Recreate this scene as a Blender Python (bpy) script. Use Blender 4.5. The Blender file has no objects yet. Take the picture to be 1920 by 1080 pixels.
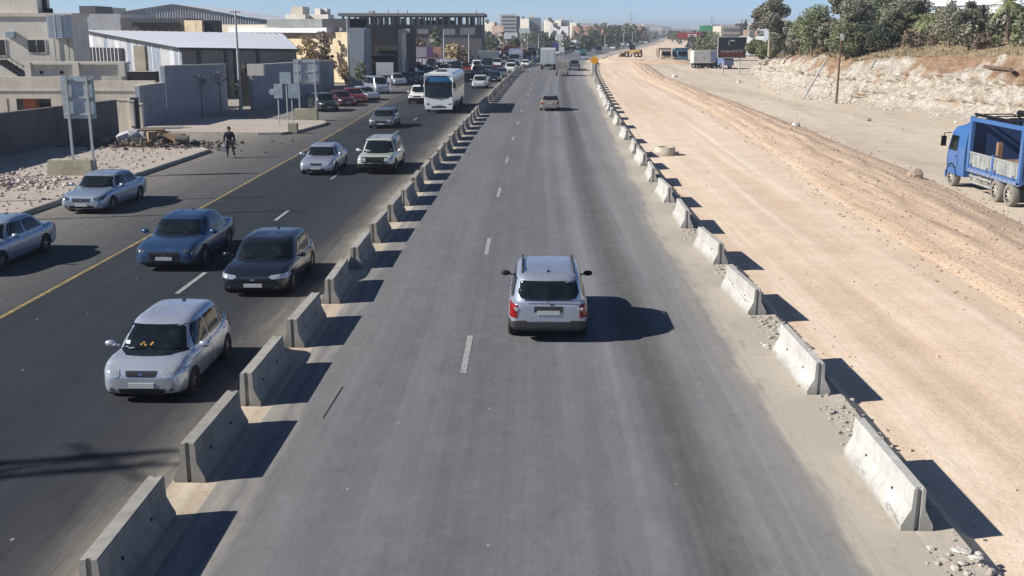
import bpy, bmesh, math, random
import numpy as np
from mathutils import Vector, Matrix, noise
from mathutils.bvhtree import BVHTree

R = math.radians
rnd = random.Random(7)
scene = bpy.context.scene
COL = scene.collection

# ------------------------------------------------------------------ camera
FPX, CH = 2000.0, 7.0                      # focal length in photo pixels, eye height above the road
PITCH = math.atan(485 / FPX)
cam_d = bpy.data.cameras.new('camera')
cam_d.sensor_width = 36.0
cam_d.lens = 36.0 * FPX / 1920.0
cam_d.clip_start = 0.1
cam_d.clip_end = 20000
cam = bpy.data.objects.new('camera', cam_d)
cam.location = (0, 0, CH)
cam.rotation_euler = (math.pi / 2 - PITCH, 0, 0)
COL.objects.link(cam)
scene.camera = cam

# ------------------------------------------------------------------ sky, sun, exposure
SUN_EL, SUN_FROM = 32.5, Vector((-0.978, -0.208, 0))       # the sun stands to the left, slightly behind
world = bpy.data.worlds.new('World')
scene.world = world
world.use_nodes = True
wn = world.node_tree
sky = wn.nodes.new('ShaderNodeTexSky')
sky.sky_type = 'NISHITA'
sky.sun_disc = False
sky.sun_elevation = R(SUN_EL)
sky.sun_rotation = math.atan2(SUN_FROM.x, SUN_FROM.y)
sky.altitude = 900
sky.air_density = 0.5
sky.dust_density = 0.0
sky.ozone_density = 4.0
bg = wn.nodes['Background']
bg.inputs['Strength'].default_value = 0.078
wn.links.new(sky.outputs[0], bg.inputs['Color'])
sun_d = bpy.data.lights.new('sun', 'SUN')
sun_d.energy = 5.0
sun_d.angle = R(0.53)
sun_d.color = (1.0, 0.95, 0.88)
sun = bpy.data.objects.new('sun', sun_d)
e = R(SUN_EL)
sdir = Vector((SUN_FROM.x * math.cos(e), SUN_FROM.y * math.cos(e), math.sin(e)))
sun.rotation_euler = sdir.to_track_quat('Z', 'Y').to_euler()
sun.location = sdir * 200
COL.objects.link(sun)
vs = scene.view_settings
vs.view_transform = 'Standard'
vs.look = 'None'
vs.gamma = 1.0
vs.use_curve_mapping = False
vs.exposure = 0.52
scene.render.engine = 'CYCLES'
scene.cycles.max_bounces = 6
scene.cycles.volume_bounces = 0
scene.cycles.volume_step_rate = 4.0

_c, _s = math.cos(PITCH), math.sin(PITCH)
def at(px, py, z=0.0):
    """where the line of sight through a photo pixel meets height z"""
    v = (540 - py) / FPX
    t = (z - CH) / (-_s + v * _c)
    return Vector(((px - 960) / FPX * t, (_c + v * _s) * t, z))
def W(px, py, Y):
    """the point of that line of sight at distance Y down the road"""
    v = (540 - py) / FPX
    t = Y / (_c + v * _s)
    return Vector(((px - 960) / FPX * t, Y, CH + (-_s + v * _c) * t))

# ------------------------------------------------------------------ object helpers
def tag(o, label=None, cat=None, group=None, kind=None):
    if label: o['label'] = label
    if cat: o['category'] = cat
    if group: o['group'] = group
    if kind: o['kind'] = kind
    return o
def empty(name, loc=(0, 0, 0), rz=0.0, label=None, cat=None, group=None):
    o = bpy.data.objects.new(name, None)
    o.empty_display_size = 0.3
    o.location = loc
    o.rotation_euler = (0, 0, rz)
    COL.objects.link(o)
    return tag(o, label, cat, group)
def link(name, me, parent=None, loc=None, rot=None):
    o = bpy.data.objects.new(name, me)
    COL.objects.link(o)
    if parent is not None: o.parent = parent
    if loc is not None: o.location = loc
    if rot is not None: o.rotation_euler = rot
    return o
def copy_tree(o, parent=None):
    c = o.copy()
    COL.objects.link(c)
    c.parent = parent
    for ch in list(o.children):
        copy_tree(ch, c)
    return c

class MB:
    """collects vertices and faces of one mesh"""
    def __init__(s):
        s.v, s.f, s.m = [], [], []
    def add(s, vs, fs, mi=0):
        b = len(s.v)
        s.v += [tuple(p) for p in vs]
        s.f += [tuple(b + i for i in f) for f in fs]
        s.m += [mi] * len(fs)
        return s
    def box(s, x0, x1, y0, y1, z0, z1, mi=0, M=None):
        vs = [Vector(p) for p in ((x0,y0,z0),(x1,y0,z0),(x1,y1,z0),(x0,y1,z0),(x0,y0,z1),(x1,y0,z1),(x1,y1,z1),(x0,y1,z1))]
        if M is not None: vs = [M @ p for p in vs]
        return s.add(vs, [(0,3,2,1),(4,5,6,7),(0,1,5,4),(1,2,6,5),(2,3,7,6),(3,0,4,7)], mi)
    def hexa(s, b, t, mi=0):
        """four bottom corners (counter-clockwise from above) and four top corners"""
        return s.add(list(b) + list(t), [(0,3,2,1),(4,5,6,7),(0,1,5,4),(1,2,6,5),(2,3,7,6),(3,0,4,7)], mi)
    def prism(s, pts, z0, ztops, mi=0, roof=1):
        n = len(pts)
        if not hasattr(ztops, '__len__'): ztops = [ztops] * n
        vs = [(p[0], p[1], z0) for p in pts] + [(p[0], p[1], z) for p, z in zip(pts, ztops)]
        fs = [(i, (i + 1) % n, n + (i + 1) % n, n + i) for i in range(n)]
        s.add(vs, fs, mi)
        b = len(s.v) - 2 * n
        s.f.append(tuple(b + n + i for i in range(n))); s.m.append(roof)
        s.f.append(tuple(b + i for i in reversed(range(n)))); s.m.append(mi)
        return s
    def tube(s, pts, r, n=8, mi=0, cap=True):
        pts = [Vector(p) for p in pts]
        rs = r if hasattr(r, '__len__') else [r] * len(pts)
        rings = []
        for i, p in enumerate(pts):
            d = (pts[min(i + 1, len(pts) - 1)] - pts[max(i - 1, 0)]).normalized()
            a = d.orthogonal().normalized() if i == 0 else (a - d * a.dot(d)).normalized()
            b = d.cross(a)
            rings.append([p + (a * math.cos(2*math.pi*k/n) + b * math.sin(2*math.pi*k/n)) * rs[i] for k in range(n)])
        vs = [q for r_ in rings for q in r_]
        fs = [(i*n+k, i*n+(k+1)%n, (i+1)*n+(k+1)%n, (i+1)*n+k) for i in range(len(pts)-1) for k in range(n)]
        if cap:
            fs.append(tuple(reversed(range(n)))); fs.append(tuple((len(pts)-1)*n + k for k in range(n)))
        return s.add(vs, fs, mi)
    def lathe(s, prof, n=20, M=None, mi=0):
        """profile of (radius, height) round the local z axis"""
        vs = [Vector((r*math.cos(2*math.pi*k/n), r*math.sin(2*math.pi*k/n), z)) for r, z in prof for k in range(n)]
        if M is not None: vs = [M @ p for p in vs]
        fs = [(i*n+k, i*n+(k+1)%n, (i+1)*n+(k+1)%n, (i+1)*n+k) for i in range(len(prof)-1) for k in range(n)]
        return s.add(vs, fs, mi)
    def rock(s, c, r, rg, flat=0.7, mi=0):
        """an angular stone: a jittered, squashed 12-point solid"""
        t = (1 + 5 ** .5) / 2
        vs = [(-1,t,0),(1,t,0),(-1,-t,0),(1,-t,0),(0,-1,t),(0,1,t),(0,-1,-t),(0,1,-t),(t,0,-1),(t,0,1),(-t,0,-1),(-t,0,1)]
        fs = [(0,11,5),(0,5,1),(0,1,7),(0,7,10),(0,10,11),(1,5,9),(5,11,4),(11,10,2),(10,7,6),(7,1,8),(3,9,4),(3,4,2),(3,2,6),(3,6,8),(3,8,9),(4,9,5),(2,4,11),(6,2,10),(8,6,7),(9,8,1)]
        a = rg.uniform(0, 6.28); ca, sa = math.cos(a), math.sin(a)
        sx, sy, sz = rg.uniform(.6, 1.25), rg.uniform(.6, 1.25), flat * rg.uniform(.6, 1.1)
        o = []
        for x, y, z in vs:
            k = r / 1.9 * rg.uniform(.72, 1.2)
            x, y, z = x*k*sx, y*k*sy, z*k*sz
            o.append((c[0] + x*ca - y*sa, c[1] + x*sa + y*ca, c[2] + z))
        return s.add(o, fs, mi)
    def mesh(s, name, mats, smooth=False):
        me = bpy.data.meshes.new(name)
        me.from_pydata(s.v, [], s.f)
        for m in (mats if isinstance(mats, (list, tuple)) else [mats]): me.materials.append(m)
        me.polygons.foreach_set('material_index', s.m)
        if smooth:
            me.polygons.foreach_set('use_smooth', [True] * len(s.f))
            if smooth is not True: me.set_sharp_from_angle(angle=R(smooth))
        me.update()
        return me
    def build(s, name, mats, parent=None, smooth=False, loc=None, rot=None):
        return link(name, s.mesh(name, mats, smooth), parent, loc, rot)

# ------------------------------------------------------------------ material helpers
class NT:
    def __init__(s, name):
        s.mat = bpy.data.materials.new(name)
        s.mat.use_nodes = True
        s.t = s.mat.node_tree
        s.b = s.t.nodes['Principled BSDF']
        s._tc = s._g = None
    def n(s, typ, **kw):
        nd = s.t.nodes.new(typ)
        for k, v in kw.items(): setattr(nd, k, v)
        return nd
    def put(s, sock, val):
        if isinstance(val, (int, float)): sock.default_value = val
        elif isinstance(val, tuple): sock.default_value = val if len(val) == len(sock.default_value) else (*val, 1.0)
        else: s.t.links.new(val, sock)
    def coord(s, kind='Object'):
        if kind == 'World':
            return s.n('ShaderNodeNewGeometry').outputs['Position']
        return s.n('ShaderNodeTexCoord').outputs[kind]
    def scale(s, vec, xyz):
        m = s.n('ShaderNodeMapping'); s.put(m.inputs['Vector'], vec)
        m.inputs['Scale'].default_value = xyz
        return m.outputs[0]
    def sep(s, vec):
        m = s.n('ShaderNodeSeparateXYZ'); s.put(m.inputs[0], vec); return m.outputs
    def noise(s, vec, sc, det=4, rough=.55, dist=0):
        m = s.n('ShaderNodeTexNoise'); s.put(m.inputs['Vector'], vec)
        m.inputs['Scale'].default_value = sc; m.inputs['Detail'].default_value = det
        m.inputs['Roughness'].default_value = rough; m.inputs['Distortion'].default_value = dist
        return m.outputs['Fac']
    def voro(s, vec, sc, feature='F1', out='Distance'):
        m = s.n('ShaderNodeTexVoronoi', feature=feature); s.put(m.inputs['Vector'], vec)
        m.inputs['Scale'].default_value = sc
        return m.outputs[out]
    def ramp(s, fac, stops, interp='LINEAR'):
        m = s.n('ShaderNodeValToRGB'); s.put(m.inputs[0], fac)
        cr = m.color_ramp; cr.interpolation = interp
        while len(cr.elements) < len(stops): cr.elements.new(0.5)
        for el, (p, c) in zip(cr.elements, stops):
            el.position = p
            el.color = (c, c, c, 1) if isinstance(c, (int, float)) else (*c, 1)
        return m.outputs[0]
    def mr(s, v, a, b, c=0.0, d=1.0):
        m = s.n('ShaderNodeMapRange'); s.put(m.inputs[0], v)
        for i, q in enumerate((a, b, c, d)): m.inputs[i + 1].default_value = q
        return m.outputs[0]
    def math(s, op, a, b=0.0, clamp=False):
        m = s.n('ShaderNodeMath', operation=op, use_clamp=clamp); s.put(m.inputs[0], a); s.put(m.inputs[1], b)
        return m.outputs[0]
    def mix(s, fac, a, b, mode='MIX'):
        m = s.n('ShaderNodeMix', data_type='RGBA', blend_type=mode)
        s.put(m.inputs[0], fac); s.put(m.inputs[6], a); s.put(m.inputs[7], b)
        return m.outputs[2]
    def bump(s, h, strength=.3, dist=.05):
        m = s.n('ShaderNodeBump'); s.put(m.inputs['Height'], h)
        m.inputs['Strength'].default_value = strength; m.inputs['Distance'].default_value = dist
        s.t.links.new(m.outputs[0], s.b.inputs['Normal'])
    def out(s, color, rough=.8, metal=0.0, **kw):
        s.put(s.b.inputs['Base Color'], color); s.put(s.b.inputs['Roughness'], rough)
        s.b.inputs['Metallic'].default_value = metal
        for k, v in kw.items(): s.b.inputs[k.replace('_', ' ')].default_value = v
        return s.mat
_mats = {}
def plain(name, col, rough=.7, metal=0.0, vary=0.12, sc=1.5, **kw):
    """a simple surface with slight wear: never one flat value"""
    if name in _mats: return _mats[name]
    t = NT(name)
    f = t.noise(t.coord('Object'), sc, 5, .6)
    lo = tuple(c * (1 - vary) for c in col); hi = tuple(min(c * (1 + vary), .95) for c in col)
    m = t.out(t.ramp(f, [(.3, lo), (.7, hi)]), rough, metal, **kw)
    _mats[name] = m
    return m
def concrete(name, col, sc=1.2, stain=.35, streak=False, spots=False):
    if name in _mats: return _mats[name]
    t = NT(name)
    p = t.coord('World')
    a = t.noise(p, sc * .5, 6, .65)
    b = t.noise(t.scale(p, (2.2, 2.2, .35)) if streak else p, sc * 2.4, 4, .6)
    c = t.noise(p, sc * 30, 2, .5)
    f = t.math('ADD', t.math('MULTIPLY', a, .5), t.math('ADD', t.math('MULTIPLY', b, .35), t.math('MULTIPLY', c, .15)))
    lo = tuple(q * (1 - stain) for q in col); hi = tuple(min(q * (1 + stain * .45), .9) for q in col)
    t.bump(c, .15, .01)
    m = t.out(t.ramp(f, [(.36, lo), (.5, col), (.64, hi)]), .88)
    _mats[name] = m
    return m

# reference line of the road: lateral position as a function of distance
_RY = [-60, 0, 21, 45.7, 72, 108, 154, 196, 245, 328, 450, 987, 1500, 2600]
_RX = [-2.5, -1.4, -1.03, -.6, .11, 1.33, 3.2, 5.4, 9.3, 21, 44, 131, 214, 392]
def _monotone(xs, ys):
    n = len(xs); d = [(ys[i+1]-ys[i])/(xs[i+1]-xs[i]) for i in range(n-1)]
    m = [d[0]] + [0 if d[i-1]*d[i] <= 0 else 2*d[i-1]*d[i]/(d[i-1]+d[i]) for i in range(1, n-1)] + [d[-1]]
    def f(x):
        i = max(0, min(n-2, next((k for k in range(n-1) if x < xs[k+1]), n-2)))
        h = xs[i+1]-xs[i]; t = (x-xs[i])/h
        return (2*t**3-3*t*t+1)*ys[i] + (t**3-2*t*t+t)*h*m[i] + (-2*t**3+3*t*t)*ys[i+1] + (t**3-t*t)*h*m[i+1]
    return f
RX = _monotone(_RY, _RX)
def lin(xs, ys):
    return lambda v: float(np.interp(v, xs, ys))
def heading(Y):
    return math.atan((RX(Y + 1) - RX(Y - 1)) / 2.0)          # radians to the right of +Y
O_RBAR = lin([0, 14, 32, 62, 95, 139, 245, 500], [7.05, 7.1, 7.2, 7.4, 7.8, 8.5, 9.6, 10.5])
O_REDGE = lin([0, 13, 36, 61, 108, 196, 500], [6.0, 6.05, 6.15, 6.65, 7.6, 8.2, 9.0])
O_BARR = lin([0, 16, 31, 46, 70, 110, 200, 400], [-4.02, -4.0, -3.87, -3.75, -3.7, -3.7, -3.8, -4.0])
O_YEL = lin([0, 26, 45, 60, 80, 97, 140, 500], [-11.9, -11.95, -12.0, -12.2, -12.8, -13.5, -14.5, -15])
YS = [-40, -20, -8, 0] + list(range(4, 120, 4)) + list(range(120, 260, 10)) + list(range(260, 600, 30)) + list(range(600, 1301, 100)) + [1800, 2600]

def strip(name, mat, offs, ys, z=0.0, parent=None, kind='structure', zf=None, absx=False, seg=1.0):
    """a ground sheet between offset curves from the road's reference line; its UV map holds (offset, distance)"""
    fo = [o if callable(o) else (lambda v, o=o: o) for o in offs]
    vs, uv = [], []
    for Y in ys:
        for g in fo:
            o = g(Y); x = o if absx else RX(Y) + o
            vs.append((x, Y, zf(x, Y) if zf else z)); uv.append((o, Y))
    n = len(offs)
    fs = [(i*n+k, i*n+k+1, (i+1)*n+k+1, (i+1)*n+k) for i in range(len(ys)-1) for k in range(n-1)]
    me = bpy.data.meshes.new(name); me.from_pydata(vs, [], fs)
    ul = me.uv_layers.new(name='road')
    idx = np.zeros(len(me.loops), dtype=np.int32); me.loops.foreach_get('vertex_index', idx)
    ul.data.foreach_set('uv', np.array(uv, dtype=np.float32)[idx].ravel())
    me.materials.append(mat)
    if zf: me.polygons.foreach_set('use_smooth', [True] * len(fs))
    o = link(name, me, parent)
    if kind: o['kind'] = kind
    return o
# ================================================================== ground materials
def m_asphalt(name, dark, light, edges, streak=1.0, seed=0.0, patch=.25, tracks=None, dustc=(.44, .395, .325)):
    """edges: (offset, strength of pale dust) pairs across the road"""
    t = NT(name)
    uv = t.coord('UV')
    s = t.sep(uv); u, v = s[0], s[1]
    add = t.n('ShaderNodeVectorMath', operation='ADD'); t.put(add.inputs[0], uv); add.inputs[1].default_value = (seed, seed * 3, 0)
    q = add.outputs[0]
    wide = t.noise(t.scale(q, (1.1, .012, 1)), 1.0, 3, .5)
    fine = t.noise(t.scale(q, (6.0, .03, 1)), 1.0, 5, .7)
    vfine = t.noise(t.scale(q, (22.0, .12, 1)), 1.0, 3, .6)
    blot = t.noise(t.scale(q, (.35, .09, 1)), 1.0, 5, .6)
    grain = t.noise(q, 38, 3, .7)
    f = t.math('ADD', t.math('MULTIPLY', wide, .30 * streak), t.math('MULTIPLY', fine, .20 * streak))
    f = t.math('ADD', f, t.math('MULTIPLY', vfine, .04 * streak))
    f = t.math('ADD', f, t.math('MULTIPLY', blot, patch))
    f = t.math('ADD', f, t.math('MULTIPLY', grain, 1.0 - .54 * streak - patch))
    col = t.ramp(f, [(.36, dark), (.5, tuple((a + b) / 2 for a, b in zip(dark, light))), (.64, light)])
    if tracks:
        tu = t.math('ADD', u, t.mr(blot, .3, .7, -.12, .12))
        a0, a1 = tracks[0][0], tracks[-1][0]
        tk = t.ramp(t.mr(tu, a0, a1), [((a - a0) / (a1 - a0), b * .5) for a, b in tracks])
        tk = t.math('MULTIPLY', tk, 2.0)
        cmb = t.n('ShaderNodeVectorMath', operation='SCALE'); t.put(cmb.inputs[0], col); t.put(cmb.inputs[3], tk); col = cmb.outputs[0]
    # dust along the edges
    lo, hi = edges[0][0], edges[-1][0]
    uu = t.math('ADD', u, t.mr(t.noise(t.scale(q, (.5, .12, 1)), 1.0, 6, .7), .25, .75, -.45, .45))
    if tracks: uu = t.math('SUBTRACT', uu, t.math('MULTIPLY', t.mr(v, 36, 112, 0.05, 1.55), t.mr(u, 2, 4, 0, 1)))
    k = t.ramp(t.mr(uu, lo, hi), [((a - lo) / (hi - lo), b) for a, b in edges])
    k2 = t.math('MULTIPLY', k, t.math('MAXIMUM', t.mr(fine, .25, .7, .55, 1.25), t.mr(k, .85, .97, 0, 1)), clamp=True)
    col = t.mix(k2, col, dustc)
    # small patches, droppings and cracks
    sp = t.voro(t.scale(q, (1.0, .6, 1)), 1.35)
    sp2 = t.voro(t.scale(q, (2.7, 1.6, 1)), 1.1)
    col = t.mix(t.math('MULTIPLY', t.math('LESS_THAN', sp, .035), .55), col, (.42, .40, .37))
    col = t.mix(t.math('MULTIPLY', t.math('LESS_THAN', sp2, .04), .6), col, (.045, .045, .05))
    ck = t.n('ShaderNodeTexVoronoi', feature='DISTANCE_TO_EDGE'); t.put(ck.inputs['Vector'], t.scale(q, (.22, .06, 1))); ck.inputs['Scale'].default_value = 1.0
    gate = t.mr(t.noise(t.scale(q, (.3, .08, 1)), 1.0, 4, .6), .54, .60, 0, .5)
    g2 = t.noise(t.scale(q, (1, .45, 1)), 9.0, 5, .8)
    col = t.mix(t.mr(g2, .52, .74, 0, .14), col, tuple(x * 1.6 for x in light))
    col = t.mix(t.mr(g2, .48, .28, 0, .20), col, tuple(x * .4 for x in dark))
    mott = t.noise(t.scale(q, (1.6, .9, 1)), 1.0, 6, .75)
    col = t.mix(t.mr(mott, .52, .74, 0, .14), col, tuple(x * 1.9 for x in light))
    col = t.mix(t.mr(mott, .46, .30, 0, .22), col, tuple(x * .45 for x in dark))
    t.bump(grain, .25, .004)
    return t.out(col, .9, 0.0, Specular_IOR_Level=.18)

M_ROAD = m_asphalt('road_asphalt', (.092, .098, .110), (.190, .196, .208),
                   [(-4.6, .95), (-3.75, .80), (-3.5, .42), (-3.3, .62), (-3.1, .22), (-2.95, .42), (-2.75, .10), (0, .03), (3.2, .05), (4.4, .12), (5.3, .26), (5.75, .40), (5.95, .85), (6.15, 1.0), (7.6, 1.0)],
                   tracks=[(-3.0, .95), (-1.6, .88), (-.6, .92), (.4, .88), (1.1, .94), (1.5, .86), (2.0, 1.02), (2.15, 1.20), (2.4, .96), (2.8, 1.10), (3.15, 1.24), (3.5, .84), (3.9, .54), (4.3, .68), (4.7, 1.08), (5.1, .96), (5.6, 1.12), (6.2, 1.2)])
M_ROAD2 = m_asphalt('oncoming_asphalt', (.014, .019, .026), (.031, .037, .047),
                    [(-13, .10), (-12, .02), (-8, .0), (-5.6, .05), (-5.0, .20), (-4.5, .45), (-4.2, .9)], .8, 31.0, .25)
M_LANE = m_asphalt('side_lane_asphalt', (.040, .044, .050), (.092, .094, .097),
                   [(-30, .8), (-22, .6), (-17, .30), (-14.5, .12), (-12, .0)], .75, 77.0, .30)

def m_soil(name, cols, su, sv, peb=.0, bumpd=.05, uvc=True, grey=None):
    t = NT(name)
    q = t.coord('UV') if uvc else t.coord('World')
    w = t.coord('World')
    a = t.noise(t.scale(q, (su, sv, 1)), 1.0, 6, .6, .6)
    b = t.noise(w, .55, 6, .65)
    c = t.noise(w, 7.0, 5, .75)
    f = t.math('ADD', t.math('MULTIPLY', a, .42), t.math('ADD', t.math('MULTIPLY', b, .26), t.math('MULTIPLY', c, .32)))
    col = t.ramp(f, [(.33, cols[0]), (.46, cols[1]), (.56, cols[2]), (.68, cols[3])])
    if peb:
        v = t.voro(w, 5.5)
        msk = t.math('MULTIPLY', t.math('LESS_THAN', v, peb), t.mr(c, .4, .6, 0, 1), clamp=True)
        col = t.mix(msk, col, tuple(x * .55 for x in cols[0]))
        v3 = t.voro(w, 9.0)
        col = t.mix(t.math('MULTIPLY', t.math('LESS_THAN', v3, peb * .8), .6), col, tuple(min(.9, x * 1.15) for x in cols[3]))
    h = t.math('ADD', t.math('MULTIPLY', c, .6), a)
    t.bump(h, .6, bumpd)
    return t.out(col, .95)
M_SAND = m_soil('packed_sand', [(.52, .375, .255), (.64, .49, .355), (.73, .595, .455), (.82, .72, .61)], .95, .022, .10, .05)
M_BANK = m_soil('brown_earth', [(.42, .285, .185), (.53, .385, .265), (.60, .455, .33), (.70, .57, .45)], 1.8, .06, .26, .14)
M_HAUL = m_soil('grey_earth', [(.36, .29, .215), (.51, .425, .33), (.62, .525, .415), (.74, .65, .54)], .30, .025, .09, .05)
M_SHOULDER = m_soil('grey_gravel', [(.31, .27, .215), (.41, .365, .30), (.47, .42, .345), (.56, .51, .43)], .8, .10, .16, .04)
M_MEDIAN = m_soil('tan_grit', [(.33, .26, .19), (.44, .36, .27), (.52, .44, .34), (.58, .51, .42)], 2.5, .10, .12, .03)
M_PAVE = m_soil('pale_pavement', [(.24, .205, .17), (.37, .32, .275), (.45, .395, .34), (.53, .475, .42)], .5, .3, .16, .03)
M_YARD = m_soil('dusty_yard', [(.17, .155, .135), (.27, .245, .215), (.34, .31, .27), (.42, .39, .34)], .25, .05, .08, .03)
M_LAND = m_soil('dry_land', [(.10, .105, .07), (.17, .15, .11), (.27, .235, .18), (.33, .29, .235)], .02, .02, .0, .05, False)

# ================================================================== ground
def grid(name, mat, xs, ys, zf):
    vs = [(x, y, zf(x, y)) for y in ys for x in xs]; n = len(xs)
    fs = [(i*n+k, i*n+k+1, (i+1)*n+k+1, (i+1)*n+k) for i in range(len(ys)-1) for k in range(n-1)]
    me = bpy.data.meshes.new(name); me.from_pydata(vs, [], fs); me.materials.append(mat)
    me.polygons.foreach_set('use_smooth', [True] * len(fs))
    return tag(link(name, me), kind='structure')
grid('ground', M_LAND, [-3600, -2500, -1000, -300, -80, 0, 80, 300, 1000, 2500, 3600], [-300, -60, 0, 100, 300, 700, 1500, 3000, 5200], lambda x, y: -.9)

ER = lambda v: O_REDGE(v)
shoulder_out = lambda v: O_RBAR(v) + .42
strip('main_road', M_ROAD, [lambda v: O_BARR(v) + .44, -2.5, 0, 3, lambda v: O_REDGE(v) + .85], YS, .004)
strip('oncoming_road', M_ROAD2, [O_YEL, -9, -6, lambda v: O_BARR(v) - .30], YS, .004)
strip('central_strip', M_MEDIAN, [lambda v: O_BARR(v) - .42, O_BARR, lambda v: O_BARR(v) + .9], YS, 0.0)
strip('shoulder', M_SHOULDER, [lambda v: O_REDGE(v) - .2, O_RBAR, shoulder_out], YS, 0.0)
KY = [-40, 20, 39, 52, 64, 66, 73.0, 74, 78, 83, 90, 150, 260, 2600]
KX = [-21, -19.3, -18.94, -18.3, -17.7, -18.5, -18.5, -17, -15, -13.9, -24.5, -24.5, -12, 300]
LL = lambda v: -30.0 if v < 260 else RX(v) - 20
vs_left = [y for y in YS if y <= 1300]
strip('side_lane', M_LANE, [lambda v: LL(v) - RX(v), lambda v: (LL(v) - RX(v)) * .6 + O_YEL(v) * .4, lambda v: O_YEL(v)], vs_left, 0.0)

# painted markings
M_WHITE = NT('white_road_paint'); _p = M_WHITE.coord('World')
M_WHITE = M_WHITE.out(M_WHITE.ramp(M_WHITE.noise(_p, 9, 5, .7), [(.36, (.16, .165, .17)), (.5, (.30, .305, .30)), (.7, (.42, .42, .41))]), .8)
M_WHITE2 = NT('faded_road_paint'); _p = M_WHITE2.coord('World')
M_WHITE2 = M_WHITE2.out(M_WHITE2.ramp(M_WHITE2.noise(_p, 9, 5, .7), [(.36, (.09, .095, .10)), (.5, (.24, .25, .25)), (.7, (.36, .37, .37))]), .8)
M_YELLOW = NT('yellow_road_paint'); _p = M_YELLOW.coord('World')
M_YELLOW = M_YELLOW.out(M_YELLOW.ramp(M_YELLOW.noise(_p, 5, 5, .7), [(.38, (.07, .065, .055)), (.52, (.27, .20, .085)), (.7, (.38, .28, .12))]), .8)
def dash(off, y0, ln, mat, w=.13):
    ys = [y0, y0 + ln / 2, y0 + ln]
    strip('lane_dash', mat, [lambda v: off(v) - w / 2, lambda v: off(v) + w / 2], ys, .009)
for k in range(-1, 24):
    if k == -1: continue
    y0 = 21.3 + 12.05 * k
    dash(lambda v: 0.0, y0, 2.8 if k < 4 else 2.4, M_WHITE)
lane_l = lin([0, 28, 40, 85, 97, 200, 400], [-8.2, -8.22, -8.2, -8.3, -8.3, -8.4, -8.6])
for k in range(0, 18):
    dash(lane_l, 28.2 + 11.4 * k, 2.3 if k else 2.6, M_WHITE2 if k > 1 else M_WHITE, .13)
strip('yellow_line', M_YELLOW, [lambda v: O_YEL(v) + .05, lambda v: O_YEL(v) + .19], [y for y in YS if y <= 110], .009)
# skid mark and faded edge streaks
M_TAR = plain('tar_streak', (.028, .028, .030), .9, vary=.3)
strip('tar_streak', M_TAR, [lambda v: -2.43 + .03 * (v - 19) , lambda v: -2.40 + .035 * (v - 19)], [18.6, 19.3, 20.4], .009)

# ================================================================== right-hand earthworks: one height function, adjoining sheets
B_L = lin([0, 26, 42, 67, 100, 172, 260], [13.0, 13.2, 13.8, 16.0, 18.2, 20.0, 27])
B_R = lin([0, 26, 40, 56, 85, 172, 260], [18.4, 18.9, 19.5, 20.9, 22.0, 24.2, 31])
CLIFF_Y = [-30, 20, 50, 70, 82, 92, 100, 110, 127, 150, 175, 200, 225, 300]
CLIFF_X = [39, 40, 39.5, 39, 38.5, 37.6, 36.4, 34.0, 33.6, 36, 39.5, 44, 52, 95]
C_X = _monotone(CLIFF_Y, CLIFF_X)
def fbm(x, y, s=1.0, o=4):
    v, a = 0.0, 1.0
    for i in range(o):
        v += a * noise.noise(Vector((x * s, y * s, 3.7 + i))); s *= 2; a *= .5
    return v
def hz(x, Y):
    """height of the works ground"""
    xs = RX(Y) + shoulder_out(Y)
    a, b = B_L(Y), B_R(Y)
    base = -.22
    if x <= xs: return 0.0
    if x < xs + .35: return base * (x - xs) / .35
    z = base + .035 * fbm(x, Y * .25, .5)
    if x < a: z += sum(-.012 * math.exp(-((x - RX(Y) - c_ - .25 * math.sin(Y * .05 + c_)) / .16) ** 2) for c_ in (9.0, 10.75, 11.6, 13.3))
    if a < x < b:
        t = (x - a) / (b - a)
        st_ = math.sin(math.pi * t)
        z += .36 * st_ ** .7 + .10 * fbm(x * 1.3, Y * .35, .9) * st_ + .028 * st_ * math.sin(t * 26 + 1.5 * fbm(x * .2, Y * .12, .6)) + .055 * st_ * noise.noise(Vector((x * 3.1, Y * 2.2, 5)))
    if x >= b: z += .05 * fbm(x, Y * .4, .25)
    return z
ysr = list(np.arange(-20, 70, 1.2)) + list(np.arange(70, 262, 3.0))
def works(name, mat, fa, fb, n):
    offs = [(lambda v, k=k: fa(v) + (fb(v) - fa(v)) * k / n - RX(v)) for k in range(n + 1)]
    return strip(name, mat, offs, ysr, zf=hz)
xs_edge = lambda v: RX(v) + shoulder_out(v)
works('shoulder_edge', M_SHOULDER, xs_edge, lambda v: xs_edge(v) + .35, 2)
works('sand_track', M_SAND, lambda v: xs_edge(v) + .35, B_L, 30)
works('earth_bank', M_BANK, B_L, B_R, 44)
works('haul_road', M_HAUL, B_R, lambda v: C_X(v) + 1.0, 14)
# beyond: the sand formation climbing away beside the far road
far_y = [262, 300, 360, 450, 600, 800, 1000, 1300]
strip('far_sand', M_SAND, [9.7, 14, 20, 27], [y for y in far_y if y <= 800], -.10)
strip('far_earth', M_HAUL, [27, 36, 48], [y for y in far_y if y <= 450], -.14)
# flat land right of the works up to the trees
grid('scrub_land', M_HAUL, [26, 40, 60, 90, 140], [228, 245, 262, 300, 340], lambda x, y: -.30)

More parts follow.
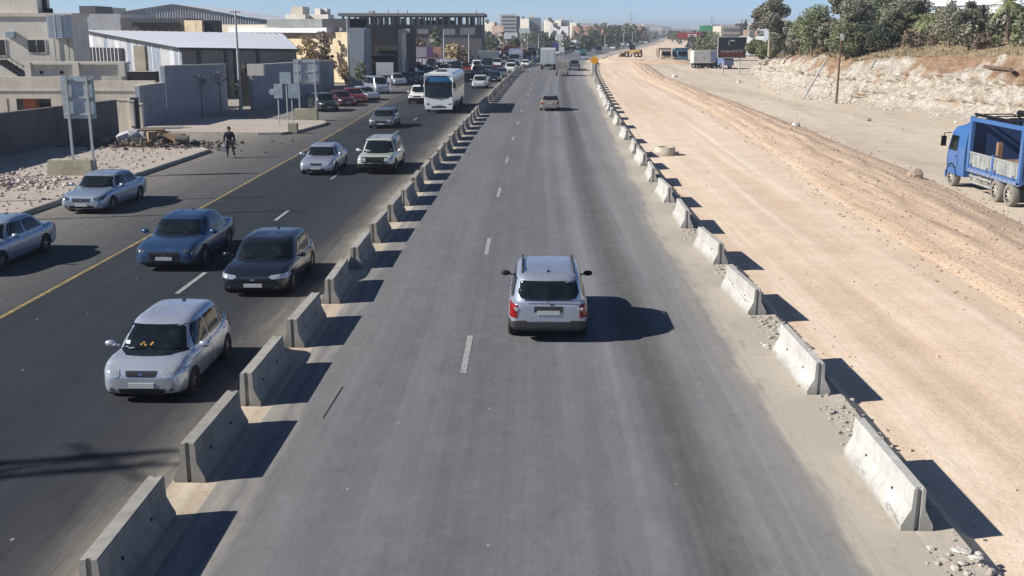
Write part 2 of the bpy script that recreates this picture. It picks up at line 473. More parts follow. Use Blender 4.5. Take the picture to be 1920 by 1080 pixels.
# ================================================================== left-hand pavements
def slab(name, pts, z, mat, kerb_edges=(), bottom=-.05):
    m = MB().prism(pts, bottom, z, 0, 0)
    o = m.build(name, mat); o['kind'] = 'structure'
    return o
PAV = [(-30, 18), (-19.4, 18), (-19.08, 39), (-18.45, 52), (-17.9, 62.6), (-18.6, 63.8), (-30, 64.2)]
slab('pavement', PAV, .145, M_PAVE)
ISL = [(-26.8, 74.4), (-17.2, 73.1), (-15.8, 73.3), (-14.9, 75.6), (-14.2, 80.4), (-14.3, 82.2), (-15.0, 83.2), (-25.6, 86.5)]
slab('pavement', ISL, .15, M_PAVE)
M_KERB = concrete('kerb_concrete', (.30, .285, .255), 2.0)
def kerb(path, name='kerb'):
    base = empty(name, (0, 0, 0)); base['kind'] = 'structure'
    for a, b in zip(path[:-1], path[1:]):
        a, b = Vector(a), Vector(b); L = (b - a).length; n = max(1, round(L / 1.0))
        d = (b - a).normalized(); ang = math.atan2(d.y, d.x)
        for i in range(n):
            c = a + d * (L * (i + .5) / n)
            h = L / n / 2 - .006
            M = Matrix.Translation((c.x, c.y, 0)) @ Matrix.Rotation(ang + rnd.uniform(-.004, .004), 4, 'Z')
            m = MB()
            zt = .175 + rnd.uniform(-.006, .008)
            m.hexa([M @ Vector(p) for p in ((-h, -.10, -.04), (h, -.10, -.04), (h, .10, -.04), (-h, .10, -.04))],
                   [M @ Vector(p) for p in ((-h, -.075, zt), (h, -.075, zt), (h, .10, zt), (-h, .10, zt))])
            m.build('kerb_stone', M_KERB, base)
    return base
kerb([(-19.3, 20), (-18.97, 39), (-18.34, 52), (-17.8, 62.6), (-18.5, 63.75)])
kerb([(-26.8, 74.25), (-17.2, 72.95), (-15.7, 73.15), (-14.78, 75.5), (-14.08, 80.4), (-14.18, 82.3), (-14.95, 83.35)])

# ================================================================== concrete barriers
def m_barrier(name, col, dark):
    t = NT(name)
    p = t.coord('Object'); oi = t.n('ShaderNodeObjectInfo').outputs['Random']
    a4 = t.n('ShaderNodeVectorMath', operation='ADD'); t.put(a4.inputs[0], p)
    cmb = t.n('ShaderNodeCombineXYZ'); t.put(cmb.inputs[1], t.math('MULTIPLY', oi, 57.0)); t.put(a4.inputs[1], cmb.outputs[0]); q = a4.outputs[0]
    a = t.noise(q, 1.6, 5, .65); b = t.noise(t.scale(q, (3.0, 3.0, .5)), 2.2, 4, .7); c = t.noise(q, 45, 2, .6)
    f = t.math('ADD', t.math('MULTIPLY', a, .45), t.math('ADD', t.math('MULTIPLY', b, .4), t.math('MULTIPLY', c, .15)))
    cc = t.ramp(f, [(.36, dark), (.52, col), (.66, tuple(min(.8, x * 1.2) for x in col))])
    z = t.sep(p)[2]
    grime = t.mr(t.math('ADD', z, t.math('MULTIPLY', a, .25)), .12, .34, .75, 0.0)
    cc = t.mix(grime, cc, tuple(x * .8 for x in dark))
    v = t.voro(q, 11); cc = t.mix(t.math('MULTIPLY', t.math('LESS_THAN', v, .07), .6), cc, tuple(x * .45 for x in dark))
    cc = t.mix(t.mr(oi, 0, 1, 0, .5), cc, tuple(x * .85 for x in dark))
    sc_ = t.noise(t.scale(q, (1.0, .8, 5.0)), 1.3, 5, .75)
    cc = t.mix(t.mr(sc_, .60, .68, 0, .55), cc, (.05, .048, .045))
    t.bump(c, .3, .01)
    return t.out(cc, .9)
M_BAR = m_barrier('barrier_concrete', (.36, .345, .31), (.22, .21, .185))
M_BARR = m_barrier('pale_barrier_concrete', (.47, .46, .43), (.33, .32, .29))
M_HOLE = plain('hole_black', (.012, .012, .012), .95)
def barrier_meshes(L, H, wb, wt, mat):
    prof = [(-wb/2, 0), (-wb/2, .09), (-wb/2 + .055, .19), (-wt/2 - .012, .34), (-wt/2, H - .015), (-wt/2 + .015, H), (wt/2 - .015, H), (wt/2, H - .015), (wt/2 + .012, .34), (wb/2 - .055, .19), (wb/2, .09), (wb/2, 0)]
    n = len(prof); y0, y1 = -L/2, L/2
    m = MB(); g = .055; sw = .035
    ys = [y0 + g, y0 + L * .2, y0 + L * .4, y0 + L * .6, y0 + L * .8, y1 - g]
    def rg(y): return [(p[0], y, p[1]) for p in prof]
    vs = [q for y in ys for q in rg(y)]
    fs = [(i*n+k, i*n+k+1, (i+1)*n+k+1, (i+1)*n+k) for i in range(len(ys)-1) for k in range(n-1)]
    fs = [tuple(reversed(f)) for f in fs]
    m.add(vs, fs + [tuple(range(n)), tuple(reversed(range((len(ys)-1)*n, len(ys)*n)))])
    left = prof[:6] + [(-sw, H), (-sw, 0)]
    right = [(sw, 0), (sw, H)] + prof[6:]
    for half in (left, right):
        k = len(half)
        for (a, b) in ((y0, y0 + g), (y1 - g, y1)):
            m.add([(x, a, z) for x, z in half] + [(x, b, z) for x, z in half],
                  [tuple(range(k)), tuple(reversed(range(k, 2*k)))] + [((i+1) % k, i, k+i, k+(i+1) % k) for i in range(k)])
    body = m.mesh('concrete_body', [mat])
    hole = MB()
    for sgn in (-1, 1):
        for yy in (-L * .22, L * .22):
            x = (wt/2 + .052) * sgn
            for zz, dx in ((.30, 0.0), ):
                M = Matrix.Translation((sgn * (wt/2 + .022), yy, .30)) @ Matrix.Rotation(math.pi/2 * sgn, 4, 'Y')
                hole.lathe([(0, .015), (.034, .012), (.040, -.02)], 8, M)
    return body, hole.mesh('lifting_hole', [M_HOLE])
BL = barrier_meshes(2.55, .66, .50, .235, M_BAR)
BR = barrier_meshes(2.85, .66, .46, .17, M_BARR)
def place_barrier(ms, x, y, z, rz, label, group):
    r = link('concrete_barrier', ms[0], None, (x, y, z), (0, 0, rz))
    tag(r, label, 'barrier', group)
    tag(link('lifting_holes', ms[1], r), kind='stuff')
    return r
ORD = ['first', 'second', 'third', 'fourth', 'fifth', 'sixth', 'seventh', 'eighth', 'ninth', 'tenth', 'eleventh', 'twelfth', 'thirteenth', 'fourteenth', 'fifteenth', 'sixteenth', 'seventeenth', 'eighteenth', 'nineteenth', 'twentieth']
ynear = [11.95, 15.74, 19.27, 23.13, 27.09, 31.3, 35.27, 39.3]        # near ends, as photographed
while ynear[-1] < 330: ynear.append(ynear[-1] + (3.75 if ynear[-1] < 100 else 3.3))
for i, y0 in enumerate(ynear):
    yc = y0 + 1.275
    x = RX(yc) + O_BARR(yc)
    near = {0: 'grey concrete barrier between the roads, cut off by the bottom edge of the photo',
            1: 'grey concrete barrier nearest the camera that shows whole, in the row between the two roads',
            2: 'grey concrete barrier in the central row just below the small silver hatchback',
            3: 'grey concrete barrier in the central row level with the small silver hatchback',
            4: 'grey concrete barrier in the central row just below the black car',
            5: 'grey concrete barrier in the central row level with the black car'}
    lab = near.get(i) or (f'{ORD[i]} grey concrete barrier from the bottom in the row between the two roads' if i < 20 else 'small distant barrier in the long closed row between the two roads')
    place_barrier(BL, x + rnd.uniform(-.04, .04), yc, 0.0, -heading(yc) + rnd.uniform(-.018, .018), lab, 'concrete barriers between the carriageways')
yr = [13.98, 19.85, 25.9, 31.85, 37.9, 43.8, 49.9, 56.0, 61.5, 69.5, 80.2, 88, 95]
while yr[-1] < 235: yr.append(yr[-1] + 5.2)
for i, y0 in enumerate(yr):
    yc = y0 + 1.5
    x = RX(yc) + O_RBAR(yc) - .10
    lab = 'pale concrete barrier nearest the camera on the right gravel shoulder' if i == 0 else (f'{ORD[i]} pale concrete barrier from the bottom along the sand track' if i < 18 else 'small distant pale barrier at the far end of the sand track')
    place_barrier(BR, x + rnd.uniform(-.06, .06), yc, 0.0, -heading(yc) + rnd.uniform(-.05, .05) + (.02 if i < 4 else 0), lab, 'pale concrete barriers along the shoulder')

# loose stones
M_STONE = concrete('loose_stone', (.40, .36, .31), 6, .5)
M_STONE2 = concrete('pale_rubble', (.56, .52, .47), 6, .45)
def scatter(name, n, place, rr, mat, label, cat='rubble', rg=rnd, flat=.7):
    m = MB()
    for _ in range(n):
        x, y, z = place(rg); r = rr[0] + (rr[1] - rr[0]) * rg.random() ** 3
        m.rock((x, y, z + r * .25), r, rg, flat)
    o = m.build(name, mat)
    return tag(o, label, cat, kind='stuff')
def pl_shoulder(rg):
    y = 8 + 60 * rg.random() ** 1.6
    k = rg.choice([13, 19, 25.5, 31.5, 37.5]) + rg.uniform(-2.2, .3) if rg.random() < .5 else y
    x = RX(k) + O_RBAR(k) + rg.gauss(.18, .25)
    return x, k, hz(x, k)
scatter('gravel', 1500, pl_shoulder, (.010, .075), M_STONE, 'crumbled stones and gravel along the edge of the right shoulder', 'gravel')
def pl_bank(rg):
    y = rg.uniform(14, 120); a, b = B_L(y), B_R(y)
    x = rg.uniform(a - 1, b + .6); return x, y, hz(x, y)
scatter('gravel', 5200, pl_bank, (.012, .075), concrete('bank_stone', (.40, .29, .21), 6, .4), 'small stones strewn over the brown earth bank', 'gravel')
def pl_haul(rg):
    y = rg.uniform(30, 130); x = rg.uniform(B_R(y), C_X(y)); return x, y, hz(x, y)
scatter('gravel', 1100, pl_haul, (.02, .10), M_STONE, 'scattered stones on the grey haul road', 'gravel')
def pl_sand(rg):
    y = rg.uniform(10, 70); x = rg.uniform(xs_edge(y) + .4, B_L(y)); return x, y, hz(x, y)
scatter('gravel', 500, pl_sand, (.01, .05), concrete('sand_stone', (.5, .38, .28), 6, .4), 'little stones on the smooth sand track', 'gravel')
# ================================================================== vehicles
def paint(name, col, metal=.45, rough=.34, dust=.10, low=.45):
    if name in _mats: return _mats[name]
    t = NT(name)
    p = t.coord('Object'); z = t.sep(p)[2]
    a = t.noise(p, 2.2, 5, .6)
    d = t.mr(t.math('ADD', z, t.math('MULTIPLY', a, .5)), .35, .85, low, dust)
    c = t.mix(d, col, (.30, .27, .23))
    m = t.out(c, t.mr(a, .3, .7, rough * .8, rough * 1.3), metal, Coat_Weight=.6, Coat_Roughness=.12)
    _mats[name] = m
    return m
M_TYRE = plain('tyre_rubber', (.022, .022, .023), .9)
M_RIM = plain('wheel_alloy', (.34, .35, .36), .35, .8)
M_HUBDUST = plain('dusty_wheel', (.38, .35, .30), .85)
M_GLASS = NT('tinted_glass'); _q = M_GLASS.coord('Object')
M_GLASS = M_GLASS.out(M_GLASS.ramp(M_GLASS.noise(_q, 3.0, 4, .6), [(.38, (.006, .008, .010)), (.55, (.010, .014, .017)), (.72, (.022, .027, .029))]), .05, 0.0, IOR=1.5)
M_BLACK = plain('black_plastic', (.009, .009, .010), .55, Specular_IOR_Level=.25)
M_DGREY = plain('grey_plastic', (.030, .030, .033), .6)
M_UNDER = plain('underbody', (.01, .01, .01), .95)
M_LAMP = plain('headlamp_lens', (.55, .57, .60), .08, .55, sc=14, vary=.35)
M_LAMPD = plain('dark_headlamp_lens', (.16, .17, .19), .08, .6, sc=14, vary=.6)
M_RED = plain('tail_lamp_red', (.22, .008, .008), .12, .0, sc=12, vary=.4)
M_AMBER = plain('indicator_amber', (.6, .2, .02), .15)
M_PLATE = plain('number_plate', (.42, .43, .43), .5, sc=20, vary=.15)
M_CHROME = plain('bright_trim', (.6, .6, .6), .15, 1.0)
M_WHITEP = paint('white_paint', (.72, .72, .70), 0.0, .35, .06)

def rounded(pts, k=2):
    for _ in range(k):
        o = []
        for i in range(len(pts)):
            a, b = pts[i], pts[(i + 1) % len(pts)]
            o.append((a[0]*.8 + b[0]*.2, a[1]*.8 + b[1]*.2)); o.append((a[0]*.2 + b[0]*.8, a[1]*.2 + b[1]*.8))
        pts = o
    return pts
def dens(pts, k=4):
    return [(a[0] + (b[0]-a[0])*j/k, a[1] + (b[1]-a[1])*j/k) for a, b in zip(pts, pts[1:] + pts[:1]) for j in range(k)]
def project(bvh, outline, view, off=.008, rings=4, ang=0.0, rot=0.0):
    """lay a thin panel onto the body: outline in (lateral, height) for front/rear or (length, height) for the sides"""
    if view in ('front', 'rear'):
        sg = 1 if view == 'front' else -1
        d = Vector((-sg * math.cos(ang), -math.sin(ang), 0))
        def ray(a, b):
            tgt = Vector((0, a, b)) - d * 0
            # slide along d so that lateral position is measured where the ray starts
            return Vector((sg * 4.0 * math.cos(ang), a + 4.0 * math.sin(ang), b)), d
    elif view in ('left', 'right'):
        sg = 1 if view == 'left' else -1
        def ray(a, b): return Vector((a, sg * 3.0, b)), Vector((0, -sg, 0))
    else:
        def ray(a, b): return Vector((a, b, 4)), Vector((0, 0, -1))
    cx = sum(p[0] for p in outline) / len(outline); cy = sum(p[1] for p in outline) / len(outline)
    n = len(outline); vs = []; ok = True
    last = None
    fr = [1.0, .985] + [1 - (k + 1) / rings for k in range(rings)]
    for ri, q in enumerate(fr):
        for p in (outline if q > 0 else outline[:1]):
            a, b = cx + (p[0] - cx) * q, cy + (p[1] - cy) * q
            o, d = ray(a, b)
            h, nr, _, _ = bvh.ray_cast(o, d)
            if h is None:
                # off the body: pull towards the centre until it hits
                for kk in range(1, 9):
                    a2, b2 = a + (cx - a) * kk / 9, b + (cy - b) * kk / 9
                    o, d = ray(a2, b2); h, nr, _, _ = bvh.ray_cast(o, d)
                    if h is not None: break
            if h is None: return None
            if nr.dot(d) > 0: nr = -nr
            vs.append(h + nr * (off if ri else -.006))
    fs = []
    for r_ in range(len(fr) - 2):
        for k in range(n): fs.append((r_*n+k, r_*n+(k+1)%n, (r_+1)*n+(k+1)%n, (r_+1)*n+k))
    c = (len(fr) - 1) * n
    for k in range(n): fs.append(((len(fr)-2)*n+k, (len(fr)-2)*n+(k+1)%n, c))
    m = MB().add(vs, fs)
    # orient faces outwards
    a, b, cc = (Vector(m.v[i]) for i in m.f[-1])
    nrm = (b - a).cross(cc - a); o, d = ray(cx, cy)
    if nrm.dot(d) > 0: m.f = [tuple(reversed(f)) for f in m.f]
    return m

def wheel_meshes(r, w, spokes=5, rim=None, rimr=.62):
    t = MB()
    t.lathe([(r*rimr, -w/2), (r*.93, -w/2), (r, -w*.36), (r, w*.36), (r*.93, w/2), (r*rimr, w/2), (r*rimr, -w/2)], 28)
    tyre = t.mesh('tyre', [M_TYRE], 40)
    m = MB()
    m.lathe([(r*rimr, -w*.42), (r*rimr, w*.46), (r*rimr*.9, w*.44), (r*rimr*.86, w*.20), (.001, w*.18)], 24, None, 1)
    for k in range(spokes):
        a = 2*math.pi*k/spokes
        M = Matrix.Rotation(a, 4, 'Z')
        m.hexa([M @ Vector(p) for p in ((0, -.045, w*.2), (r*rimr*.93, -.03, w*.2), (r*rimr*.93, .03, w*.2), (0, .045, w*.2))],
               [M @ Vector(p) for p in ((0, -.035, w*.44), (r*rimr*.93, -.022, w*.42), (r*rimr*.93, .022, w*.42), (0, .035, w*.44))])
    m.lathe([(.06, w*.2), (.06, w*.47), (.001, w*.48)], 10)
    return tyre, m.mesh('rim', [rim or M_RIM, M_BLACK], 40)

def add_wheels(root, axles, track, r, w=.2, spokes=5, rim=None):
    ty, rm = wheel_meshes(r, w, spokes, rim)
    for x in axles:
        for sg in (1, -1):
            o = link('wheel', ty, root, (x, sg * track / 2, r), (math.pi/2 * -sg, rnd.uniform(0, 1), 0))
            link('rim', rm, o)

BODY_CACHE = {}
def car_shell(key, P):
    if key in BODY_CACHE: return BODY_CACHE[key]
    L, Wd, H = P['L'], P['W'], P['H']; hx = L / 2; hw = Wd / 2
    belt, hood, nose, deck, tail, clr = P['belt'], P['hood'], P['nose'], P['deck'], P['tail'], P.get('clr', .19)
    cowl, wtop, rtop, rbase = P['cowl'], P['wtop'], P['rtop'], P['rbase']
    st = []   # (x, top z, bottom z, half width factor, crown)
    st.append((-hx, tail - .10, clr + .16, .78, .0))
    st.append((-hx + .04, tail - .03, clr + .06, .88, .01))
    st.append((-hx + .18, tail, clr + .02, .955, .02))
    st.append((max(-hx + .38, -hx + .38), deck, clr, .985, .03))
    xb = max(rbase, -hx + .5)
    st.append((xb, deck + .01, clr, 1.0, .03))
    st.append((xb + (cowl - xb) * .25, belt, clr, 1.0, .0))
    st.append((xb + (cowl - xb) * .6, belt, clr, 1.0, .0))
    st.append((cowl - .10, belt - .01, clr, 1.0, .02))
    st.append((cowl + .12, hood, clr, .99, .035))
    st.append((cowl + (hx - cowl) * .55, hood - (hood - nose) * .35, clr, .98, .045))
    st.append((hx - .28, nose + .03, clr, .95, .04))
    st.append((hx - .12, nose - .03, clr + .01, .90, .03))
    st.append((hx - .03, nose - .13, clr + .05, .80, .01))
    st.append((hx, nose - .22, clr + .12, .70, .0))
    st.sort(key=lambda q: q[0])
    vs, n = [], None
    for x, zt, zb, f, cr in st:
        w = hw * f; h = zt - zb
        half = [(0, zb), (w*.6, zb), (w*.92, zb + .02), (w*.985, zb + h*.16), (w*1.0, zb + h*.42), (w*.992, zb + h*.62), (w*.965, zb + h*.84), (w*.90, zt - .012), (w*.78, zt + cr*.35), (w*.42, zt + cr*.85), (0, zt + cr)]
        ring = half + [(-a, b) for a, b in reversed(half[1:-1])]
        n = len(ring)
        vs += [(x, a, b) for a, b in ring]
    m = MB()
    fs = [(i*n+k, i*n+(k+1)%n, (i+1)*n+(k+1)%n, (i+1)*n+k) for i in range(len(st)-1) for k in range(n)]
    fs = [tuple(reversed(f)) for f in fs]
    # caps as strips of quads so that they stay smooth
    def cap(b, flip):
        o = []
        for k in range(0, 10):
            a0, a1 = k, k + 1; c0, c1 = (n - k) % n, n - k - 1
            q = [a0, a1, c1, c0] if k not in (0, 9) else ([0, 1, n - 1] if k == 0 else [9, 10, n - 9])
            q = [b + i for i in q]
            o.append(tuple(q if flip else reversed(q)))
        return o
    fs += cap(0, False) + cap((len(st)-1)*n, True)
    m.add(vs, fs)
    me = m.mesh('tmp_body', [M_UNDER], True)
    ob = bpy.data.objects.new('tmp', me); COL.objects.link(ob)
    s = ob.modifiers.new('s', 'SUBSURF'); s.levels = 2
    cut = MB(); r = P['wr'] + .055
    for x in (P['ax_f'], P['ax_r']):
        for sg in (1, -1):
            y0, y1 = sg * (hw - .26), sg * (hw + .2)
            M = Matrix.Translation((x, y0, P['wr'] + .015)) @ Matrix.Rotation(-sg * math.pi/2, 4, 'X')
            cut.lathe([(r, 0), (r, .5)], 28, M)
            b = len(cut.v) - 56
            cut.f.append(tuple(b + k for k in reversed(range(28)))); cut.f.append(tuple(b + 28 + k for k in range(28))); cut.m += [0, 0]
    cm = cut.mesh('tmp_cut', [M_UNDER])
    bm = bmesh.new(); bm.from_mesh(cm); bmesh.ops.recalc_face_normals(bm, faces=bm.faces); bm.to_mesh(cm); bm.free()
    bm = bmesh.new(); bm.from_mesh(me); bmesh.ops.recalc_face_normals(bm, faces=bm.faces); bm.to_mesh(me); bm.free()
    cme = bpy.data.objects.new('tmpc', cm); COL.objects.link(cme)
    b = ob.modifiers.new('b', 'BOOLEAN'); b.operation = 'DIFFERENCE'; b.object = cme; b.solver = 'EXACT'
    dg = bpy.context.evaluated_depsgraph_get()
    ev = ob.evaluated_get(dg)
    body = bpy.data.meshes.new_from_object(ev)
    body.name = 'body'
    bpy.data.objects.remove(ob); bpy.data.objects.remove(cme)
    # paint outside, black inside the arches and underneath
    body.materials.clear(); body.materials.append(None); body.materials.append(M_UNDER)
    for p in body.polygons:
        c, nn = p.center, p.normal
        inner = False
        for x in (P['ax_f'], P['ax_r']):
            dd = math.hypot(c.x - x, c.z - P['wr'] - .015)
            if abs(c.y) > hw - .30 and dd < r + .02 and (abs(nn.y) < .5 or dd < r - .03): inner = True
            if abs(abs(c.y) - (hw - .26)) < .02 and dd < r: inner = True
        if nn.z < -.8 and c.z < clr + .12: inner = True
        p.material_index = 1 if inner else 0
        p.use_smooth = True
    body.set_sharp_from_angle(angle=R(38))
    # greenhouse
    wb_, wr_ = hw * P.get('wbelt', .93), hw * P.get('wroof', .74)
    N = 48
    levels = [(0.0, 1.0), (.25, 1.0), (.5, 1.0), (.75, 1.0), (.88, .995), (.95, .96), (.99, .87), (1.012, .66), (1.02, .32)]
    z0 = belt - .07; ztop = H
    def prof(v):
        vv = min(v, 1.0)
        xf = cowl + (wtop - cowl) * vv + .10 * math.sin(math.pi * vv) * P.get('bowf', .5)
        xr = rbase + (rtop - rbase) * vv - .10 * math.sin(math.pi * vv) * P.get('bowr', .5)
        w = wb_ + (wr_ - wb_) * (vv ** 1.25)
        return xf, xr, w, z0 + (ztop - z0) * (v if v <= 1 else 1 + (v - 1))
    g = MB(); gv = []
    for v, sh in levels:
        xf, xr, w, z = prof(v)
        cx, ax = (xf + xr) / 2, (xf - xr) / 2
        for k in range(N):
            a = 2*math.pi*k/N; e_ = .33
            ca, sa = math.cos(a), math.sin(a)
            px = math.copysign(abs(ca) ** e_, ca); py = math.copysign(abs(sa) ** e_, sa)
            bow = .06 * (1 - py * py)
            zz = z + (.03 * (1 - px*px) * (v > .95))
            gv.append((cx + px * (ax * sh if v < .98 else ax - (1 - sh) * .9 * ax) + math.copysign(bow, px) * (abs(px) > .8), py * w * sh, zz))
    fs = [(i*N+k, i*N+(k+1)%N, (i+1)*N+(k+1)%N, (i+1)*N+k) for i in range(len(levels)-1) for k in range(N)]
    cc = len(gv); rr_ = gv[-N:]; gv.append((sum(q[0] for q in rr_) / N, 0, max(q[2] for q in rr_) + .002))
    fs += [((len(levels)-1)*N + k, (len(levels)-1)*N + (k+1)%N, cc) for k in range(N)]
    g.add(gv, fs)
    roof = g.mesh('roof', [None], 50)
    bv = []; bf = []
    for me_ in (body, roof):
        b0 = len(bv); bv += [v.co.copy() for v in me_.vertices]; bf += [tuple(b0 + i for i in p.vertices) for p in me_.polygons]
    bvh = BVHTree.FromPolygons(bv, bf)
    BODY_CACHE[key] = (body, roof, bvh, prof)
    return BODY_CACHE[key]

def with_mat(me, mat):
    c = me.copy(); c.materials[0] = mat; return c

def make_car(name, key, P, pm, label, cat='car', group=None, lights='light', parts=True, loc=(0, 0, 0), rz=0, lowtrim=None, rails=False, side_trim=False, dark_roof=False):
    root = empty(name, loc, rz, label, cat, group)
    body, roof, bvh, prof = car_shell(key, P)
    if lowtrim is not None:
        body = body.copy(); body.materials.append(lowtrim)
        for p_ in body.polygons:
            c_ = p_.center
            if p_.material_index == 0 and c_.z < P.get('clr', .19) + (.33 if abs(c_.x) > P['L']/2 - .62 else .13): p_.material_index = 2
    L, Wd, H = P['L'], P['W'], P['H']; hx, hw = L/2, Wd/2
    belt, nose, tail, clr = P['belt'], P['nose'], P['tail'], P.get('clr', .19)
    link('body', with_mat(body, pm), root)
    link('roof', with_mat(roof, pm), root)
    def pj(nm, outline, view, mat, off=.008, parent=root, **kw):
        m = project(bvh, outline, view, off, **kw)
        if m is None: return None
        return m.build(nm, [mat], parent, 40)
    def V(z): return (z - (belt - .07)) / (H - belt + .07)
    wbv = lambda z: prof(V(z))[2]
    z0, z1 = belt + .005, H - .10
    # windscreen and rear window
    pj('windscreen', rounded(dens([(-wbv(z0)*.975, z0), (wbv(z0)*.975, z0), (wbv(z1)*.93, z1), (-wbv(z1)*.93, z1)]), 1), 'front', M_GLASS, rings=6)
    zr0 = max(P.get('rw0', belt + .05), P['deck'] + .05)
    if key != 'pickup_bed':
        ol = P.get('rwin') or [(-wbv(zr0)*.90, zr0), (wbv(zr0)*.90, zr0), (wbv(z1)*.86, z1 + .01), (-wbv(z1)*.86, z1 + .01)]
        pj('rear_window', rounded(dens(ol), 1), 'rear', M_GLASS, rings=6)
    xb = P.get('xb', -.05)
    s0, s1 = belt + .02, H - .10
    F = lambda z: prof(V(z))[0]; B = lambda z: prof(V(z))[1]
    for sv in ('left', 'right'):
        pj('front_side_window', rounded(dens([(xb + .035, s0), (F(s0) - .26, s0), (F(s1) - .10, s1), (xb + .035, s1)]), 1), sv, M_GLASS)
        if P.get('rear_door', True):
            if P.get('quarter', 0):
                q = P['quarter']
                pj('rear_side_window', rounded(dens([(q + .04, s0), (xb - .035, s0), (xb - .035, s1), (q + .04, s1)]), 1), sv, M_GLASS)
                pj('quarter_window', rounded(dens([(B(s0) + .24, s0 + .05), (q - .04, s0 + .01), (q - .04, s1 - .0), (B(s1) + .22, s1 - .02)]), 1), sv, M_GLASS)
            else:
                pj('rear_side_window', rounded(dens([(B(s0) + .34, s0 + .03), (xb - .035, s0), (xb - .035, s1), (B(s1) + .20, s1 - .01)]), 1), sv, M_GLASS)
        if parts:
            for dx in ([.28, -.80] if P.get('rear_door', True) else [.0]):
                pj('door_handle', [(xb + dx - .30, belt - .13), (xb + dx - .12, belt - .13), (xb + dx - .12, belt - .095), (xb + dx - .30, belt - .095)], sv, pm, .025, rings=2)
            for x in ([P['cowl'] - .10, xb, P['ax_r'] + P['wr'] * .9] if P.get('rear_door', True) else [P['cowl'] - .1, xb - .2]):
                pj('door_seam', dens([(x - .006, clr + .14), (x + .006, clr + .14), (x + .006, belt - .02), (x - .006, belt - .02)], 4), sv, M_BLACK, .003, rings=1)
            if side_trim:
                pj('side_moulding', dens([(P['ax_r'] + P['wr'] + .12, clr + .09), (P['ax_f'] - P['wr'] - .12, clr + .09), (P['ax_f'] - P['wr'] - .12, clr + .26), (P['ax_r'] + P['wr'] + .12, clr + .26)], 8), sv, lowtrim or M_DGREY, .012, rings=2)
    # mirrors
    for sg in (1, -1):
        m = MB(); x = P['cowl'] - .34; z = belt + .085; y = sg * (hw + .10)
        M = Matrix.Translation((x, y, z)) @ Matrix.Diagonal((.065, .115, .075, 1))
        m.lathe([(.001, -1), (.5, -.9), (.85, -.6), (1, 0), (.85, .6), (.5, .9), (.001, 1)], 12, M)
        m.box(x - .02, x + .03, min(sg * (hw - .08), y), max(sg * (hw - .08), y), z - .05, z - .02)
        m.build('door_mirror', [P.get('mirror', pm)], root, 60)
    # front
    hl = P.get('hl', (.50, .90, nose - .19, nose - .03))     # inner, outer (fraction of half width), low, high
    lm = M_LAMP if lights == 'light' else M_LAMPD
    for sg in (1, -1):
        a, b, zl, zh = hl
        o = [(sg*hw*a, zl + .05), (sg*hw*(a + .08), zl), (sg*hw*b, zl + .03), (sg*hw*(b + .04), zh - .01), (sg*hw*(b - .10), zh), (sg*hw*(a + .02), zh - .05)]
        if sg < 0: o = o[::-1]
        pj('headlight', rounded(dens(o, 2), 1), 'front', lm, .012, ang=0)
    gw, gl, gh = P.get('grille', (.42, nose - .23, nose - .12))
    if parts:
        gr = pj('grille', rounded(dens([(-hw*gw*.88, gl), (hw*gw*.88, gl), (hw*gw, gh), (-hw*gw, gh)], 3), 1), 'front', M_BLACK, .010)
        if gr:
            pj('grille_surround', dens([(-hw*gw, gh + .004), (hw*gw, gh + .004), (hw*gw, gh + .022), (-hw*gw, gh + .022)], 4), 'front', M_CHROME, .014, parent=root, rings=2)
            pj('badge', [(math.cos(k*.785)*.055, (gl+gh)/2 + math.sin(k*.785)*.032) for k in range(8)], 'front', M_CHROME, .018, rings=2)
        pj('lower_intake', rounded(dens([(-hw*.50, clr + .07), (hw*.50, clr + .07), (hw*.56, clr + .17), (-hw*.56, clr + .17)], 3), 1), 'front', M_BLACK, .008)
        for sg in (1, -1):
            pj('fog_lamp', [(sg*hw*.68 + math.cos(k*.785)*.045*sg, clr + .15 + math.sin(k*.785)*.04) for k in range(8)], 'front', M_LAMPD, .01, rings=2)
    pz = P.get('plate_z', clr + .20)
    pj('number_plate', dens([(-.24, pz - .055), (.24, pz - .055), (.24, pz + .055), (-.24, pz + .055)], 2), 'front', M_PLATE, .022, rings=2)
    # rear
    tl = P.get('tl', (.66, .93, tail - .30, tail - .06))
    for sg in (1, -1):
        a, b, zl, zh = tl
        o = [(sg*hw*(a + .05), zl), (sg*hw*b, zl + .01), (sg*hw*(b - .02), zh), (sg*hw*(a + .02), zh - .03)]
        if sg < 0: o = o[::-1]
        pj('tail_light', rounded(dens(o, 3), 1), 'rear', M_RED, .014)
    rz_ = P.get('rplate', tail - .22)
    pj('number_plate', dens([(-.25, rz_ - .055), (.25, rz_ - .055), (.25, rz_ + .055), (-.25, rz_ + .055)], 2), 'rear', M_PLATE, .02, rings=2)
    if lowtrim and parts:
        for view in ('front', 'rear'):
            pj('bumper', rounded(dens([(-hw*.80, clr + .10), (hw*.80, clr + .10), (hw*.82, clr + .30), (-hw*.82, clr + .30)], 5), 1), view, lowtrim, .03, rings=3)
    # wheels
    add_wheels(root, (P['ax_f'], P['ax_r']), Wd - .20, P['wr'], .21, P.get('spokes', 5))
    if key == 'hatch':
        pj('windscreen_sticker', dens([(-.56, 1.04), (-.47, 1.04), (-.47, 1.10), (-.56, 1.10)], 2), 'front', M_WHITEP, .014, rings=2)
        for y_, z_ in ((-.24, 1.045), (-.16, 1.035), (-.05, 1.045), (-.20, 1.075), (-.03, 1.075)):
            pj('dashboard_ornament', [(y_ + math.cos(k*.785)*.022, z_ + math.sin(k*.785)*.018) for k in range(8)], 'front', plain('ornament_yellow', (.45, .22, .02), .6), .013, rings=1)
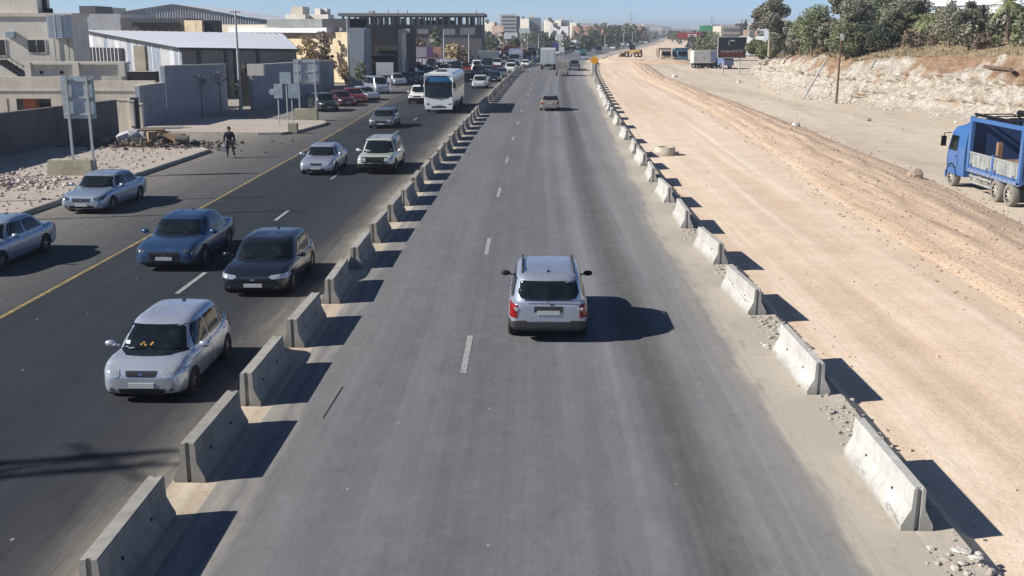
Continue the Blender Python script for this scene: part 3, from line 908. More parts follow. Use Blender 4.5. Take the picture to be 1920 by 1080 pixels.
    # wipers, antenna
    if parts:
        m = MB()
        for y in (-.45, .15):
            p = []
            for k in range(5):
                yy = y + .11 * k; zz = z0 + .03 + .012 * k
                h, nr, _, _ = bvh.ray_cast(Vector((4, yy, zz)), Vector((-1, 0, 0)))
                if h: p.append(h + nr * .022)
            if len(p) > 1: m.tube(p, .008, 4)
        if m.v: m.build('wipers', [M_BLACK], root)
        a = MB(); a.tube([(P['rtop'] + .25, 0, H + .01), (P['rtop'] + .05, 0, H + .22)], [.006, .003], 4); a.box(P['rtop'] + .20, P['rtop'] + .30, -.025, .025, H - .01, H + .035)
        a.build('antenna', [M_BLACK], root)
    if rails:
        for sg in (1, -1):
            m = MB(); y = sg * hw * .64
            m.tube([(P['wtop'] - .10, y, H - .02), (P['wtop'] - .25, y, H + .065), (P['rtop'] + .35, y, H + .065), (P['rtop'] + .18, y, H - .02)], .024, 6)
            m.build('roof_rail', [M_DGREY], root, 40)
    for c in root.children:
        if c.name.startswith('wheel'): c.location.y *= 1.03
        else: c.scale = (1.0, 1.035, P.get('squash', .935))
    return root

SEDAN = dict(L=4.55, W=1.78, H=1.45, belt=.93, hood=.90, nose=.76, deck=.98, tail=.95, cowl=1.06, wtop=.28, rtop=-1.0, rbase=-1.78, wroof=.70, ax_f=1.38, ax_r=-1.30, wr=.31, xb=-.22)
SEDAN2 = dict(SEDAN, L=4.72, W=1.84, H=1.46, wroof=.68, nose=.78, hood=.92, grille=(.50, .40, .64), hl=(.56, .93, .60, .75), cowl=1.12, plate_z=.44, wr=.33, spokes=7)
SEDAN3 = dict(SEDAN, L=4.45, W=1.70, H=1.42, nose=.72, hood=.86, belt=.90, deck=.94, tail=.92, grille=(.34, .54, .62), hl=(.44, .90, .52, .66))
COUPEH = dict(squash=.87, L=4.15, W=1.83, H=1.50, belt=.95, hood=.93, nose=.78, deck=1.0, tail=1.0, cowl=1.0, wtop=.30, rtop=-1.42, rbase=-1.93, ax_f=1.32, ax_r=-1.26, wr=.32, xb=-.25, quarter=-1.18, grille=(.46, .50, .62), hl=(.46, .95, .58, .74), spokes=8)
HATCH = dict(squash=.905, L=3.54, W=1.62, H=1.48, belt=.92, hood=.92, nose=.79, deck=.98, tail=1.0, cowl=1.06, wtop=.32, rtop=-1.28, rbase=-1.64, ax_f=1.12, ax_r=-1.22, wr=.285, xb=-.16, wroof=.70, clr=.18, grille=(.37, .60, .70), hl=(.48, .93, .58, .80), plate_z=.42, quarter=-1.00)
SUV = dict(squash=.90, L=4.25, W=1.80, H=1.70, belt=1.05, hood=1.05, nose=.92, deck=1.08, tail=1.06, cowl=1.0, wtop=.42, rtop=-1.72, rbase=-2.02, ax_f=1.32, ax_r=-1.31, wr=.355, xb=-.18, wroof=.77, wbelt=.94, clr=.25, quarter=-1.15, rw0=1.08, tl=(.72, .95, .66, 1.02), rplate=.80, rwin=[(-.50, 1.11), (.50, 1.11), (.62, 1.15), (.68, 1.27), (.62, 1.56), (-.62, 1.56), (-.68, 1.27), (-.62, 1.15)], grille=(.42, .66, .80), mirror=None)
SUV2 = dict(SUV, squash=.88, L=4.8, W=1.86, H=1.82, belt=1.10, hood=1.10, nose=1.0, deck=1.12, tail=1.10, cowl=1.05, rtop=-2.0, rbase=-2.25, ax_f=1.48, ax_r=-1.40, wr=.385, wroof=.76, clr=.28, grille=(.50, .74, .92), hl=(.56, .93, .76, .96), plate_z=.52)
PICKUP = dict(L=5.1, W=1.82, H=1.78, belt=1.10, hood=1.06, nose=.95, deck=1.08, tail=1.05, cowl=1.15, wtop=.62, rtop=-.52, rbase=-.75, ax_f=1.65, ax_r=-1.45, wr=.37, xb=-.05, clr=.30, rear_door=False)
VAN = dict(L=4.9, W=1.78, H=2.0, belt=1.12, hood=1.10, nose=.95, deck=1.15, tail=1.12, cowl=1.75, wtop=1.15, rtop=-2.2, rbase=-2.38, ax_f=1.55, ax_r=-1.45, wr=.33, xb=.35, wroof=.84, quarter=-.95)
SUV.pop('mirror')

P_SIL = paint('silver_paint', (.48, .52, .60), .6, .28, .03, .3)
P_SILW = paint('pale_silver_paint', (.52, .56, .63), .55, .26, .03, .3)
P_SILB = paint('silver_blue_paint', (.36, .44, .56), .55, .28, .04, .3)
P_BLUE = paint('steel_blue_paint', (.040, .095, .20), .55, .25, .01, .12)
P_DARK = paint('charcoal_paint', (.018, .024, .038), .5, .22, .01, .10)
P_GREY = paint('grey_paint', (.16, .17, .185), .5, .30, .05, .3)
P_BEIGE = paint('champagne_paint', (.33, .31, .27), .45, .35)
P_WHITE = M_WHITEP
P_GREEN = paint('dark_green_paint', (.025, .04, .036), .4, .3, .03, .2)
P_MAROON = paint('maroon_paint', (.10, .012, .02), .4, .3, .03, .2)
P_REDC = paint('red_paint', (.20, .016, .018), .2, .3, .03, .25)
P_NAVY = paint('navy_paint', (.015, .03, .08), .4, .3, .02, .2)
P_TRUCKB = paint('truck_blue_paint', (.010, .11, .34), .0, .42, .10)

TOWARD = -math.pi / 2      # nose towards the camera
AWAY = math.pi / 2
def on_road(px, py, direction):
    p = at(px, py); return (p.x, p.y), direction - heading(p.y)

# the cars near the camera: (front or rear contact point in the photo) -> centre of the car
def car_at(x, y, dirn, L, end):
    """x, y is the middle of the end facing the camera"""
    h = dirn - heading(y)
    yc = y + L / 2
    return (x + (RX(yc) - RX(y)), yc, .008), h

loc, h = car_at(.83, 23.42, AWAY, 4.32, 'rear')
suv = make_car('suv', 'suv', SUV, P_SIL, 'silver suv seen from behind, alone in the middle of the wide carriageway', 'car', None, loc=loc, rz=h, lowtrim=M_DGREY, rails=True, side_trim=True)
# black door mirrors
for c in suv.children:
    if c.name.startswith('door_mirror'): c.data.materials[0] = M_BLACK
loc, h = car_at(-7.08, 19.35, TOWARD, 3.54, 'front')
make_car('hatchback', 'hatch', HATCH, P_SILW, 'small pale silver hatchback nearest the camera on the dark carriageway', 'car', loc=loc, rz=h)
loc, h = car_at(-6.92, 27.65, TOWARD, 4.25, 'front')
make_car('hatchback', 'coupeh', COUPEH, P_DARK, 'charcoal black hatchback beside the central barriers, just behind the small silver car', 'car', loc=loc, rz=h)
loc, h = car_at(-10.28, 30.8, TOWARD, 4.72, 'front')
make_car('sedan', 'sedan2', SEDAN2, P_BLUE, 'steel blue sedan beside the yellow line with a large dark grille', 'car', lights='dark', loc=loc, rz=h)
loc, h = car_at(-16.62, 41.0, TOWARD, 4.45, 'front')
make_car('sedan', 'sedan', SEDAN, P_SILB, 'silver blue sedan driving close to the kerb in front of the two-post sign', 'car', lights='dark', loc=loc, rz=h - .04)
loc, h = car_at(-15.6, 30.2, TOWARD, 4.55, 'front')
make_car('sedan', 'sedan', SEDAN, P_SILB, 'silver sedan cut off by the left edge of the photo', 'car', lights='dark', loc=(-15.95, 32.4, .008), rz=TOWARD - .06)
loc, h = car_at(-9.62, 52.2, TOWARD, 4.45, 'front')
make_car('sedan', 'sedan3', SEDAN3, P_SIL, 'older silver grey sedan left of the jeep, nearer the yellow line', 'car', loc=loc, rz=h)
loc, h = car_at(-6.78, 52.6, TOWARD, 4.8, 'front')
jeep = make_car('jeep', 'suv2', SUV2, paint('pale_green_paint', (.52, .56, .50), .3, .32, .08), 'pale green four wheel drive with roof rack and black bull bar near the central barriers', 'car', loc=loc, rz=h, lowtrim=M_BLACK, rails=True)
m = MB()
for z in (.42, .62, .86):
    m.tube([(2.42, -.62, z), (2.50, -.55, z), (2.50, .55, z), (2.42, .62, z)], .03, 6)
for y in (-.4, .4): m.tube([(2.50, y, .38), (2.50, y, .9)], .03, 6)
m.build('bull_bar', [M_BLACK], jeep, 40)
m = MB()
m.box(2.18, 2.34, -.55, .55, .48, .66)
for x in np.linspace(-1.5, .3, 7): m.tube([(x, -.62, 1.90), (x, .62, 1.90)], .015, 5)
for y in (-.62, .62): m.tube([(-1.6, y, 1.90), (.4, y, 1.90)], .018, 5)
tag(m.build('roof_rack', [M_DGREY], jeep, 40), kind='stuff')
_b = BODY_CACHE['suv'][2]
for nm, ol, mt in (('tailgate_trim', dens([(-.55, .985), (.55, .985), (.55, 1.005), (-.55, 1.005)], 6), M_CHROME), ('tailgate_badge', [(math.cos(k*.785)*.045, .95 + math.sin(k*.785)*.03) for k in range(8)], M_CHROME), ('plate_recess', dens([(-.33, .73), (.33, .73), (.33, .87), (-.33, .87)], 3), M_DGREY)):
    q_ = project(_b, ol, 'rear', .012 if nm != 'plate_recess' else .006, rings=2)
    if q_: q_.build(nm, [mt], suv, 40)
m = MB(); 0 and m.hexa([(-1.98, -.60, 1.60), (-1.62, -.62, 1.655), (-1.62, .62, 1.655), (-1.98, .60, 1.60)], [(-1.98, -.60, 1.63), (-1.62, -.62, 1.70), (-1.62, .62, 1.70), (-1.98, .60, 1.63)])
m = MB(); m.tube([(-2.02, -.02, 1.10), (-2.0, -.30, 1.14)], .010, 4); m.build('rear_wiper', [M_BLACK], suv)
for sg in (-1, 1):
    q_ = project(_b, [(sg*.735 + math.cos(k*.785)*.05*sg, .80 + math.sin(k*.785)*.045) for k in range(8)], 'rear', .022, rings=2)
    if q_: q_.build('indicator_lamp', [M_AMBER if False else M_LAMP], suv, 40)

def simple_car(px, py, key, P, pm, label, dirn=TOWARD, name=None, cat='car', group=None, parts=False, turn=0.0, lights='light', **kw):
    p = at(px, py, .22); loc, h = car_at(p.x, p.y, dirn, P['L'], '')
    return make_car(name or key_name[key], key, P, pm, label, cat, group, loc=loc, rz=h + turn, parts=parts, lights=lights, **kw)
key_name = dict(sedan='sedan', sedan2='sedan', sedan3='sedan', coupeh='hatchback', hatch='hatchback', suv='suv', suv2='suv', pickup='pickup', van='van')
simple_car(714, 236, 'coupeh', COUPEH, P_GREY, 'dark grey hatchback driving alone beyond the jeep, level with the pavement island', parts=True)
simple_car(782, 191, 'pickup', PICKUP, P_WHITE, 'white pickup with a black bumper, left of the white bus', parts=True, lowtrim=M_BLACK)
simple_car(1031, 204, 'sedan3', SEDAN3, P_BEIGE, 'dull champagne sedan seen from behind, far up the main carriageway', AWAY, parts=True)
simple_car(898, 163, 'suv', SUV, paint('pale_grey_paint', (.55, .57, .58), .2, .35), 'pale silver suv following the white bus along the barriers')
simple_car(926, 151, 'sedan', SEDAN, P_DARK, 'black sedan behind the pale suv beside the central barriers')
simple_car(938, 143, 'sedan2', SEDAN2, paint('teal_paint', (.09, .14, .16), .4, .3), 'dark teal sedan just behind the black sedan in the queue')
simple_car(956, 134, 'suv2', SUV2, P_WHITE, 'white suv far along the central barriers, behind the teal sedan')
simple_car(984, 124, 'sedan3', SEDAN3, P_WHITE, 'small distant white sedan where the central barriers bend away')
simple_car(931, 136, 'hatch', HATCH, P_REDC, 'small distant red hatchback in the left queue')
simple_car(912, 137, 'sedan3', SEDAN3, P_GREY, 'small distant grey sedan right of the white van')
# parked cars along the left wall, noses angled to the road
PK = 'cars parked in front of the grey wall'
for px, py, k, P, pm, lab in [
    (597, 206, 'suv', SUV, P_GREEN, 'dark green suv at the near end of the row parked by the wall'),
    (630, 196, 'sedan', SEDAN, P_MAROON, 'maroon sedan parked second in the row beside the dark green suv'),
    (654, 190, 'sedan2', SEDAN2, P_REDC, 'red sedan parked in the row beyond the maroon one'),
    (676, 185, 'sedan3', SEDAN3, P_SIL, 'silver sedan parked beyond the red one with its nose in the sun'),
    (700, 173, 'van', VAN, P_SIL, 'silver grey minivan parked in the row below the small panel sign'),
    (738, 158, 'suv', SUV, P_SIL, 'silver suv parked under the dark building'),
    (762, 154, 'sedan', SEDAN, P_NAVY, 'navy sedan parked right of the silver suv under the dark building'),
    (783, 151, 'sedan2', SEDAN2, P_SILB, 'pale blue sedan parked left of the bus roof'),
    (800, 140, 'sedan', SEDAN, P_NAVY, 'dark blue sedan parked behind the white bus'),
    (760, 141, 'sedan3', SEDAN3, P_DARK, 'black sedan parked in the second row under the striped hoarding'),
    (735, 146, 'sedan3', SEDAN3, P_GREEN, 'dark green sedan parked below the small tin shed'),
    (820, 133, 'suv', SUV, P_DARK, 'black suv parked at the far end of the row by the hoarding'),
    (840, 128, 'sedan', SEDAN, P_SIL, 'silver sedan parked at the foot of the far hoarding')]:
    simple_car(px, py, k, P, pm, lab, group=PK, turn=R(rnd.uniform(22, 38)))
# the queue far behind the bus
van = simple_car(893, 132, 'van', VAN, P_WHITE, 'white delivery van in the left queue beyond the bus', name='van', cat='van')

# ------------------------------------------------------------------ coach
def coach():
    p = at(837, 206, .32)
    L, Wd, H = 12.0, 2.55, 3.42
    loc, h = car_at(-6.25, p.y, TOWARD, L, '')
    r = empty('coach', loc, h, 'white coach with a deep dark windscreen driving along the central barriers', 'bus')
    pm = paint('coach_white', (.74, .75, .76), 0, .32, .05)
    hx, hw = L/2, Wd/2
    prof = [(-hx, .45, .34), (-hx, .30, 3.2), (-hx + .15, 0, 3.40)]
    # body: loft of rounded rectangles
    m = MB(); vs = []; N = 20
    st = [(-hx, .97, .42, 3.22), (-hx + .12, 1.0, .36, 3.38), (-hx + 1, 1.0, .34, H), (hx - 1.2, 1.0, .34, H), (hx - .35, 1.0, .34, 3.40), (hx - .12, .985, .34, 3.28), (hx - .02, .955, .36, 2.6), (hx, .93, .40, 1.2)]
    for x, f, zb, zt in st:
        for k in range(N):
            a = 2*math.pi*k/N + math.pi/N; ca, sa = math.cos(a), math.sin(a); e_ = .30
            vs.append((x - (.20 * max(0, (sa * .5 + .5) - .55) if x > hx - .2 else 0), math.copysign(abs(ca)**e_, ca) * hw * f, (zb+zt)/2 + math.copysign(abs(sa)**e_, sa) * (zt-zb)/2))
    n = N
    m.add(vs, [(i*n+k, i*n+(k+1)%n, (i+1)*n+(k+1)%n, (i+1)*n+k) for i in range(len(st)-1) for k in range(n)][::1] + [tuple(reversed(range(n))), tuple((len(st)-1)*n + k for k in range(n))])
    m.f = [tuple(reversed(f)) for f in m.f]
    body = m.build('body', [pm], r, 40)
    # front face panel, upright with slight rake
    f = MB(); f.hexa([(hx - .3, -1.18, .36), (hx + .06, -1.16, .36), (hx + .06, 1.16, .36), (hx - .3, 1.18, .36)], [(hx - .3, -1.2, 1.38), (hx + .05, -1.19, 1.38), (hx + .05, 1.19, 1.38), (hx - .3, 1.2, 1.38)])
    f.build('front_panel', [pm], r)
    w = MB(); n = 8; vs = []
    for k in range(n + 1):
        y = -1.17 + 2.34 * k / n; bow = .09 * (1 - (y / 1.17) ** 2)
        for z, x in ((1.32, hx + .02), (2.2, hx - .03), (2.66, hx - .10), (3.18, hx - .26)): vs.append((x + bow, y, z))
    w.add(vs, [(k*4+j, (k+1)*4+j, (k+1)*4+j+1, k*4+j+1) for k in range(n) for j in range(2)], 0)
    w.f += [(k*4+2, (k+1)*4+2, (k+1)*4+3, k*4+3) for k in range(n)]; w.m += [1] * n
    w.build('windscreen', [M_GLASS, plain('blue_sun_strip', (.02, .10, .22), .12)], r, 60)
    fr = MB()
    for y in (-1.2, 1.2): fr.box(hx - .30, hx + .0, y - .035, y + .035, 1.3, 3.2)
    fr.box(hx - .35, hx - .10, -1.2, 1.2, 3.17, 3.36)
    fr.build('windscreen_frame', [pm], r)
    for sg in (1, -1):
        g = MB(); g.box(-hx + .6, hx - .7, sg * hw - .01 if sg > 0 else -hw - .012, sg * hw + .012 if sg > 0 else -hw + .01, 1.72, 2.78)
        g.build('window_band', [M_GLASS], r)
        for k in range(6):
            b = MB(); x = -hx + 1.9 + k * 1.55
            b.box(x - .04, x + .04, sg * hw - .02, sg * hw + .018 * sg if sg > 0 else sg * hw + .02, 1.72, 2.78) if sg > 0 else b.box(x - .04, x + .04, -hw - .018, -hw + .02, 1.72, 2.78)
            b.build('window_post', [M_BLACK], r)
        hl = MB(); M = Matrix.Translation((hx + .03, sg * .92, .82)) @ Matrix.Diagonal((.06, .22, .13, 1))
        hl.lathe([(0.001, -1), (.6, -.8), (1, 0), (.6, .8), (.001, 1)], 10, M); hl.build('headlight', [M_LAMP], r, 40)
        a = MB(); a.tube([(hx - .1, sg * 1.2, 3.0), (hx + .38, sg * 1.36, 2.95), (hx + .40, sg * 1.38, 2.6)], .025, 6)
        a.box(hx + .33, hx + .45, sg * 1.38 - .11, sg * 1.38 + .11, 2.15, 2.62); a.build('mirror', [M_BLACK], r)
    b = MB(); b.box(hx + .055, hx + .075, -.62, .62, .50, .62); b.build('lower_grille', [M_BLACK], r)
    b = MB(); b.box(hx + .055, hx + .08, -.26, .26, .66, .78); b.build('number_plate', [M_PLATE], r)
    for sg in (1, -1):
        b = MB(); b.hexa([(hx+.04, sg*.05-.03, 1.28), (hx+.07, sg*.05-.03, 1.28), (hx+.07, sg*.05+.03, 1.28), (hx+.04, sg*.05+.03, 1.28)],
                         [(hx+.03, sg*.85-.03, 1.34), (hx+.06, sg*.85-.03, 1.34), (hx+.06, sg*.85+.03, 1.34), (hx+.03, sg*.85+.03, 1.34)]); b.build('wiper', [M_BLACK], r)
    b = MB(); b.hexa([(2.6, -.45, H - .02), (3.6, -.45, H - .02), (3.6, .45, H - .02), (2.6, .45, H - .02)], [(2.7, -.38, H + .16), (3.45, -.38, H + .14), (3.45, .38, H + .14), (2.7, .38, H + .16)])
    b.build('roof_hatch', [M_DGREY], r)
    add_wheels(r, (hx - 2.6, -hx + 3.2), 2.34, .48, .30, 8)
coach()

# ------------------------------------------------------------------ trucks on the main carriageway
def box_truck():
    p = at(1027, 131); L = 7.5
    loc, h = car_at(p.x, p.y, AWAY, L, '')
    r = empty('box_truck', loc, h, 'tall white box truck seen from behind at the far end of the main carriageway', 'truck')
    m = MB(); m.box(-L/2, L/2 - 2.1, -1.3, 1.3, 1.0, 3.75); m.build('cargo_box', [paint('box_white', (.62, .65, .66), 0, .5)], r)
    m = MB()
    for y in (-.62, .62): m.box(-L/2 - .03, -L/2 - .004, y - .56, y + .56, 1.12, 3.35)
    m.build('rear_doors', [paint('box_grey', (.42, .47, .49), 0, .5)], r)
    m = MB(); m.box(-L/2 - .05, -L/2 + .08, -1.3, 1.3, 3.40, 3.80); m.build('top_rail', [M_WHITEP], r)
    m = MB(); m.hexa([(L/2-2.0, -1.1, .6), (L/2, -1.1, .6), (L/2, 1.1, .6), (L/2-2.0, 1.1, .6)], [(L/2-2.0, -1.05, 2.6), (L/2-.35, -1.0, 2.5), (L/2-.35, 1.0, 2.5), (L/2-2.0, 1.05, 2.6)]); m.build('cab', [M_WHITEP], r)
    m = MB(); m.box(-L/2 + .1, L/2 - 2, -.45, .45, .55, .98); m.box(-L/2, -L/2 + .12, -1.2, 1.2, .5, .72); m.build('chassis', [M_BLACK], r)
    for sg in (1, -1):
        m = MB(); m.box(-L/2 - .02, -L/2 + .02, sg * 1.0 - .15, sg * 1.0 + .15, .55, .68); m.build('tail_light', [M_RED], r)
    add_wheels(r, (L/2 - 1.2, -L/2 + 1.7), 2.2, .45, .35, 6)
box_truck()
def caged_pickup(px, py, pm, cage, label, name):
    p = at(px, py); L = 4.8
    loc, h = car_at(p.x, p.y, AWAY, L, '')
    r = empty(name, loc, h, label, 'pickup')
    m = MB(); m.box(-L/2, .4, -.92, .92, .62, .78); m.box(-L/2, -L/2 + .05, -.92, .92, .78, 1.25)
    for sg in (1, -1): m.box(-L/2 + .06, .4, sg*.92 - .03, sg*.92 + .03, .78, 1.25)
    m.build('cargo_bed', [pm], r)
    m = MB(); m.hexa([(.45, -.88, .5), (L/2, -.86, .5), (L/2, .86, .5), (.45, .88, .5)], [(.45, -.88, 1.1), (L/2, -.82, .95), (L/2, .82, .95), (.45, .88, 1.1)])
    m.hexa([(.45, -.84, 1.1), (1.7, -.84, 1.08), (1.7, .84, 1.08), (.45, .84, 1.1)], [(.5, -.70, 1.75), (1.2, -.70, 1.75), (1.2, .70, 1.75), (.5, .70, 1.75)]); m.build('cab', [pm], r)
    m = MB(); m.box(.43, .45, -.62, .62, 1.2, 1.62); m.build('rear_window', [M_GLASS], r)
    if cage:
        m = MB()
        for z in (1.4, 1.65, 1.9, 2.15, 2.4):
            m.box(-L/2, -L/2 + .04, -.92, .92, z, z + .13)
            for sg in (1, -1): m.box(-L/2 + .06, .35, sg*.91 - .02, sg*.91 + .02, z, z + .13)
        for x in (-L/2 + .05, .36):
            for sg in (1, -1): m.box(x - .04, x + .04, sg*.88 - .04, sg*.88 + .04, 1.25, 2.55)
        m.build('slatted_cage', [concrete('cage_paint', (.36, .35, .32), 3)], r)
        m = MB(); m.box(-L/2 + .12, .3, -.84, .84, .80, 2.1); m.build('load', [concrete('load_cloth', (.30, .29, .27), 3)], r)
    for sg in (1, -1):
        m = MB(); m.box(-L/2 - .02, -L/2, sg*.8 - .07, sg*.8 + .07, .80, 1.1); m.build('tail_light', [M_RED], r)
    add_wheels(r, (L/2 - .8, -L/2 + 1.0), 1.7, .34, .22, 5)
caged_pickup(1054, 143, paint('dusty_grey_paint', (.30, .29, .27), .1, .5), True, 'grey pickup with a tall slatted cage on its bed, behind the white box truck', 'pickup')
caged_pickup(1077, 133, paint('slate_blue_paint', (.06, .09, .13), .3, .4), False, 'slate blue pickup right of the caged one at the far end of the carriageway', 'pickup')

# ------------------------------------------------------------------ blue tipper
def tipper():
    x0, yb = 20.75, 43.45
    r = empty('tipper_truck', (x0 + 1.2, yb, hz(x0 + 1, 46) + .0), AWAY, 'blue tipper truck with dusty drop sides standing on the haul road at the right edge', 'truck')
    r.scale = (.93, 1, 1)
    # local: x forward from the rear of the body, y to the left (towards the camera side)
    dusty = plain('dusty_panel', (.26, .275, .265), .85, vary=.3, sc=3)
    deep = paint('shaded_bed_blue', (.008, .040, .13), 0, .6, .05)  # truck blue darkened, shade inside the bed put into the colour
    m = MB(); m.box(.2, 8.3, -.42, -.28, .62, .92); m.box(.2, 8.3, .28, .42, .62, .92)
    for x in (1, 3, 5, 7): m.box(x, x + .12, -.28, .28, .66, .88)
    m.build('chassis', [M_BLACK], r)
    m = MB(); m.box(0, 5.6, -1.2, 1.2, 1.04, 1.20); m.build('bed_floor', [P_TRUCKB], r)
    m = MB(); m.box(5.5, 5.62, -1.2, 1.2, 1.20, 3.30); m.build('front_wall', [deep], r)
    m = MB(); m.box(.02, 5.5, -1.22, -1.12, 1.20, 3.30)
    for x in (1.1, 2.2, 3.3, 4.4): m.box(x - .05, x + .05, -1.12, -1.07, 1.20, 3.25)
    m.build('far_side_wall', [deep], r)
    m = MB(); m.box(-.04, .06, -1.1, 1.1, 1.2, 1.9); m.build('tail_board', [P_TRUCKB], r)
    for a, b in ((.22, 2.72), (2.9, 5.34)):
        m = MB(); m.box(a, b, 1.12, 1.18, 1.22, 1.86)
        for x in np.linspace(a + .25, b - .25, 3): m.box(x - .03, x + .03, 1.185, 1.205, 1.25, 1.83)
        m.box(a, b, 1.185, 1.21, 1.80, 1.88)
        m.build('drop_side', [dusty], r)
        for x in (a + .3, b - .3):
            q = MB(); q.tube([(x, 1.20, 1.34), (x, 1.26, 1.34), (x, 1.26, 1.18)], .03, 6); q.build('latch', [P_TRUCKB], r)
    for nm, a, b, zt in (('corner_post', -.04, .20, 3.42), ('centre_post', 2.73, 2.89, 1.95), ('corner_post', 5.36, 5.62, 3.42)):
        m = MB(); m.box(a, b, 1.06, 1.22, 1.0, zt); m.build(nm, [P_TRUCKB], r)
    m = MB(); m.box(.0, 5.5, 1.10, 1.20, 3.22, 3.40); m.build('top_rail', [P_TRUCKB], r)
    m = MB(); m.tube([(.1, -1.1, 3.50), (1.5, -1.0, 3.55), (5.6, -.95, 3.56)], .13, 8); m.tube([(1.0, .95, 3.46), (5.7, .95, 3.50)], .07, 8)
    for x in (1.4, 2.8, 4.2, 5.5): m.tube([(x, -1.1, 3.3), (x, -.6, 3.52), (x, .6, 3.52), (x, 1.12, 3.38)], .03, 5)
    m.build('rolled_tarpaulin', [M_BLACK], r, 40)
    m = MB(); vs = []
    for i in range(15):
        for j in range(9):
            x = .08 + 5.3 * i / 14; y = -1.08 + 2.14 * j / 8
            vs.append((x, y, 1.35 + 1.05 * math.exp(-((x - 1.3) / 1.5) ** 2) * math.exp(-((y + .3) / .9) ** 2) + .25 * math.exp(-((x-4) / 1.2) ** 2) + .06 * noise.noise(Vector((x*2, y*2, 1)))))
    m.add(vs, [(i*9+j, (i+1)*9+j, (i+1)*9+j+1, i*9+j+1) for i in range(14) for j in range(8)])
    o = m.build('soil_load', [m_soil('load_soil', [(.12, .08, .055), (.18, .12, .08), (.22, .15, .10), (.26, .19, .13)], 3, 3, .2, .05, False)], r, True)
    m = MB(); m.box(2.70, 2.92, .86, 1.05, 1.2, 2.5); m.build('stake', [plain('rusty_board', (.26, .15, .09), .9)], r)
    # underbody side: rails, tank, rear guard
    m = MB()
    m.box(1.9 + .95, 5.3, 1.10, 1.16, .48, .58); m.box(1.9 + .95, 5.3, 1.10, 1.16, .74, .84)
    for x in (3.0, 4.1, 5.2): m.box(x, x + .06, 1.04, 1.10, .45, 1.04)
    m.build('side_guard', [dusty], r)
    m = MB(); m.tube([(3.5, .78, .72), (4.8, .78, .72)], .26, 12); m.build('fuel_tank', [M_HUBDUST], r, 40)
    m = MB(); m.box(.0, 5.5, 1.10, 1.22, .96, 1.10)
    for x in np.linspace(.3, 5.2, 12): m.box(x - .08, x + .08, 1.225, 1.245, .98, 1.08)
    m.build('bed_rail', [paint('dusty_blue_paint', (.10, .20, .42), 0, .6, .4)], r)
    for x in (.95, 2.3):
        m = MB(); m.tube([(x - .62, 1.0, .98), (x - .35, 1.0, 1.06), (x + .35, 1.0, 1.06), (x + .62, 1.0, .98)], .05, 6); m.build('mudguard', [M_HUBDUST], r)
    ty, rm = wheel_meshes(.50, .30, 8, M_HUBDUST)
    tyd = ty.copy(); tyd.materials[0] = plain('dusty_tyre', (.20, .185, .16), .95)
    for x in (1.45, 2.80, 7.35):
        for sg in (1, -1):
            o = link('wheel', tyd, r, (x - (.55 if x < 5 else 0), sg * 1.05, .50), (math.pi/2 * -sg, 0, 0)); link('rim', rm, o)
    # cab
    m = MB()
    x0c, x1c = 5.85, 8.05
    vs = []
    secs = [(.62, x1c + .02, 1.20), (1.25, x1c + .05, 1.22), (1.75, x1c, 1.22), (2.55, x1c - .28, 1.16), (2.80, x1c - .48, 1.08), (2.92, x1c - .9, .95)]
    for z, xf, w in secs:
        vs += [(x0c, -w, z), (xf - .12, -w, z), (xf, -w + .14, z), (xf, w - .14, z), (xf - .12, w, z), (x0c, w, z)]
    n = 6
    m.add(vs, [(i*n+k, i*n+(k+1)%n, (i+1)*n+(k+1)%n, (i+1)*n+k) for i in range(len(secs)-1) for k in range(n)] + [tuple(reversed(range(n))), tuple((len(secs)-1)*n + k for k in range(n))])
    m.build('cab', [P_TRUCKB], r, 30)
    m = MB(); m.hexa([(x0c + .0, -.95, 2.90), (x0c + 1.25, -.9, 2.90), (x0c + 1.25, .9, 2.90), (x0c, .95, 2.90)], [(x0c, -.9, 3.25), (x0c + .35, -.8, 3.22), (x0c + .35, .8, 3.22), (x0c, .9, 3.25)]); m.build('roof_deflector', [P_TRUCKB], r)
    for sg in (1, -1):
        def yy(z): return sg * float(np.interp(z, [1.75, 2.55], [1.222, 1.162]))
        m = MB(); a = [(x0c + .95, 1.72), (x1c - .22, 1.72), (x1c - .42, 2.42), (x0c + .95, 2.42)]
        vs = [(x, yy(z) + sg * .012, z) for x, z in a] + [(x, yy(z) - sg * .02, z) for x, z in a]
        f = [(0,1,2,3),(4,7,6,5),(0,4,5,1),(1,5,6,2),(2,6,7,3),(3,7,4,0)]
        m.add(vs, f if sg < 0 else [tuple(reversed(q)) for q in f]); m.build('side_window', [M_GLASS], r)
        m = MB()
        for x in (x0c + .82, x1c - .16): m.box(x - .008, x + .008, sg*1.225 - .004, sg*1.225 + .004, .95, 1.72)
        m.box(x0c + .82, x1c - .16, sg*1.225 - .004, sg*1.225 + .004, .94, .956); m.build('door_seam', [M_BLACK], r)
        m = MB(); m.box(x0c + .95, x0c + 1.12, sg*1.225 - .02, sg*1.225 + .02, 1.45, 1.50); m.build('door_handle', [M_BLACK], r)
        m = MB(); m.tube([(x1c - .15, sg*1.15, 2.5), (x1c + .06, sg*1.40, 2.45), (x1c + .06, sg*1.40, 1.9)], .025, 6)
        m.box(x1c + .0, x1c + .12, sg*1.40 - .11, sg*1.40 + .11, 1.85, 2.32); m.build('mirror', [M_BLACK], r)
        m = MB(); m.tube([(7.35 + math.cos(t) * .60, sg * 1.19, .50 + math.sin(t) * .60) for t in np.linspace(.05, math.pi - .05, 9)], .05, 5); m.build('wheel_arch', [M_BLACK], r)
    m = MB(); vs = [(x1c + .03, -1.0, 1.70), (x1c + .03, 1.0, 1.70), (x1c - .20, .92, 2.45), (x1c - .20, -.92, 2.45)]
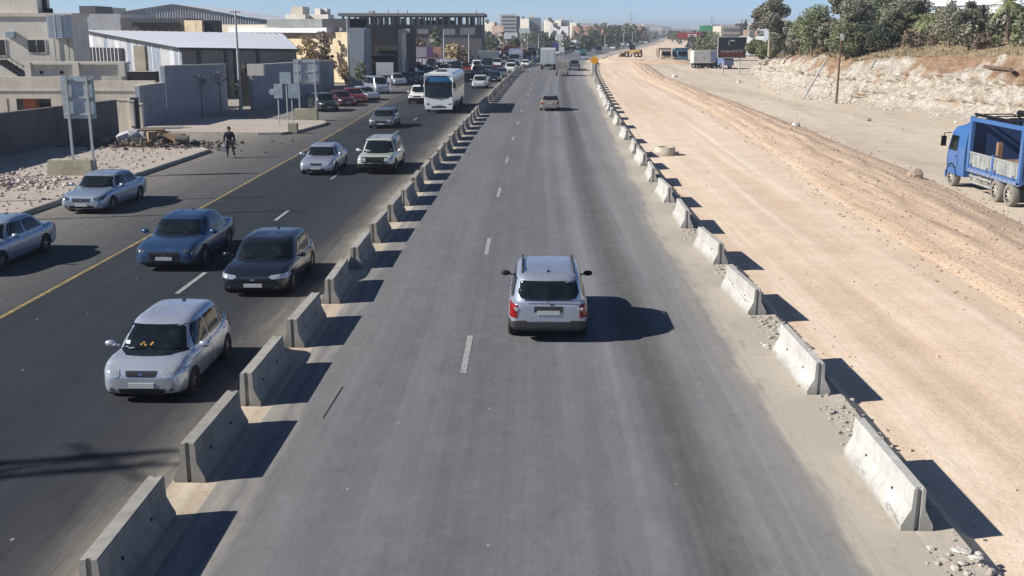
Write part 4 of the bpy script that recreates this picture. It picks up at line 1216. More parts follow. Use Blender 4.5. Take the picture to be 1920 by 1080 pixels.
    m.add(vs + [(x - .03, y, z) for x, y, z in vs], [(0,1,2,3),(7,6,5,4),(0,4,5,1),(1,5,6,2),(2,6,7,3),(3,7,4,0)]); m.build('windscreen', [M_GLASS], r)
    m = MB(); m.box(x1c - .1, x1c + .12, -1.2, 1.2, .38, .72); m.build('bumper', [P_TRUCKB], r)
    m = MB(); m.tube([(5.72, .75, 1.0), (5.72, .75, 3.1)], .09, 8); m.box(5.66, 5.8, -.9, -.3, 1.0, 2.3); m.build('exhaust_stack', [M_BLACK], r)
tipper()

# ------------------------------------------------------------------ small distant traffic: one mesh each
def far_car_mesh(kind):
    m = MB(); L, Wd, H = dict(car=(4.4, 1.75, 1.45), van=(5.0, 1.9, 2.1), truck=(7.5, 2.4, 3.2))[kind]
    if kind == 'truck':
        m.box(-L/2, L/2 - 2, -Wd/2, Wd/2, .9, H); m.box(L/2 - 1.9, L/2, -1.1, 1.1, .5, 2.4); m.box(L/2 - .05, L/2 + .02, -1, 1, 1.4, 2.2, 1)
        m.box(-L/2, L/2, -.9, .9, .3, .85, 1)
    else:
        b = .9 if kind == 'car' else 1.1
        m.hexa([(-L/2, -Wd/2, .3), (L/2, -Wd/2, .3), (L/2, Wd/2, .3), (-L/2, Wd/2, .3)], [(-L/2 + .05, -Wd/2, b), (L/2 - .15, -Wd/2, b - .15), (L/2 - .15, Wd/2, b - .15), (-L/2 + .05, Wd/2, b)])
        rb = -1.6 if kind == 'car' else -L/2 + .1
        m.hexa([(rb, -.84, b), (1.0, -.84, b - .02), (1.0, .84, b - .02), (rb, .84, b)], [(rb + .4, -.66, H), (.3, -.66, H), (.3, .66, H), (rb + .4, .66, H)], 1)
        m.box(rb + .42, .3, -.66, .66, H - .03, H + .03)
    for x in (-L/2 + .9, L/2 - .9):
        for y in (-Wd/2 + .1, Wd/2 - .1):
            m.tube([(x, y - .1, .33), (x, y + .1, .33)], .33, 8, 1)
    return m
FAR_COL = [('white', P_WHITE, 5), ('silver', P_SIL, 5), ('grey', P_GREY, 3), ('black', P_DARK, 3), ('blue', P_NAVY, 1), ('red', P_REDC, 1), ('beige', P_BEIGE, 1)]
far_mesh = {}
frg = random.Random(21)
def far_car(x, y, dirn, kind, col, label, group):
    k = (kind, col)
    if k not in far_mesh:
        far_mesh[k] = far_car_mesh(kind).mesh('distant_' + kind, [dict((a, b) for a, b, _ in FAR_COL)[col], M_GLASS])
    o = link({'car': 'distant_car', 'van': 'distant_van', 'truck': 'distant_truck'}[kind], far_mesh[k], None, (x, y, .01), (0, 0, dirn - heading(y)))
    return tag(o, label, kind, group)
bag = [c for c, _, w in FAR_COL for _ in range(w)]
used = []
for lane, dirn, y0, y1, gap in ((-6.2, TOWARD, 205, 1050, 11), (-9.6, TOWARD, 172, 1050, 12), (-12.6, TOWARD, 150, 900, 12), (-15.4, TOWARD, 178, 620, 13), (-18.6, TOWARD, 150, 330, 8), (-21.6, TOWARD, 160, 320, 8), (-1.5, AWAY, 330, 1000, 34), (3.0, AWAY, 300, 1000, 42), (6.2, AWAY, 260, 700, 60)):
    y = y0
    while y < y1:
        c = frg.choice(bag); k = frg.choices(['car', 'van', 'truck'], [12, 2, 1])[0]
        ww = 'oncoming queue' if dirn == TOWARD else 'carriageway leading away'
        reg = 'just behind the trucks' if y < 300 else ('on the bend' if y < 480 else 'on the long far stretch')
        far_car(RX(y) + lane + frg.uniform(-.3, .3), y, dirn, k, c, f'tiny distant {c} {k} in the {ww}, {reg}', f'distant {c} {k}s in the {ww}, {reg}')
        y += gap * frg.uniform(.75, 1.6) * (1 + y / 900)
# ================================================================== rock cut, hill, vegetation on the right
def m_cliff():
    t = NT('cut_limestone')
    w = t.coord('World'); uv = t.sep(t.coord('UV'))          # v: 0 at the foot, 1 at the top
    big = t.noise(w, .32, 5, .6); mid = t.noise(w, 1.3, 6, .7); fin = t.noise(w, 5.5, 5, .75)
    vor = t.voro(t.scale(w, (1, 1, 1.5)), 1.7)
    f = t.math('ADD', t.math('MULTIPLY', mid, .55), t.math('MULTIPLY', fin, .45))
    rock = t.ramp(f, [(.36, (.20, .175, .15)), (.43, (.42, .37, .31)), (.49, (.60, .545, .465)), (.60, (.78, .73, .65))])
    soil = t.ramp(f, [(.36, (.20, .115, .062)), (.5, (.36, .215, .12)), (.64, (.48, .34, .225))])
    hh = t.math('ADD', uv[1], t.mr(big, .3, .7, -.42, .42))
    hh = t.math('ADD', hh, t.mr(mid, .3, .7, -.12, .12))
    c = t.mix(t.mr(hh, .70, .92, 0, 1), rock, soil)
    c = t.mix(t.mr(t.noise(t.scale(w, (.25, .25, 2.2)), 1.0, 5, .65), .5, .68, 0, .55), c, (.46, .375, .275))
    ochre = t.mr(t.noise(w, .55, 3, .6), .54, .66, 0, .6)
    c = t.mix(ochre, c, (.50, .36, .23))
    spots = t.math('MULTIPLY', t.math('LESS_THAN', t.voro(w, 2.2), .17), t.mr(mid, .42, .52, 0, .9), clamp=True)
    c = t.mix(spots, c, (.17, .145, .12))
    foot = t.mr(t.math('ADD', uv[1], t.mr(mid, .3, .7, -.10, .10)), .03, .16, .8, 0)
    c = t.mix(foot, c, (.50, .44, .37))
    t.bump(t.math('ADD', fin, t.math('MULTIPLY', vor, .7)), 1.0, .35)
    return t.out(c, .95)
M_CLIFF = m_cliff()
M_HILL = m_soil('dry_grass_soil', [(.15, .11, .065), (.24, .19, .11), (.33, .25, .155), (.40, .31, .21)], 1, 1, .15, .05, False)
CL_H = _monotone([-30, 60, 75, 90, 105, 115, 130, 150, 180, 205, 225, 260], [6.0, 5.6, 5.4, 5.1, 4.7, 4.3, 4.3, 4.0, 2.6, 1.0, .3, .1])
def cliff_pt(Y, v):
    """v 0..1 up the face; returns a point"""
    h = CL_H(Y)
    back = (1.7 * v ** 1.2 + 1.2 * max(0, v - .75) * 4) * min(1, h / 3)
    tal = .7 * math.exp(-v * 9)
    x = C_X(Y) + back - tal
    k = min(1, h / 3)
    n1 = fbm(Y * .9, v * 4.5, .42, 5); n2 = noise.noise(Vector((Y * 1.3, v * 6, 9.1)))
    led = abs(noise.noise(Vector((Y * .5, v * 3.2, 4))))
    x += k * .30 * (noise.noise(Vector((Y * .06, v * 9, 21))) + .6 * math.sin(v * 19 + Y * .05))
    x += k * (.85 * n1 + .35 * abs(n2) + .5 * led + .22 * noise.noise(Vector((Y * 2.9, v * 15, 1))) + .16 * noise.noise(Vector((Y * 5.1, v * 26, 7)))) * math.sin(math.pi * min(1, .12 + v * .86))
    z = hz(C_X(Y) - .6, Y) - .05 + h * v + (.28 * fbm(Y, 3, .35, 4) * k if v > .5 else 0) * (v - .5) * 2
    return (x, Y + .25 * n2 * math.sin(math.pi * v), z)
ycl = list(np.arange(40, 132, .42)) + list(np.arange(132, 262, 1.4)); nv = 30
vs = []; uv = []
for Y in ycl:
    for j in range(nv + 1):
        v = j / nv; vs.append(cliff_pt(Y, v)); uv.append((Y * .1, v))
fs = [(i*(nv+1)+j, i*(nv+1)+j+1, (i+1)*(nv+1)+j+1, (i+1)*(nv+1)+j) for i in range(len(ycl)-1) for j in range(nv)]
me = bpy.data.meshes.new('rock_cut'); me.from_pydata(vs, [], fs)
ul = me.uv_layers.new(name='face'); idx = np.zeros(len(me.loops), dtype=np.int32); me.loops.foreach_get('vertex_index', idx)
ul.data.foreach_set('uv', np.array(uv, dtype=np.float32)[idx].ravel())
me.materials.append(M_CLIFF); me.polygons.foreach_set('use_smooth', [False] * len(fs))
tag(link('rock_cut', me), kind='structure')
# hill top behind the cut
def hill_z(x, Y):
    h = CL_H(Y); x0 = C_X(Y) + 3.0
    d = max(0, x - x0)
    ramp = max(0, min(1, (250 - Y) / 120))
    return hz(C_X(Y) - .6, Y) - .05 + h + (.28 * fbm(Y, 3, .35, 4) * min(1, h / 3)) * max(0, 1 - d) + (3.2 * (1 - math.exp(-d / 11)) + .02 * d) * ramp + .25 * fbm(x, Y, .12) * min(1, d)
vs = []; n = 16; ds = [0, .6, 1.3, 2.5, 4, 6, 9, 12, 16, 22, 30, 42, 60, 90, 130, 200, 300]
yh = list(np.arange(40, 262, 2.2))
for Y in yh:
    tp = cliff_pt(Y, 1.0)
    for d in ds: vs.append((tp[0] + d - .02, Y if d else tp[1], tp[2] if d == 0 else hill_z(C_X(Y) + 3.0 + d, Y)))
n = len(ds)
fs = [(i*n+k, i*n+k+1, (i+1)*n+k+1, (i+1)*n+k) for i in range(len(yh)-1) for k in range(n-1)]
me = bpy.data.meshes.new('hillside'); me.from_pydata(vs, [], fs); me.materials.append(M_HILL)
me.polygons.foreach_set('use_smooth', [True] * len(fs)); tag(link('hillside', me), kind='structure')

# boulders fallen at the foot
rg = random.Random(5)
def pl_foot(rg):
    y = rg.uniform(60, 170); x = C_X(y) - abs(rg.gauss(0, 1.3)) - .1; return x, y, hz(x, y)
scatter('rubble', 500, pl_foot, (.03, .22), M_STONE2, 'pale fallen rocks lying along the foot of the rock cut', 'rubble', rg)
M_BOULD = concrete('boulder_stone', (.34, .27, .21), 4, .5)
for px, py, r_, nm, lab in ((1716, 332, .31, 'boulder', 'brown boulder on the bank edge left of the blue truck'), (1492, 234, .24, 'boulder', 'pale boulder at the top edge of the earth bank'),
                       (1628, 222, .2, 'boulder', 'small dark boulder on the grey haul road below the rock cut'), (1385, 152, .3, 'boulder', 'small pale boulder on the haul road near the far end of the rock cut'),
                       (1265, 142, .38, 'boulder', 'white boulder at the far start of the earth bank')):
    p = at(px, py); m = MB(); bm = bmesh.new(); bmesh.ops.create_icosphere(bm, subdivisions=3, radius=1.0); sd_ = px * .37
    for v_ in bm.verts:
        c_ = v_.co.normalized(); k_ = 1 + .28 * noise.noise(c_ * 1.3 + Vector((sd_, 0, 0))) + .14 * noise.noise(c_ * 3.1 + Vector((sd_, 4, 0))) + .05 * noise.noise(c_ * 8 + Vector((sd_, 9, 0)))
        for pl in ((.6, .5, .62), (-.7, .2, .68), (.1, -.8, .6), (-.3, .7, .64)):
            d_ = c_.dot(Vector(pl).normalized()) * k_
            if d_ > .72: k_ -= (d_ - .72) * .8
        v_.co = Vector((c_.x * r_ * 1.2 * k_, c_.y * r_ * k_, c_.z * r_ * .95 * k_ + r_ * .5))
    bm.verts.ensure_lookup_table(); m.add([v_.co[:] for v_ in bm.verts], [tuple(q.index for q in f_.verts) for f_ in bm.faces]); bm.free()
    tag(m.build(nm, M_BOULD if 'brown' in lab or 'dark' in lab else M_STONE2, loc=(p.x, p.y, hz(p.x, p.y))), lab, 'boulder')
# concrete well ring standing on the sand
p = at(1247, 284); m = MB()
m.lathe([(.50, 0), (.62, .03), (.60, .42), (.56, .50), (.40, .50), (.38, .1)], 20)
m.rock((-.55, -.2, .05), .45, rg); m.rock((.6, .1, .04), .3, rg)
tag(m.build('well_ring', concrete('ring_concrete', (.50, .44, .36), 3), smooth=40, loc=(p.x, p.y, hz(p.x, p.y))), 'round concrete ring standing on the sand track behind the barriers', 'ring')
for px, py, s_, lab in ((1445, 648, .20, 'broken slab of asphalt on the gravel shoulder between two barriers'), (1815, 1045, .15, 'whitish broken concrete lump at the shoulder edge in the bottom right corner')):
    p = at(px, py); m = MB()
    for k in range(9): m.rock((rg.uniform(-.6, .6) * s_ * 2, rg.uniform(-.25, .25), .04), s_ * rg.uniform(.3, .7), rg, .35)
    tag(m.build('concrete_lump', M_STONE2, loc=(p.x, p.y, hz(p.x, p.y) - .02)), lab, 'rubble')

# ------------------------------------------------------------------ trees
def m_leaf(name, cols, trans=.25):
    t = NT(name); w = t.coord('Object'); f = t.noise(w, 1.1, 4, .6)
    wn_ = t.n('ShaderNodeTexWhiteNoise'); g = t.n('ShaderNodeNewGeometry')
    t.put(wn_.inputs['Vector'], g.outputs['Position']) if False else None
    g2 = t.n('ShaderNodeNewGeometry'); rp = g2.outputs['Random Per Island']
    q = t.math('ADD', t.math('MULTIPLY', f, .6), t.math('MULTIPLY', rp, .4))
    c = t.ramp(q, [(.28, cols[0]), (.5, cols[1]), (.72, cols[2])])
    return t.out(c, .7, 0, Transmission_Weight=0.0)
LEAF = {'olive': m_leaf('olive_leaves', [(0.096, 0.102, 0.074), (0.212, 0.214, 0.155), (0.379, 0.367, 0.277)]),
        'green': m_leaf('green_leaves', [(0.066, 0.085, 0.047), (0.159, 0.187, 0.094), (0.293, 0.316, 0.171)]),
        'dark': m_leaf('dark_leaves', [(0.027, 0.036, 0.025), (0.066, 0.081, 0.052), (0.129, 0.143, 0.093)]),
        'gum': m_leaf('gum_leaves', [(0.096, 0.103, 0.078), (0.201, 0.198, 0.148), (0.346, 0.322, 0.254)]),
        'autumn': m_leaf('autumn_leaves', [(0.195, 0.142, 0.074), (0.430, 0.321, 0.170), (0.647, 0.492, 0.272)]),
        'brown': m_leaf('brown_leaves', [(0.069, 0.052, 0.041), (0.170, 0.126, 0.095), (0.302, 0.232, 0.177)]),
        'palm': m_leaf('palm_leaves', [(0.066, 0.087, 0.039), (0.191, 0.229, 0.097), (0.353, 0.376, 0.183)])}
M_BARK = concrete('bark', (.16, .125, .095), 5, .5, True)
M_BARKP = concrete('pale_bark', (.34, .29, .23), 4, .4, True)
def tree_mesh(h, w, kind, n, leaf, seed, trunk_h=.35, blobs=7, tall=1.0, sparse=.0, bark=None):
    """returns (trunk mesh, crown mesh): limbs reaching into clumps, clumps made of leaf-sized faces"""
    rg = random.Random(seed)
    tr = MB(); th = h * trunk_h
    tr.tube([(0, 0, -.3), (rg.uniform(-.1, .1), 0, th * .5), (rg.uniform(-.2, .2), rg.uniform(-.2, .2), th), (rg.uniform(-.3, .3), rg.uniform(-.2, .2), h * .72)], [h * .032, h * .026, h * .021, h * .006], 7)
    cl = []; sparse = max(sparse, .30)
    for i in range(blobs):
        a = 2.4 * i + rg.uniform(-.5, .5); u = (i + .5) / blobs
        z = th + (h - th) * (.12 + .80 * u * tall if tall <= 1 else u)
        rad = w / 2 * math.sqrt(max(.05, 1 - (2 * u - .85) ** 2 * .75)) * rg.uniform(.25, .72)
        c = Vector((math.cos(a) * rad, math.sin(a) * rad, z)); rb = w * rg.uniform(.17, .29)
        cl.append((c, rb, rb * rg.uniform(.6, .95)))
        tr.tube([(0, 0, th * rg.uniform(.75, 1.05)), tuple(c * .5 + Vector((0, 0, th * .42))), tuple(c)], [h * .014, h * .009, h * .003], 5)
    for i in range(blobs * 2):                      # smaller outlying sprays break up the outline
        c, rb, _ = cl[rg.randrange(blobs)]
        d = Vector((rg.gauss(0, 1), rg.gauss(0, 1), rg.gauss(.2, .8))).normalized()
        cl.append((c + d * rb * rg.uniform(.8, 1.25), rb * rg.uniform(.25, .5), rb * rg.uniform(.2, .42)))
    cr = MB(); tot = sum(q[1] ** 2 * 1.0 for q in cl)
    for c, rb, rz in cl:
        k = int(n * rb ** 2 / tot)
        for _ in range(k):
            d = Vector((rg.gauss(0, 1), rg.gauss(0, 1), rg.gauss(0, 1))).normalized() * (rg.random() ** .38)
            if sparse and rg.random() < sparse * (noise.noise(d * 2.4 + c) > 0): continue
            p = c + Vector((d.x * rb, d.y * rb, d.z * rz))
            s_ = leaf * rg.uniform(.5, 1.3)
            a = Vector((rg.gauss(0, 1), rg.gauss(0, 1), rg.gauss(0, .6))).normalized(); b = a.cross(Vector((rg.gauss(0, 1), rg.gauss(0, 1), rg.gauss(0, 1)))).normalized()
            cr.add([p - a * s_, p + b * s_ * .45, p + a * s_, p - b * s_ * .45], [(0, 1, 2, 3)])
    return tr.mesh('trunk', [bark or M_BARK]), cr.mesh('crown', [LEAF[kind]])
TREE_CACHE = {}
def tree(x, y, z, args, label, group=None, rz=0.0, sc=1.0, name='tree', cat='tree'):
    key = repr(args)
    if key not in TREE_CACHE: TREE_CACHE[key] = tree_mesh(**args)
    tr, cr = TREE_CACHE[key]
    r = empty(name, (x, y, z), rz, label, cat, group); r.scale = (sc, sc, sc)
    link('trunk', tr, r); link('crown', cr, r)
    return r
def palm(x, y, z, h, label, seed, w=1.0):
    rg = random.Random(seed); r = empty('palm_tree', (x, y, z), 0, label, 'palm tree')
    m = MB(); m.tube([(0, 0, -.3), (.05, 0, h * .5), (0, .05, h)], [.24, .20, .20], 8); m.build('trunk', [M_BARK], r)
    m = MB()
    for i in range(40):
        a = 2.4 * i; up = rg.uniform(-.5, 1.0); ln = rg.uniform(1.3, 1.9) * w
        o = Vector((0, 0, h)); d = Vector((math.cos(a), math.sin(a), 0)); pts = []
        for k in range(6):
            t = k / 5; pts.append(o + d * ln * t * (1 - .15 * up) + Vector((0, 0, ln * (up * t - .7 * t * t))))
        side = Vector((-d.y, d.x, 0))
        for k in range(5):
            for sub_ in range(3):
              for sg in (-1, 1):
                q = pts[k].lerp(pts[k + 1], sub_ / 3); f_ = (pts[k + 1] - pts[k]).normalized(); wd = .34 * w * math.sin(math.pi * (k + sub_ / 3 + .9) / 6.2)
                m.add([q, q + f_ * .07 * w, q + side * sg * wd + f_ * wd * .9 + Vector((0, 0, rg.uniform(-.16, .04) * w))], [(0, 1, 2)])
            m.add([pts[k] - side * .02, pts[k] + side * .02, pts[k + 1] + side * .015, pts[k + 1] - side * .015], [(0, 1, 2, 3)])
    m.build('fronds', [LEAF['palm']], r)
    return r
def wtree(px, base_py, Y, top_py, wpx, kind, label, seed, n=2600, name='tree', bark=None, **kw):
    """a tree whose foot, top and width are read off the photograph at distance Y"""
    b = W(px, base_py, Y); tz = W(px, top_py, Y).z
    gz = hill_z(b.x, Y) if (px > 1400 and Y < 258) else 0.0
    if b.z < gz or px > 1400: b.z = min(b.z, gz) if px <= 1400 else gz
    h = tz - b.z; w = wpx / FPX * Y * 1.25
    return tree(b.x, Y, b.z, dict(h=h, w=w, kind=kind, n=n, leaf=max(.09, Y * .00105), seed=seed, bark=bark, **kw), label, name=name)
TR = [(1500, 102, 140, 40, 50, 'olive', 'olive tree between the broad green tree and the gap in the hilltop row', 61, dict(trunk_h=.12, blobs=9)),
      (1585, 98, 118, 50, 60, 'green', 'lower dark green tree right behind the rusty pole', 62, dict(trunk_h=.1, blobs=9)),
      (1650, 96, 116, 48, 56, 'dark', 'shaded undergrowth tree below the tallest hilltop tree', 63, dict(trunk_h=.08, blobs=9)),
      (1752, 94, 120, 30, 50, 'olive', 'small olive tree between the palms and the round olive tree', 64, dict(trunk_h=.15, blobs=8)),
      (1441, 118, 150, -2, 52, 'gum', 'tall slender gum tree standing left of the rock cut above the billboard', 3, dict(trunk_h=.45, blobs=9, tall=1.0, bark=M_BARKP)),
      (1416, 130, 172, 80, 34, 'green', 'low bright green tree right of the dark billboard', 4, dict(trunk_h=.12, blobs=7)),
      (1440, 126, 160, 88, 40, 'green', 'dense green bush at the foot of the tall gum tree', 5, dict(trunk_h=.10, blobs=7)),
      (1470, 104, 150, 50, 52, 'olive', 'grey green olive tree in the gap right of the tall gum tree', 6, dict(trunk_h=.15)),
      (1522, 100, 130, 22, 76, 'green', 'broad rounded green tree above the leaning pipe', 7, dict(trunk_h=.2, blobs=9)),
      (1556, 98, 125, 36, 46, 'olive', 'olive tree partly behind the tall rusty pole', 8, dict(trunk_h=.2)),
      (1575, 86, 140, -12, 44, 'gum', 'thin gum tree whose top leaves hang into the sky above the pole', 9, dict(trunk_h=.6, blobs=6, sparse=.5)),
      (1600, 96, 122, 0, 72, 'olive', 'tall grey olive tree right of the rusty pole', 10, dict(trunk_h=.25, blobs=10)),
      (1640, 92, 128, -16, 80, 'green', 'tallest dense tree in the middle of the hilltop row', 11, dict(trunk_h=.22, blobs=11)),
      (1672, 94, 118, 12, 66, 'olive', 'olive tree with a dark shaded foot before the white building', 12, dict(trunk_h=.3, blobs=9)),
      (1706, 90, 130, -8, 70, 'olive', 'high grey green tree touching the white building', 13, dict(trunk_h=.25, blobs=9)),
      (1778, 96, 104, 20, 74, 'olive', 'round grey olive tree with two trunks under the white building', 14, dict(trunk_h=.3, blobs=10)),
      (1812, 92, 108, 14, 60, 'olive', 'olive tree touching its round neighbour, left of the bright palm', 15, dict(trunk_h=.3, blobs=9)),
      (1846, 92, 98, 70, 40, 'brown', 'low dry brown bush beside the gully', 16, dict(trunk_h=.1)),
      (1905, 76, 108, 14, 50, 'dark', 'dark tree at the right edge behind the palm', 17, dict(trunk_h=.3))]
for px, bp, Y, tp, wp, kind, lab, sd, kw in TR:
    wtree(px, bp, Y, tp, wp, kind, lab, sd, n=14000, name='tree' if 'bush' not in lab else 'bush', **kw)
p = W(1888, 70, 100); palm(p.x, p.y, hill_z(p.x, p.y), 3.6, 'bright green palm tree on the hill at the right edge', 1, 1.25)
p = W(1722, 80, 116); palm(p.x, p.y, hill_z(p.x, p.y), 2.6, 'short yellowish palm tree below the white building', 2, 1.2)
p = W(1742, 84, 112); palm(p.x, p.y, hill_z(p.x, p.y), 2.2, 'second short palm tree just right of the yellowish one', 3, 1.0)
# scrub and dry grass on the hilltop
rg = random.Random(31); m = MB()
for _ in range(15000):
    Y = rg.uniform(62, 190); d = abs(rg.gauss(0, 6)); x = C_X(Y) + 2.6 + d; z = hill_z(x, Y)
    a = rg.uniform(0, 6.28); h = rg.uniform(.10, .34) * (1 if rg.random() < .85 else 2.0); w = rg.uniform(.03, .09)
    dx, dy = math.cos(a) * w, math.sin(a) * w; lx, ly = rg.gauss(0, .15), rg.gauss(0, .15)
    m.add([(x - dx, Y - dy, z - .05), (x + dx, Y + dy, z - .05), (x + lx * .6, Y + ly * .6, z + h)], [(0, 1, 2)])
tag(m.build('dry_grass', m_leaf('dry_grass_blades', [(.10, .085, .045), (.20, .16, .085), (.30, .235, .135)])), 'dry yellowish grass growing along the top of the rock cut', 'grass', kind='stuff')
# low bushes along the hill edge
for i in range(64):
    Y = rg.uniform(84, 170); x = C_X(Y) + 3.4 + rg.uniform(1, 13); k = rg.choice(['olive', 'brown', 'green'])
    lab = {'olive': 'low olive green bush on the hilltop below the trees', 'brown': 'low withered bush on the hilltop below the trees', 'green': 'low green bush on the hilltop below the trees'}[k]
    tree(x, Y, hill_z(x, Y) - .1, dict(h=1.3, w=1.7, kind=k, n=500, leaf=.13, seed=40 + i % 3, trunk_h=.12, blobs=5), lab, 'low ' + k + ' bushes on the hilltop', rg.uniform(0, 6), rg.uniform(.7, 2.0), 'bush', 'bush')

# ------------------------------------------------------------------ poles
M_RUST = concrete('rusty_steel', (.13, .085, .06), 4, .5, True)
M_GALV = concrete('galvanised_steel', (.40, .41, .41), 4, .25, True)
b = at(1568, 190); top = W(1574, 66, b.y)
r = empty('utility_pole', (b.x, b.y, hz(b.x, b.y)), 0, 'tall rusty pole standing on the haul road in front of the rock cut', 'pole')
m = MB(); m.tube([(0, 0, -.2), (.03, 0, 3.2), (.05, 0, top.z)], [.12, .11, .085], 8); m.build('mast', [M_RUST], r, 40)
m = MB(); m.box(-.35, .45, -.05, .05, top.z - .02, top.z + .1); m.box(.0, .3, -.12, .12, top.z - .3, top.z + .35); m.build('bracket', [M_GALV], r)
b = at(1505, 183); t_ = cliff_pt(b.y + 6, .95)
e2 = W(1549, 112, b.y + 2.0)
r = empty('leaning_pipe', (b.x, b.y, hz(b.x, b.y)), 0, 'long grey pipe leaning against the rock cut left of the rusty pole', 'pipe')
m = MB(); m.tube([(0, 0, 0), (e2.x - b.x, 2.0, e2.z - hz(b.x, b.y))], .10, 8); m.build('pipe', [M_GALV], r, 40)
# broken pipe and outlet in the cliff
q = cliff_pt(86.5, .80); q2 = cliff_pt(83, .82)
m = MB(); m.tube([(q[0] - .55, 90.5, q[2] + .15), (q[0] - .45, 86, q[2] + .1)], .15, 8); m.tube([(q[0] - .45, 86, q[2] + .1), (q[0] - .9, 84.8, q[2] + .05)], .17, 8)
tag(m.build('drain_pipe', [M_RUST]), 'rusty horizontal pipe sticking out of the rock cut above the blue truck', 'pipe')

# ------------------------------------------------------------------ dark billboard
b = W(1371, 128, 178); x0, x1 = W(1345, 89, 178).x, W(1397, 89, 178).x; z0, z1 = W(1371, 108, 178).z, W(1371, 70, 178).z
r = empty('billboard', (b.x, 178, -.3), 0, 'dark billboard with a pale curved emblem and lettering left of the gum tree', 'billboard')
hwid = (x1 - x0) / 2; zz0, zz1 = z0 + .3, z1 + .3
m = MB(); m.box(-hwid, hwid, -.02, .18, zz0, zz1); m.build('panel', [plain('billboard_navy', (.012, .018, .024), .5)], r)
m = MB()
for a, b_, c, d in ((-hwid - .08, hwid + .08, zz1, zz1 + .10), (-hwid - .08, hwid + .08, zz0 - .12, zz0), (-hwid - .10, -hwid, zz0, zz1), (hwid, hwid + .10, zz0, zz1)): m.box(a, b_, -.08, .22, c, d)
m.build('frame', [M_GALV], r)
m = MB(); m.box(-hwid + .1, hwid - .1, -.030, -.021, zz0 + .1, zz0 + .72); m.build('red_band', [plain('billboard_red', (.09, .018, .018), .5)], r)
m = MB()
for x in (-hwid * .6, hwid * .6): m.tube([(x, .1, -.3), (x, .1, zz0)], .12, 8)
m.build('posts', [M_GALV], r)
M_LETTER = plain('billboard_letter', (.42, .42, .42), .5)
m = MB(); cz = zz1 - .88
pts = [(-.25 + .42 * math.cos(t), 0, cz + .42 * math.sin(t)) for t in np.linspace(1.0, 4.4, 12)]
for a, b_ in zip(pts[:-1], pts[1:]):
    m.add([(a[0], -.026, a[2]), (b_[0], -.026, b_[2]), (b_[0] * .86 - .035, -.026, cz + (b_[2] - cz) * .70), (a[0] * .86 - .035, -.026, cz + (a[2] - cz) * .70)], [(0, 3, 2, 1)])
m.box(-.15, .38, -.03, -.022, cz + .26, cz + .46); m.build('emblem', [M_LETTER], r)
def text_obj(body, size, mat, parent, loc, rot=(math.pi/2, 0, 0), name='lettering', font_scale=(1, 1)):
    cu = bpy.data.curves.new('t', 'FONT'); cu.body = body; cu.size = size; cu.extrude = .004; cu.align_x = 'CENTER'; cu.resolution_u = 2
    ob = bpy.data.objects.new('t', cu); COL.objects.link(ob)
    me = bpy.data.meshes.new_from_object(ob.evaluated_get(bpy.context.evaluated_depsgraph_get())); bpy.data.objects.remove(ob)
    me.materials.clear(); me.materials.append(mat); me.name = name
    return link(name, me, parent, loc, rot)
text_obj('sromo ROI 27', .62, M_LETTER, r, (0, -.03, zz0 + .82))

# ------------------------------------------------------------------ far machines and vehicles on the works
M_BEIGE = concrete('beige_render', (.46, .41, .34), .6, .2)
def far_truck(px, py, col, label, dirn, L=7.0, Wd=2.5, H=3.2):
    p = at(px, py, -.1); r = empty('works_truck', (p.x, p.y + 2, -.12), dirn, label, 'truck')
    m = MB(); m.hexa([(-L/2, -Wd/2, 1.2), (L/2 - 2.2, -Wd/2, 1.2), (L/2 - 2.2, Wd/2, 1.2), (-L/2, Wd/2, 1.2)], [(-L/2 - .3, -Wd/2 - .1, H - .3), (L/2 - 2.1, -Wd/2 - .1, H), (L/2 - 2.1, Wd/2 + .1, H), (-L/2 - .3, Wd/2 + .1, H - .3)]); m.build('tipper_body', [col[1]], r)
    m = MB(); m.hexa([(L/2 - 2, -1.15, .6), (L/2, -1.15, .6), (L/2, 1.15, .6), (L/2 - 2, 1.15, .6)], [(L/2 - 2, -1.1, 2.8), (L/2 - .3, -1.05, 2.7), (L/2 - .3, 1.05, 2.7), (L/2 - 2, 1.1, 2.8)]); m.build('cab', [col[0]], r)
    m = MB(); m.add([(L/2 + .01, -.95, 1.6), (L/2 + .01, .95, 1.6), (L/2 - .22, .9, 2.5), (L/2 - .22, -.9, 2.5)], [(0, 1, 2, 3)]); m.build('windscreen', [M_GLASS], r)
    m = MB(); m.box(-L/2, L/2 - .2, -.5, .5, .6, 1.15); m.build('chassis', [M_BLACK], r)
    ty, rm = wheel_meshes(.5, .35, 6, M_HUBDUST)
    for x in (-L/2 + .9, -L/2 + 2.2, L/2 - 1.1):
        for sg in (1, -1): o = link('wheel', ty, r, (x, sg * 1.05, .5), (math.pi/2 * -sg, 0, 0))
    return r
DUSTB = plain('dusty_brown_steel', (.22, .17, .14), .8)
far_truck(1247, 118, (plain('dusty_beige_cab', (.38, .34, .28), .8), DUSTB), 'dusty brown tipper truck facing the camera on the far works ground', TOWARD)
far_truck(1278, 118, (paint('teal_cab', (.05, .14, .20), 0, .4), plain('teal_body', (.04, .10, .14), .7)), 'teal tipper truck beside the dusty brown one', TOWARD)
far_truck(1348, 128, (paint('blue_cab', (.08, .14, .32), 0, .4), plain('navy_body', (.03, .04, .08), .7)), 'blue truck parked under the dark billboard', TOWARD + .5)
p = at(1322, 128, -.2); m = MB(); m.box(-2.6, 2.2, -1.2, 1.2, 1.0, 3.3)
r = empty('trailer', (p.x, p.y, -.2), .1, 'long white box trailer left of the blue truck', 'trailer'); m.build('box_body', [concrete('trailer_white', (.55, .55, .52), 2)], r)
